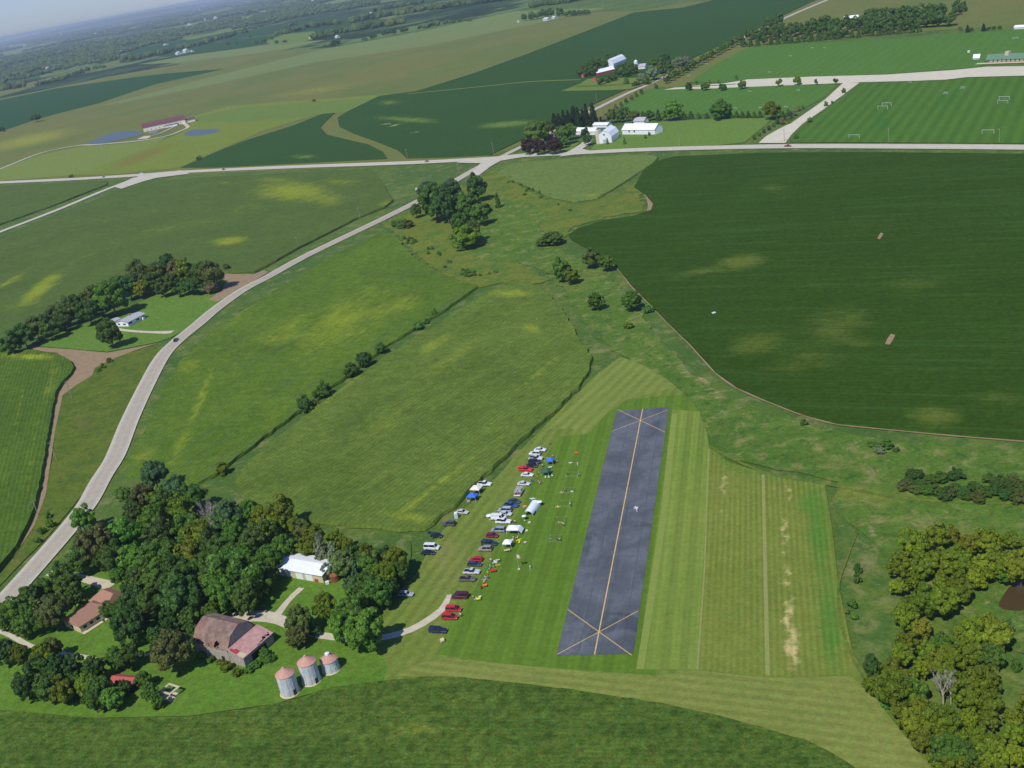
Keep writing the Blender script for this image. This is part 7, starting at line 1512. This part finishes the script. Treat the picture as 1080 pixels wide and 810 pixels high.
# ------------------------------------------------------------------ people
def skin_mesh(pts, edges, rad, lvl=1):
    me = bpy.data.meshes.new('tmp'); me.from_pydata(pts, edges, []); o = bpy.data.objects.new('tmp', me); COL.objects.link(o)
    o.modifiers.new('s', 'SKIN'); 
    for i, r_ in enumerate(rad): me.skin_vertices[0].data[i].radius = r_ if isinstance(r_, tuple) else (r_, r_)
    me.skin_vertices[0].data[0].use_root = True
    m2 = o.modifiers.new('sub', 'SUBSURF'); m2.levels = lvl; m2.render_levels = lvl
    dg = bpy.context.evaluated_depsgraph_get(); ev = o.evaluated_get(dg); out = bpy.data.meshes.new_from_object(ev)
    bpy.data.objects.remove(o); return out
def merge_meshes(name, a, extra):
    V = [tuple(v.co) for v in a.vertices]; F = [tuple(p.vertices) for p in a.polygons]
    for (V2, F2) in extra: b = len(V); V += V2; F += [tuple(i+b for i in f) for f in F2]
    me = bpy.data.meshes.new(name); me.from_pydata(V, [], F); me.shade_smooth(); return me
def person_meshes(pose):
    hip = .93; j = {}
    if pose == 'sit':
        hip = .50; j.update(kl=(.34,.12,.50), kr=(.34,-.12,.50), fl=(.38,.13,.08), fr=(.38,-.13,.08), el=(.10,.26,.72), er=(.10,-.26,.72), wl=(.30,.18,.62), wr=(.30,-.18,.62))
    elif pose == 'hold':
        j.update(kl=(.04,.11,.49), kr=(-.02,-.11,.49), fl=(.0,.14,.08), fr=(-.04,-.14,.08), el=(.04,.26,1.16), er=(.04,-.26,1.16), wl=(.30,.13,1.14), wr=(.30,-.13,1.14))
    elif pose == 'walk':
        j.update(kl=(.20,.10,.52), kr=(-.08,-.10,.48), fl=(.26,.10,.09), fr=(-.36,-.10,.14), el=(-.12,.24,1.14), er=(.10,-.24,1.14), wl=(-.14,.24,.90), wr=(.28,-.22,.98))
    else:
        j.update(kl=(.01,.11,.49), kr=(.01,-.11,.49), fl=(-.02,.13,.08), fr=(-.02,-.13,.08), el=(.0,.27,1.14), er=(.0,-.27,1.14), wl=(.06,.28,.90), wr=(.06,-.28,.90))
    up = hip - .93
    Z = lambda z: z + up
    if pose == 'sit':
        for k in ('el','er','wl','wr'): pass
    pts = [(0,0,Z(.95)), (0,0,Z(1.15)), (0,0,Z(1.36)), (.01,0,Z(1.50)), (.03,0,Z(1.60)), (.03,0,Z(1.70)),
           (0,.10,Z(.90)), j['kl'], j['fl'], (j['fl'][0]+.17, j['fl'][1]+.02, .04), (0,-.10,Z(.90)), j['kr'], j['fr'], (j['fr'][0]+.17, j['fr'][1]-.02, .04),
           (0,.18,Z(1.42)), j['el'], j['wl'], (0,-.18,Z(1.42)), j['er'], j['wr']]
    hand = lambda w, e_: tuple(Vector(w) + (Vector(w)-Vector(e_)).normalized()*.08)
    pts += [hand(j['wl'], j['el']), hand(j['wr'], j['er'])]
    E = [(0,1),(1,2),(2,3),(3,4),(4,5),(0,6),(6,7),(7,8),(8,9),(0,10),(10,11),(11,12),(12,13),(2,14),(14,15),(15,16),(16,20),(2,17),(17,18),(18,19),(19,21)]
    rad = [(.15,.12),(.14,.11),(.16,.12),(.055,.055),(.095,.085),(.085,.085),(.09,.09),(.06,.06),(.042,.042),(.04,.035),(.09,.09),(.06,.06),(.042,.042),(.04,.035),(.06,.06),(.042,.042),(.03,.03),(.06,.06),(.042,.042),(.03,.03),(.042,.02),(.042,.02)]
    body = skin_mesh(pts, E, rad); ex = []
    for w, e_, s in ((20, 16, 1), (21, 19, -1)):       # five fingers on each palm
        p = Vector(pts[w]); d = (p - Vector(pts[e_])).normalized(); sd = d.cross(Vector((0,0,1))).normalized(); dn = Vector((0,0,-1))
        for i, (o_, l_) in enumerate(((-.028,.070),(-.010,.080),(.010,.076),(.028,.060))):
            V, F = [], []; tube(V, F, [tuple(p + sd*o_), tuple(p + sd*o_ + d*l_*.6 + dn*.006), tuple(p + sd*o_ + d*l_ + dn*.03)], [.010, .009, .006], 5); ex.append((V, F))
        V, F = [], []; tube(V, F, [tuple(p - d*.03 - sd*s*.03), tuple(p - sd*s*.055 + d*.01), tuple(p - sd*s*.055 + d*.04 + dn*.01)], [.012, .010, .007], 5); ex.append((V, F))
    hc = Vector(pts[4]) + Vector((0,0,.05)); V, F = [], []; tube(V, F, [tuple(hc + Vector((.075,0,.02))), tuple(hc + Vector((.115,0,-.03)))], [.012, .02], 5); ex.append((V, F))   # nose
    for s in (-1, 1): V, F = [], []; tube(V, F, [tuple(hc + Vector((0, s*.085, .02))), tuple(hc + Vector((-.01, s*.105, -.02)))], [.02, .016], 5); ex.append((V, F))
    body = merge_meshes('body', body, ex)
    sh = [pts[i] for i in (0,1,2,14,15,17,18)]; mid = lambda a, b, t_: tuple(Vector(a).lerp(Vector(b), t_))
    sh = [pts[0], pts[1], pts[2], pts[14], mid(pts[14], pts[15], .85), pts[17], mid(pts[17], pts[18], .85), (0,0,Z(1.44))]
    shirt = skin_mesh(sh, [(0,1),(1,2),(2,3),(3,4),(2,5),(5,6),(2,7)], [(.17,.14),(.165,.13),(.18,.14),.078,.066,.078,.066,(.08,.08)]); shirt.shade_smooth()
    tr = [(0,0,Z(.96)), pts[6], pts[7], mid(pts[7], pts[8], .85), pts[10], pts[11], mid(pts[11], pts[12], .85)]
    trs = skin_mesh(tr, [(0,1),(1,2),(2,3),(0,4),(4,5),(5,6)], [(.165,.135),.108,.08,.066,.108,.08,.066]); trs.shade_smooth()
    V, F = ell((.02,0,Z(1.70)), (.118,.105,.095), np.random.RandomState(1), 10, 6, .04); hair = bpy.data.meshes.new('hair'); hair.from_pydata(V, [], F); hair.shade_smooth()
    return body, shirt, trs, hair
POSES = {k: person_meshes(k) for k in ('stand', 'hold', 'walk', 'sit')}
SKIN = flat('skin', (206, 156, 128), .6, .3); HAIRC = flat('hair', (70, 52, 38), .9, .1)
def mat_copy(me, m): 
    k = (me.name, m.name)
    if k not in mat_copy.c: n = me.copy(); n.materials.clear(); n.materials.append(m); mat_copy.c[k] = n
    return mat_copy.c[k]
mat_copy.c = {}
CL = {}
def cloth(rgb):
    if rgb not in CL: CL[rgb] = flat('cloth_%d_%d_%d' % rgb, rgb, .85, .1)
    return CL[rgb]
def person(px, py, pose, shirt, legs, label, rz=0.0, hat=None):
    b, s, t_, h = POSES[pose]; e = empty('person', G(px, py), rz); tag(e, label, 'person', 'people on the field')
    for nm, me, m in (('body', b, SKIN), ('shirt', s, cloth(shirt)), ('trousers', t_, cloth(legs)), ('hat' if hat else 'hair', h, cloth(hat) if hat else HAIRC)): add_obj(nm, mat_copy(me, m), e)
    return e
for q in ((609.6, 491.4, 'hold', (190, 206, 226), (220, 224, 230), 'person in pale blue shirt standing near the topmost pilot station', .6), (611, 502.8, 'hold', (170, 170, 164), (90, 92, 96), 'person in grey shirt at the second pilot station', .3),
          (598.6, 501.4, 'stand', (84, 66, 62), (60, 50, 52), 'person in dark brown clothes beside the second pilot station', .5), (596.2, 519.2, 'stand', (110, 104, 100), (84, 84, 92), 'person in grey clothes at the third pilot station', 1.0), (601.6, 534.4, 'hold', (236, 236, 236), (90, 90, 80), 'person in white shirt at the fourth pilot station', .2, (230, 230, 226)),
          (593.2, 554.4, 'hold', (226, 220, 206), (120, 100, 84), 'person in cream shirt at the fifth pilot station', .2), (594.6, 555.6, 'stand', (214, 200, 190), (80, 84, 90), 'person in light shirt right of the cream shirted one', .9), (590.4, 571.6, 'hold', (230, 232, 236), (50, 56, 66), 'person in white shirt at the lowest pilot station', .2),
          (588.6, 571.2, 'stand', (60, 64, 60), (50, 52, 56), 'person in dark clothes at the lowest pilot station', 1.2), (671.8, 540.2, 'walk', (236, 238, 240), (214, 218, 224), 'person in white walking on the runway', 1.6, (240, 240, 240)), (559.6, 600.4, 'walk', (150, 200, 206), (206, 214, 216), 'person in pale turquoise shirt walking right of the flag pole', .4),
          (551.2, 595.6, 'stand', (26, 30, 34), (24, 26, 30), 'person in black standing beside the flag pole', .5), (580, 469.6, 'stand', (150, 130, 130), (90, 92, 100), 'person in dusty pink shirt alone at the top of the field', 2.0), (485.2, 650.0, 'stand', (214, 170, 150), (200, 150, 130), 'person in salmon shirt beside the lower red minivan', .4), (486.6, 651.2, 'stand', (226, 230, 236), (90, 80, 86), 'person in white shirt beside the lower red minivan', 2.0),
          (499.6, 632.4, 'walk', (186, 188, 196), (120, 122, 130), 'person in grey shirt in front of the dark maroon van', 0.2), (396.2, 646.4, 'stand', (238, 220, 220), (230, 200, 200), 'person in pale pink at the edge of the trees', 1.0), (517.4, 599.2, 'stand', (150, 196, 206), (190, 200, 206), 'person in light blue shirt at the upper gear line', .2),
          (518.2, 593.2, 'stand', (226, 226, 226), (120, 122, 128), 'person in white shirt left of the group of model airplanes', 1.4), (513, 611.4, 'sit', (96, 110, 206), (200, 200, 210), 'person in violet blue shirt seated in the gear line', .4), (510.6, 614.2, 'sit', (230, 224, 220), (170, 130, 120), 'person in white shirt seated above the orange table', .2), (515.2, 610.8, 'stand', (196, 130, 100), (120, 100, 96), 'person in brick red shirt right of the seated ones', 3.0),
          (566.4, 491.8, 'stand', (190, 150, 90), (70, 74, 80), 'person in mustard shirt beside the navy car', .3), (572.4, 493.2, 'stand', (216, 204, 196), (110, 96, 90), 'person in cream shirt left of the table between canopies', .9), (568.4, 510.6, 'stand', (190, 180, 172), (120, 110, 104), 'person in beige shirt left in the trio below the green canopy', .4), (569.6, 511.2, 'sit', (214, 206, 200), (96, 90, 92), 'person in light grey shirt seated in the trio below the green canopy', 1.2),
          (571, 510.8, 'stand', (156, 130, 124), (90, 84, 86), 'person in brown shirt right in the trio below the green canopy', 2.2), (583.2, 483.4, 'stand', (206, 166, 140), (96, 100, 120), 'person in peach shirt behind the blue canopy', .4), (541.6, 552.2, 'stand', (70, 84, 60), (60, 66, 56), 'person in dark olive clothes right of the white pickup truck', .5), (543.6, 552.6, 'stand', (214, 206, 150), (90, 110, 160), 'person in straw coloured shirt above the larger white canopy', 1.5),
          (541.8, 568.6, 'sit', (206, 204, 214), (110, 100, 104), 'person in pale lilac shirt seated between the white canopies', .9), (544, 569.4, 'sit', (170, 160, 156), (90, 86, 90), 'person in taupe shirt seated between the white canopies', 2.4), (580, 499.0, 'sit', (150, 190, 170), (96, 100, 104), 'person in mint shirt seated beside the green canopy', .3), (493.4, 530.4, 'stand', (200, 120, 110), (206, 206, 206), 'person in faded red shirt at the blue canopy beside the corn', .3),
          (495.4, 531.6, 'stand', (226, 226, 220), (120, 122, 126), 'person in white shirt at the blue canopy beside the corn', 1.1), (557.6, 541.2, 'sit', (150, 120, 110), (80, 76, 80), 'person in brown shirt seated in the mouth of the arched tent', -2.0)):
    person(*q)
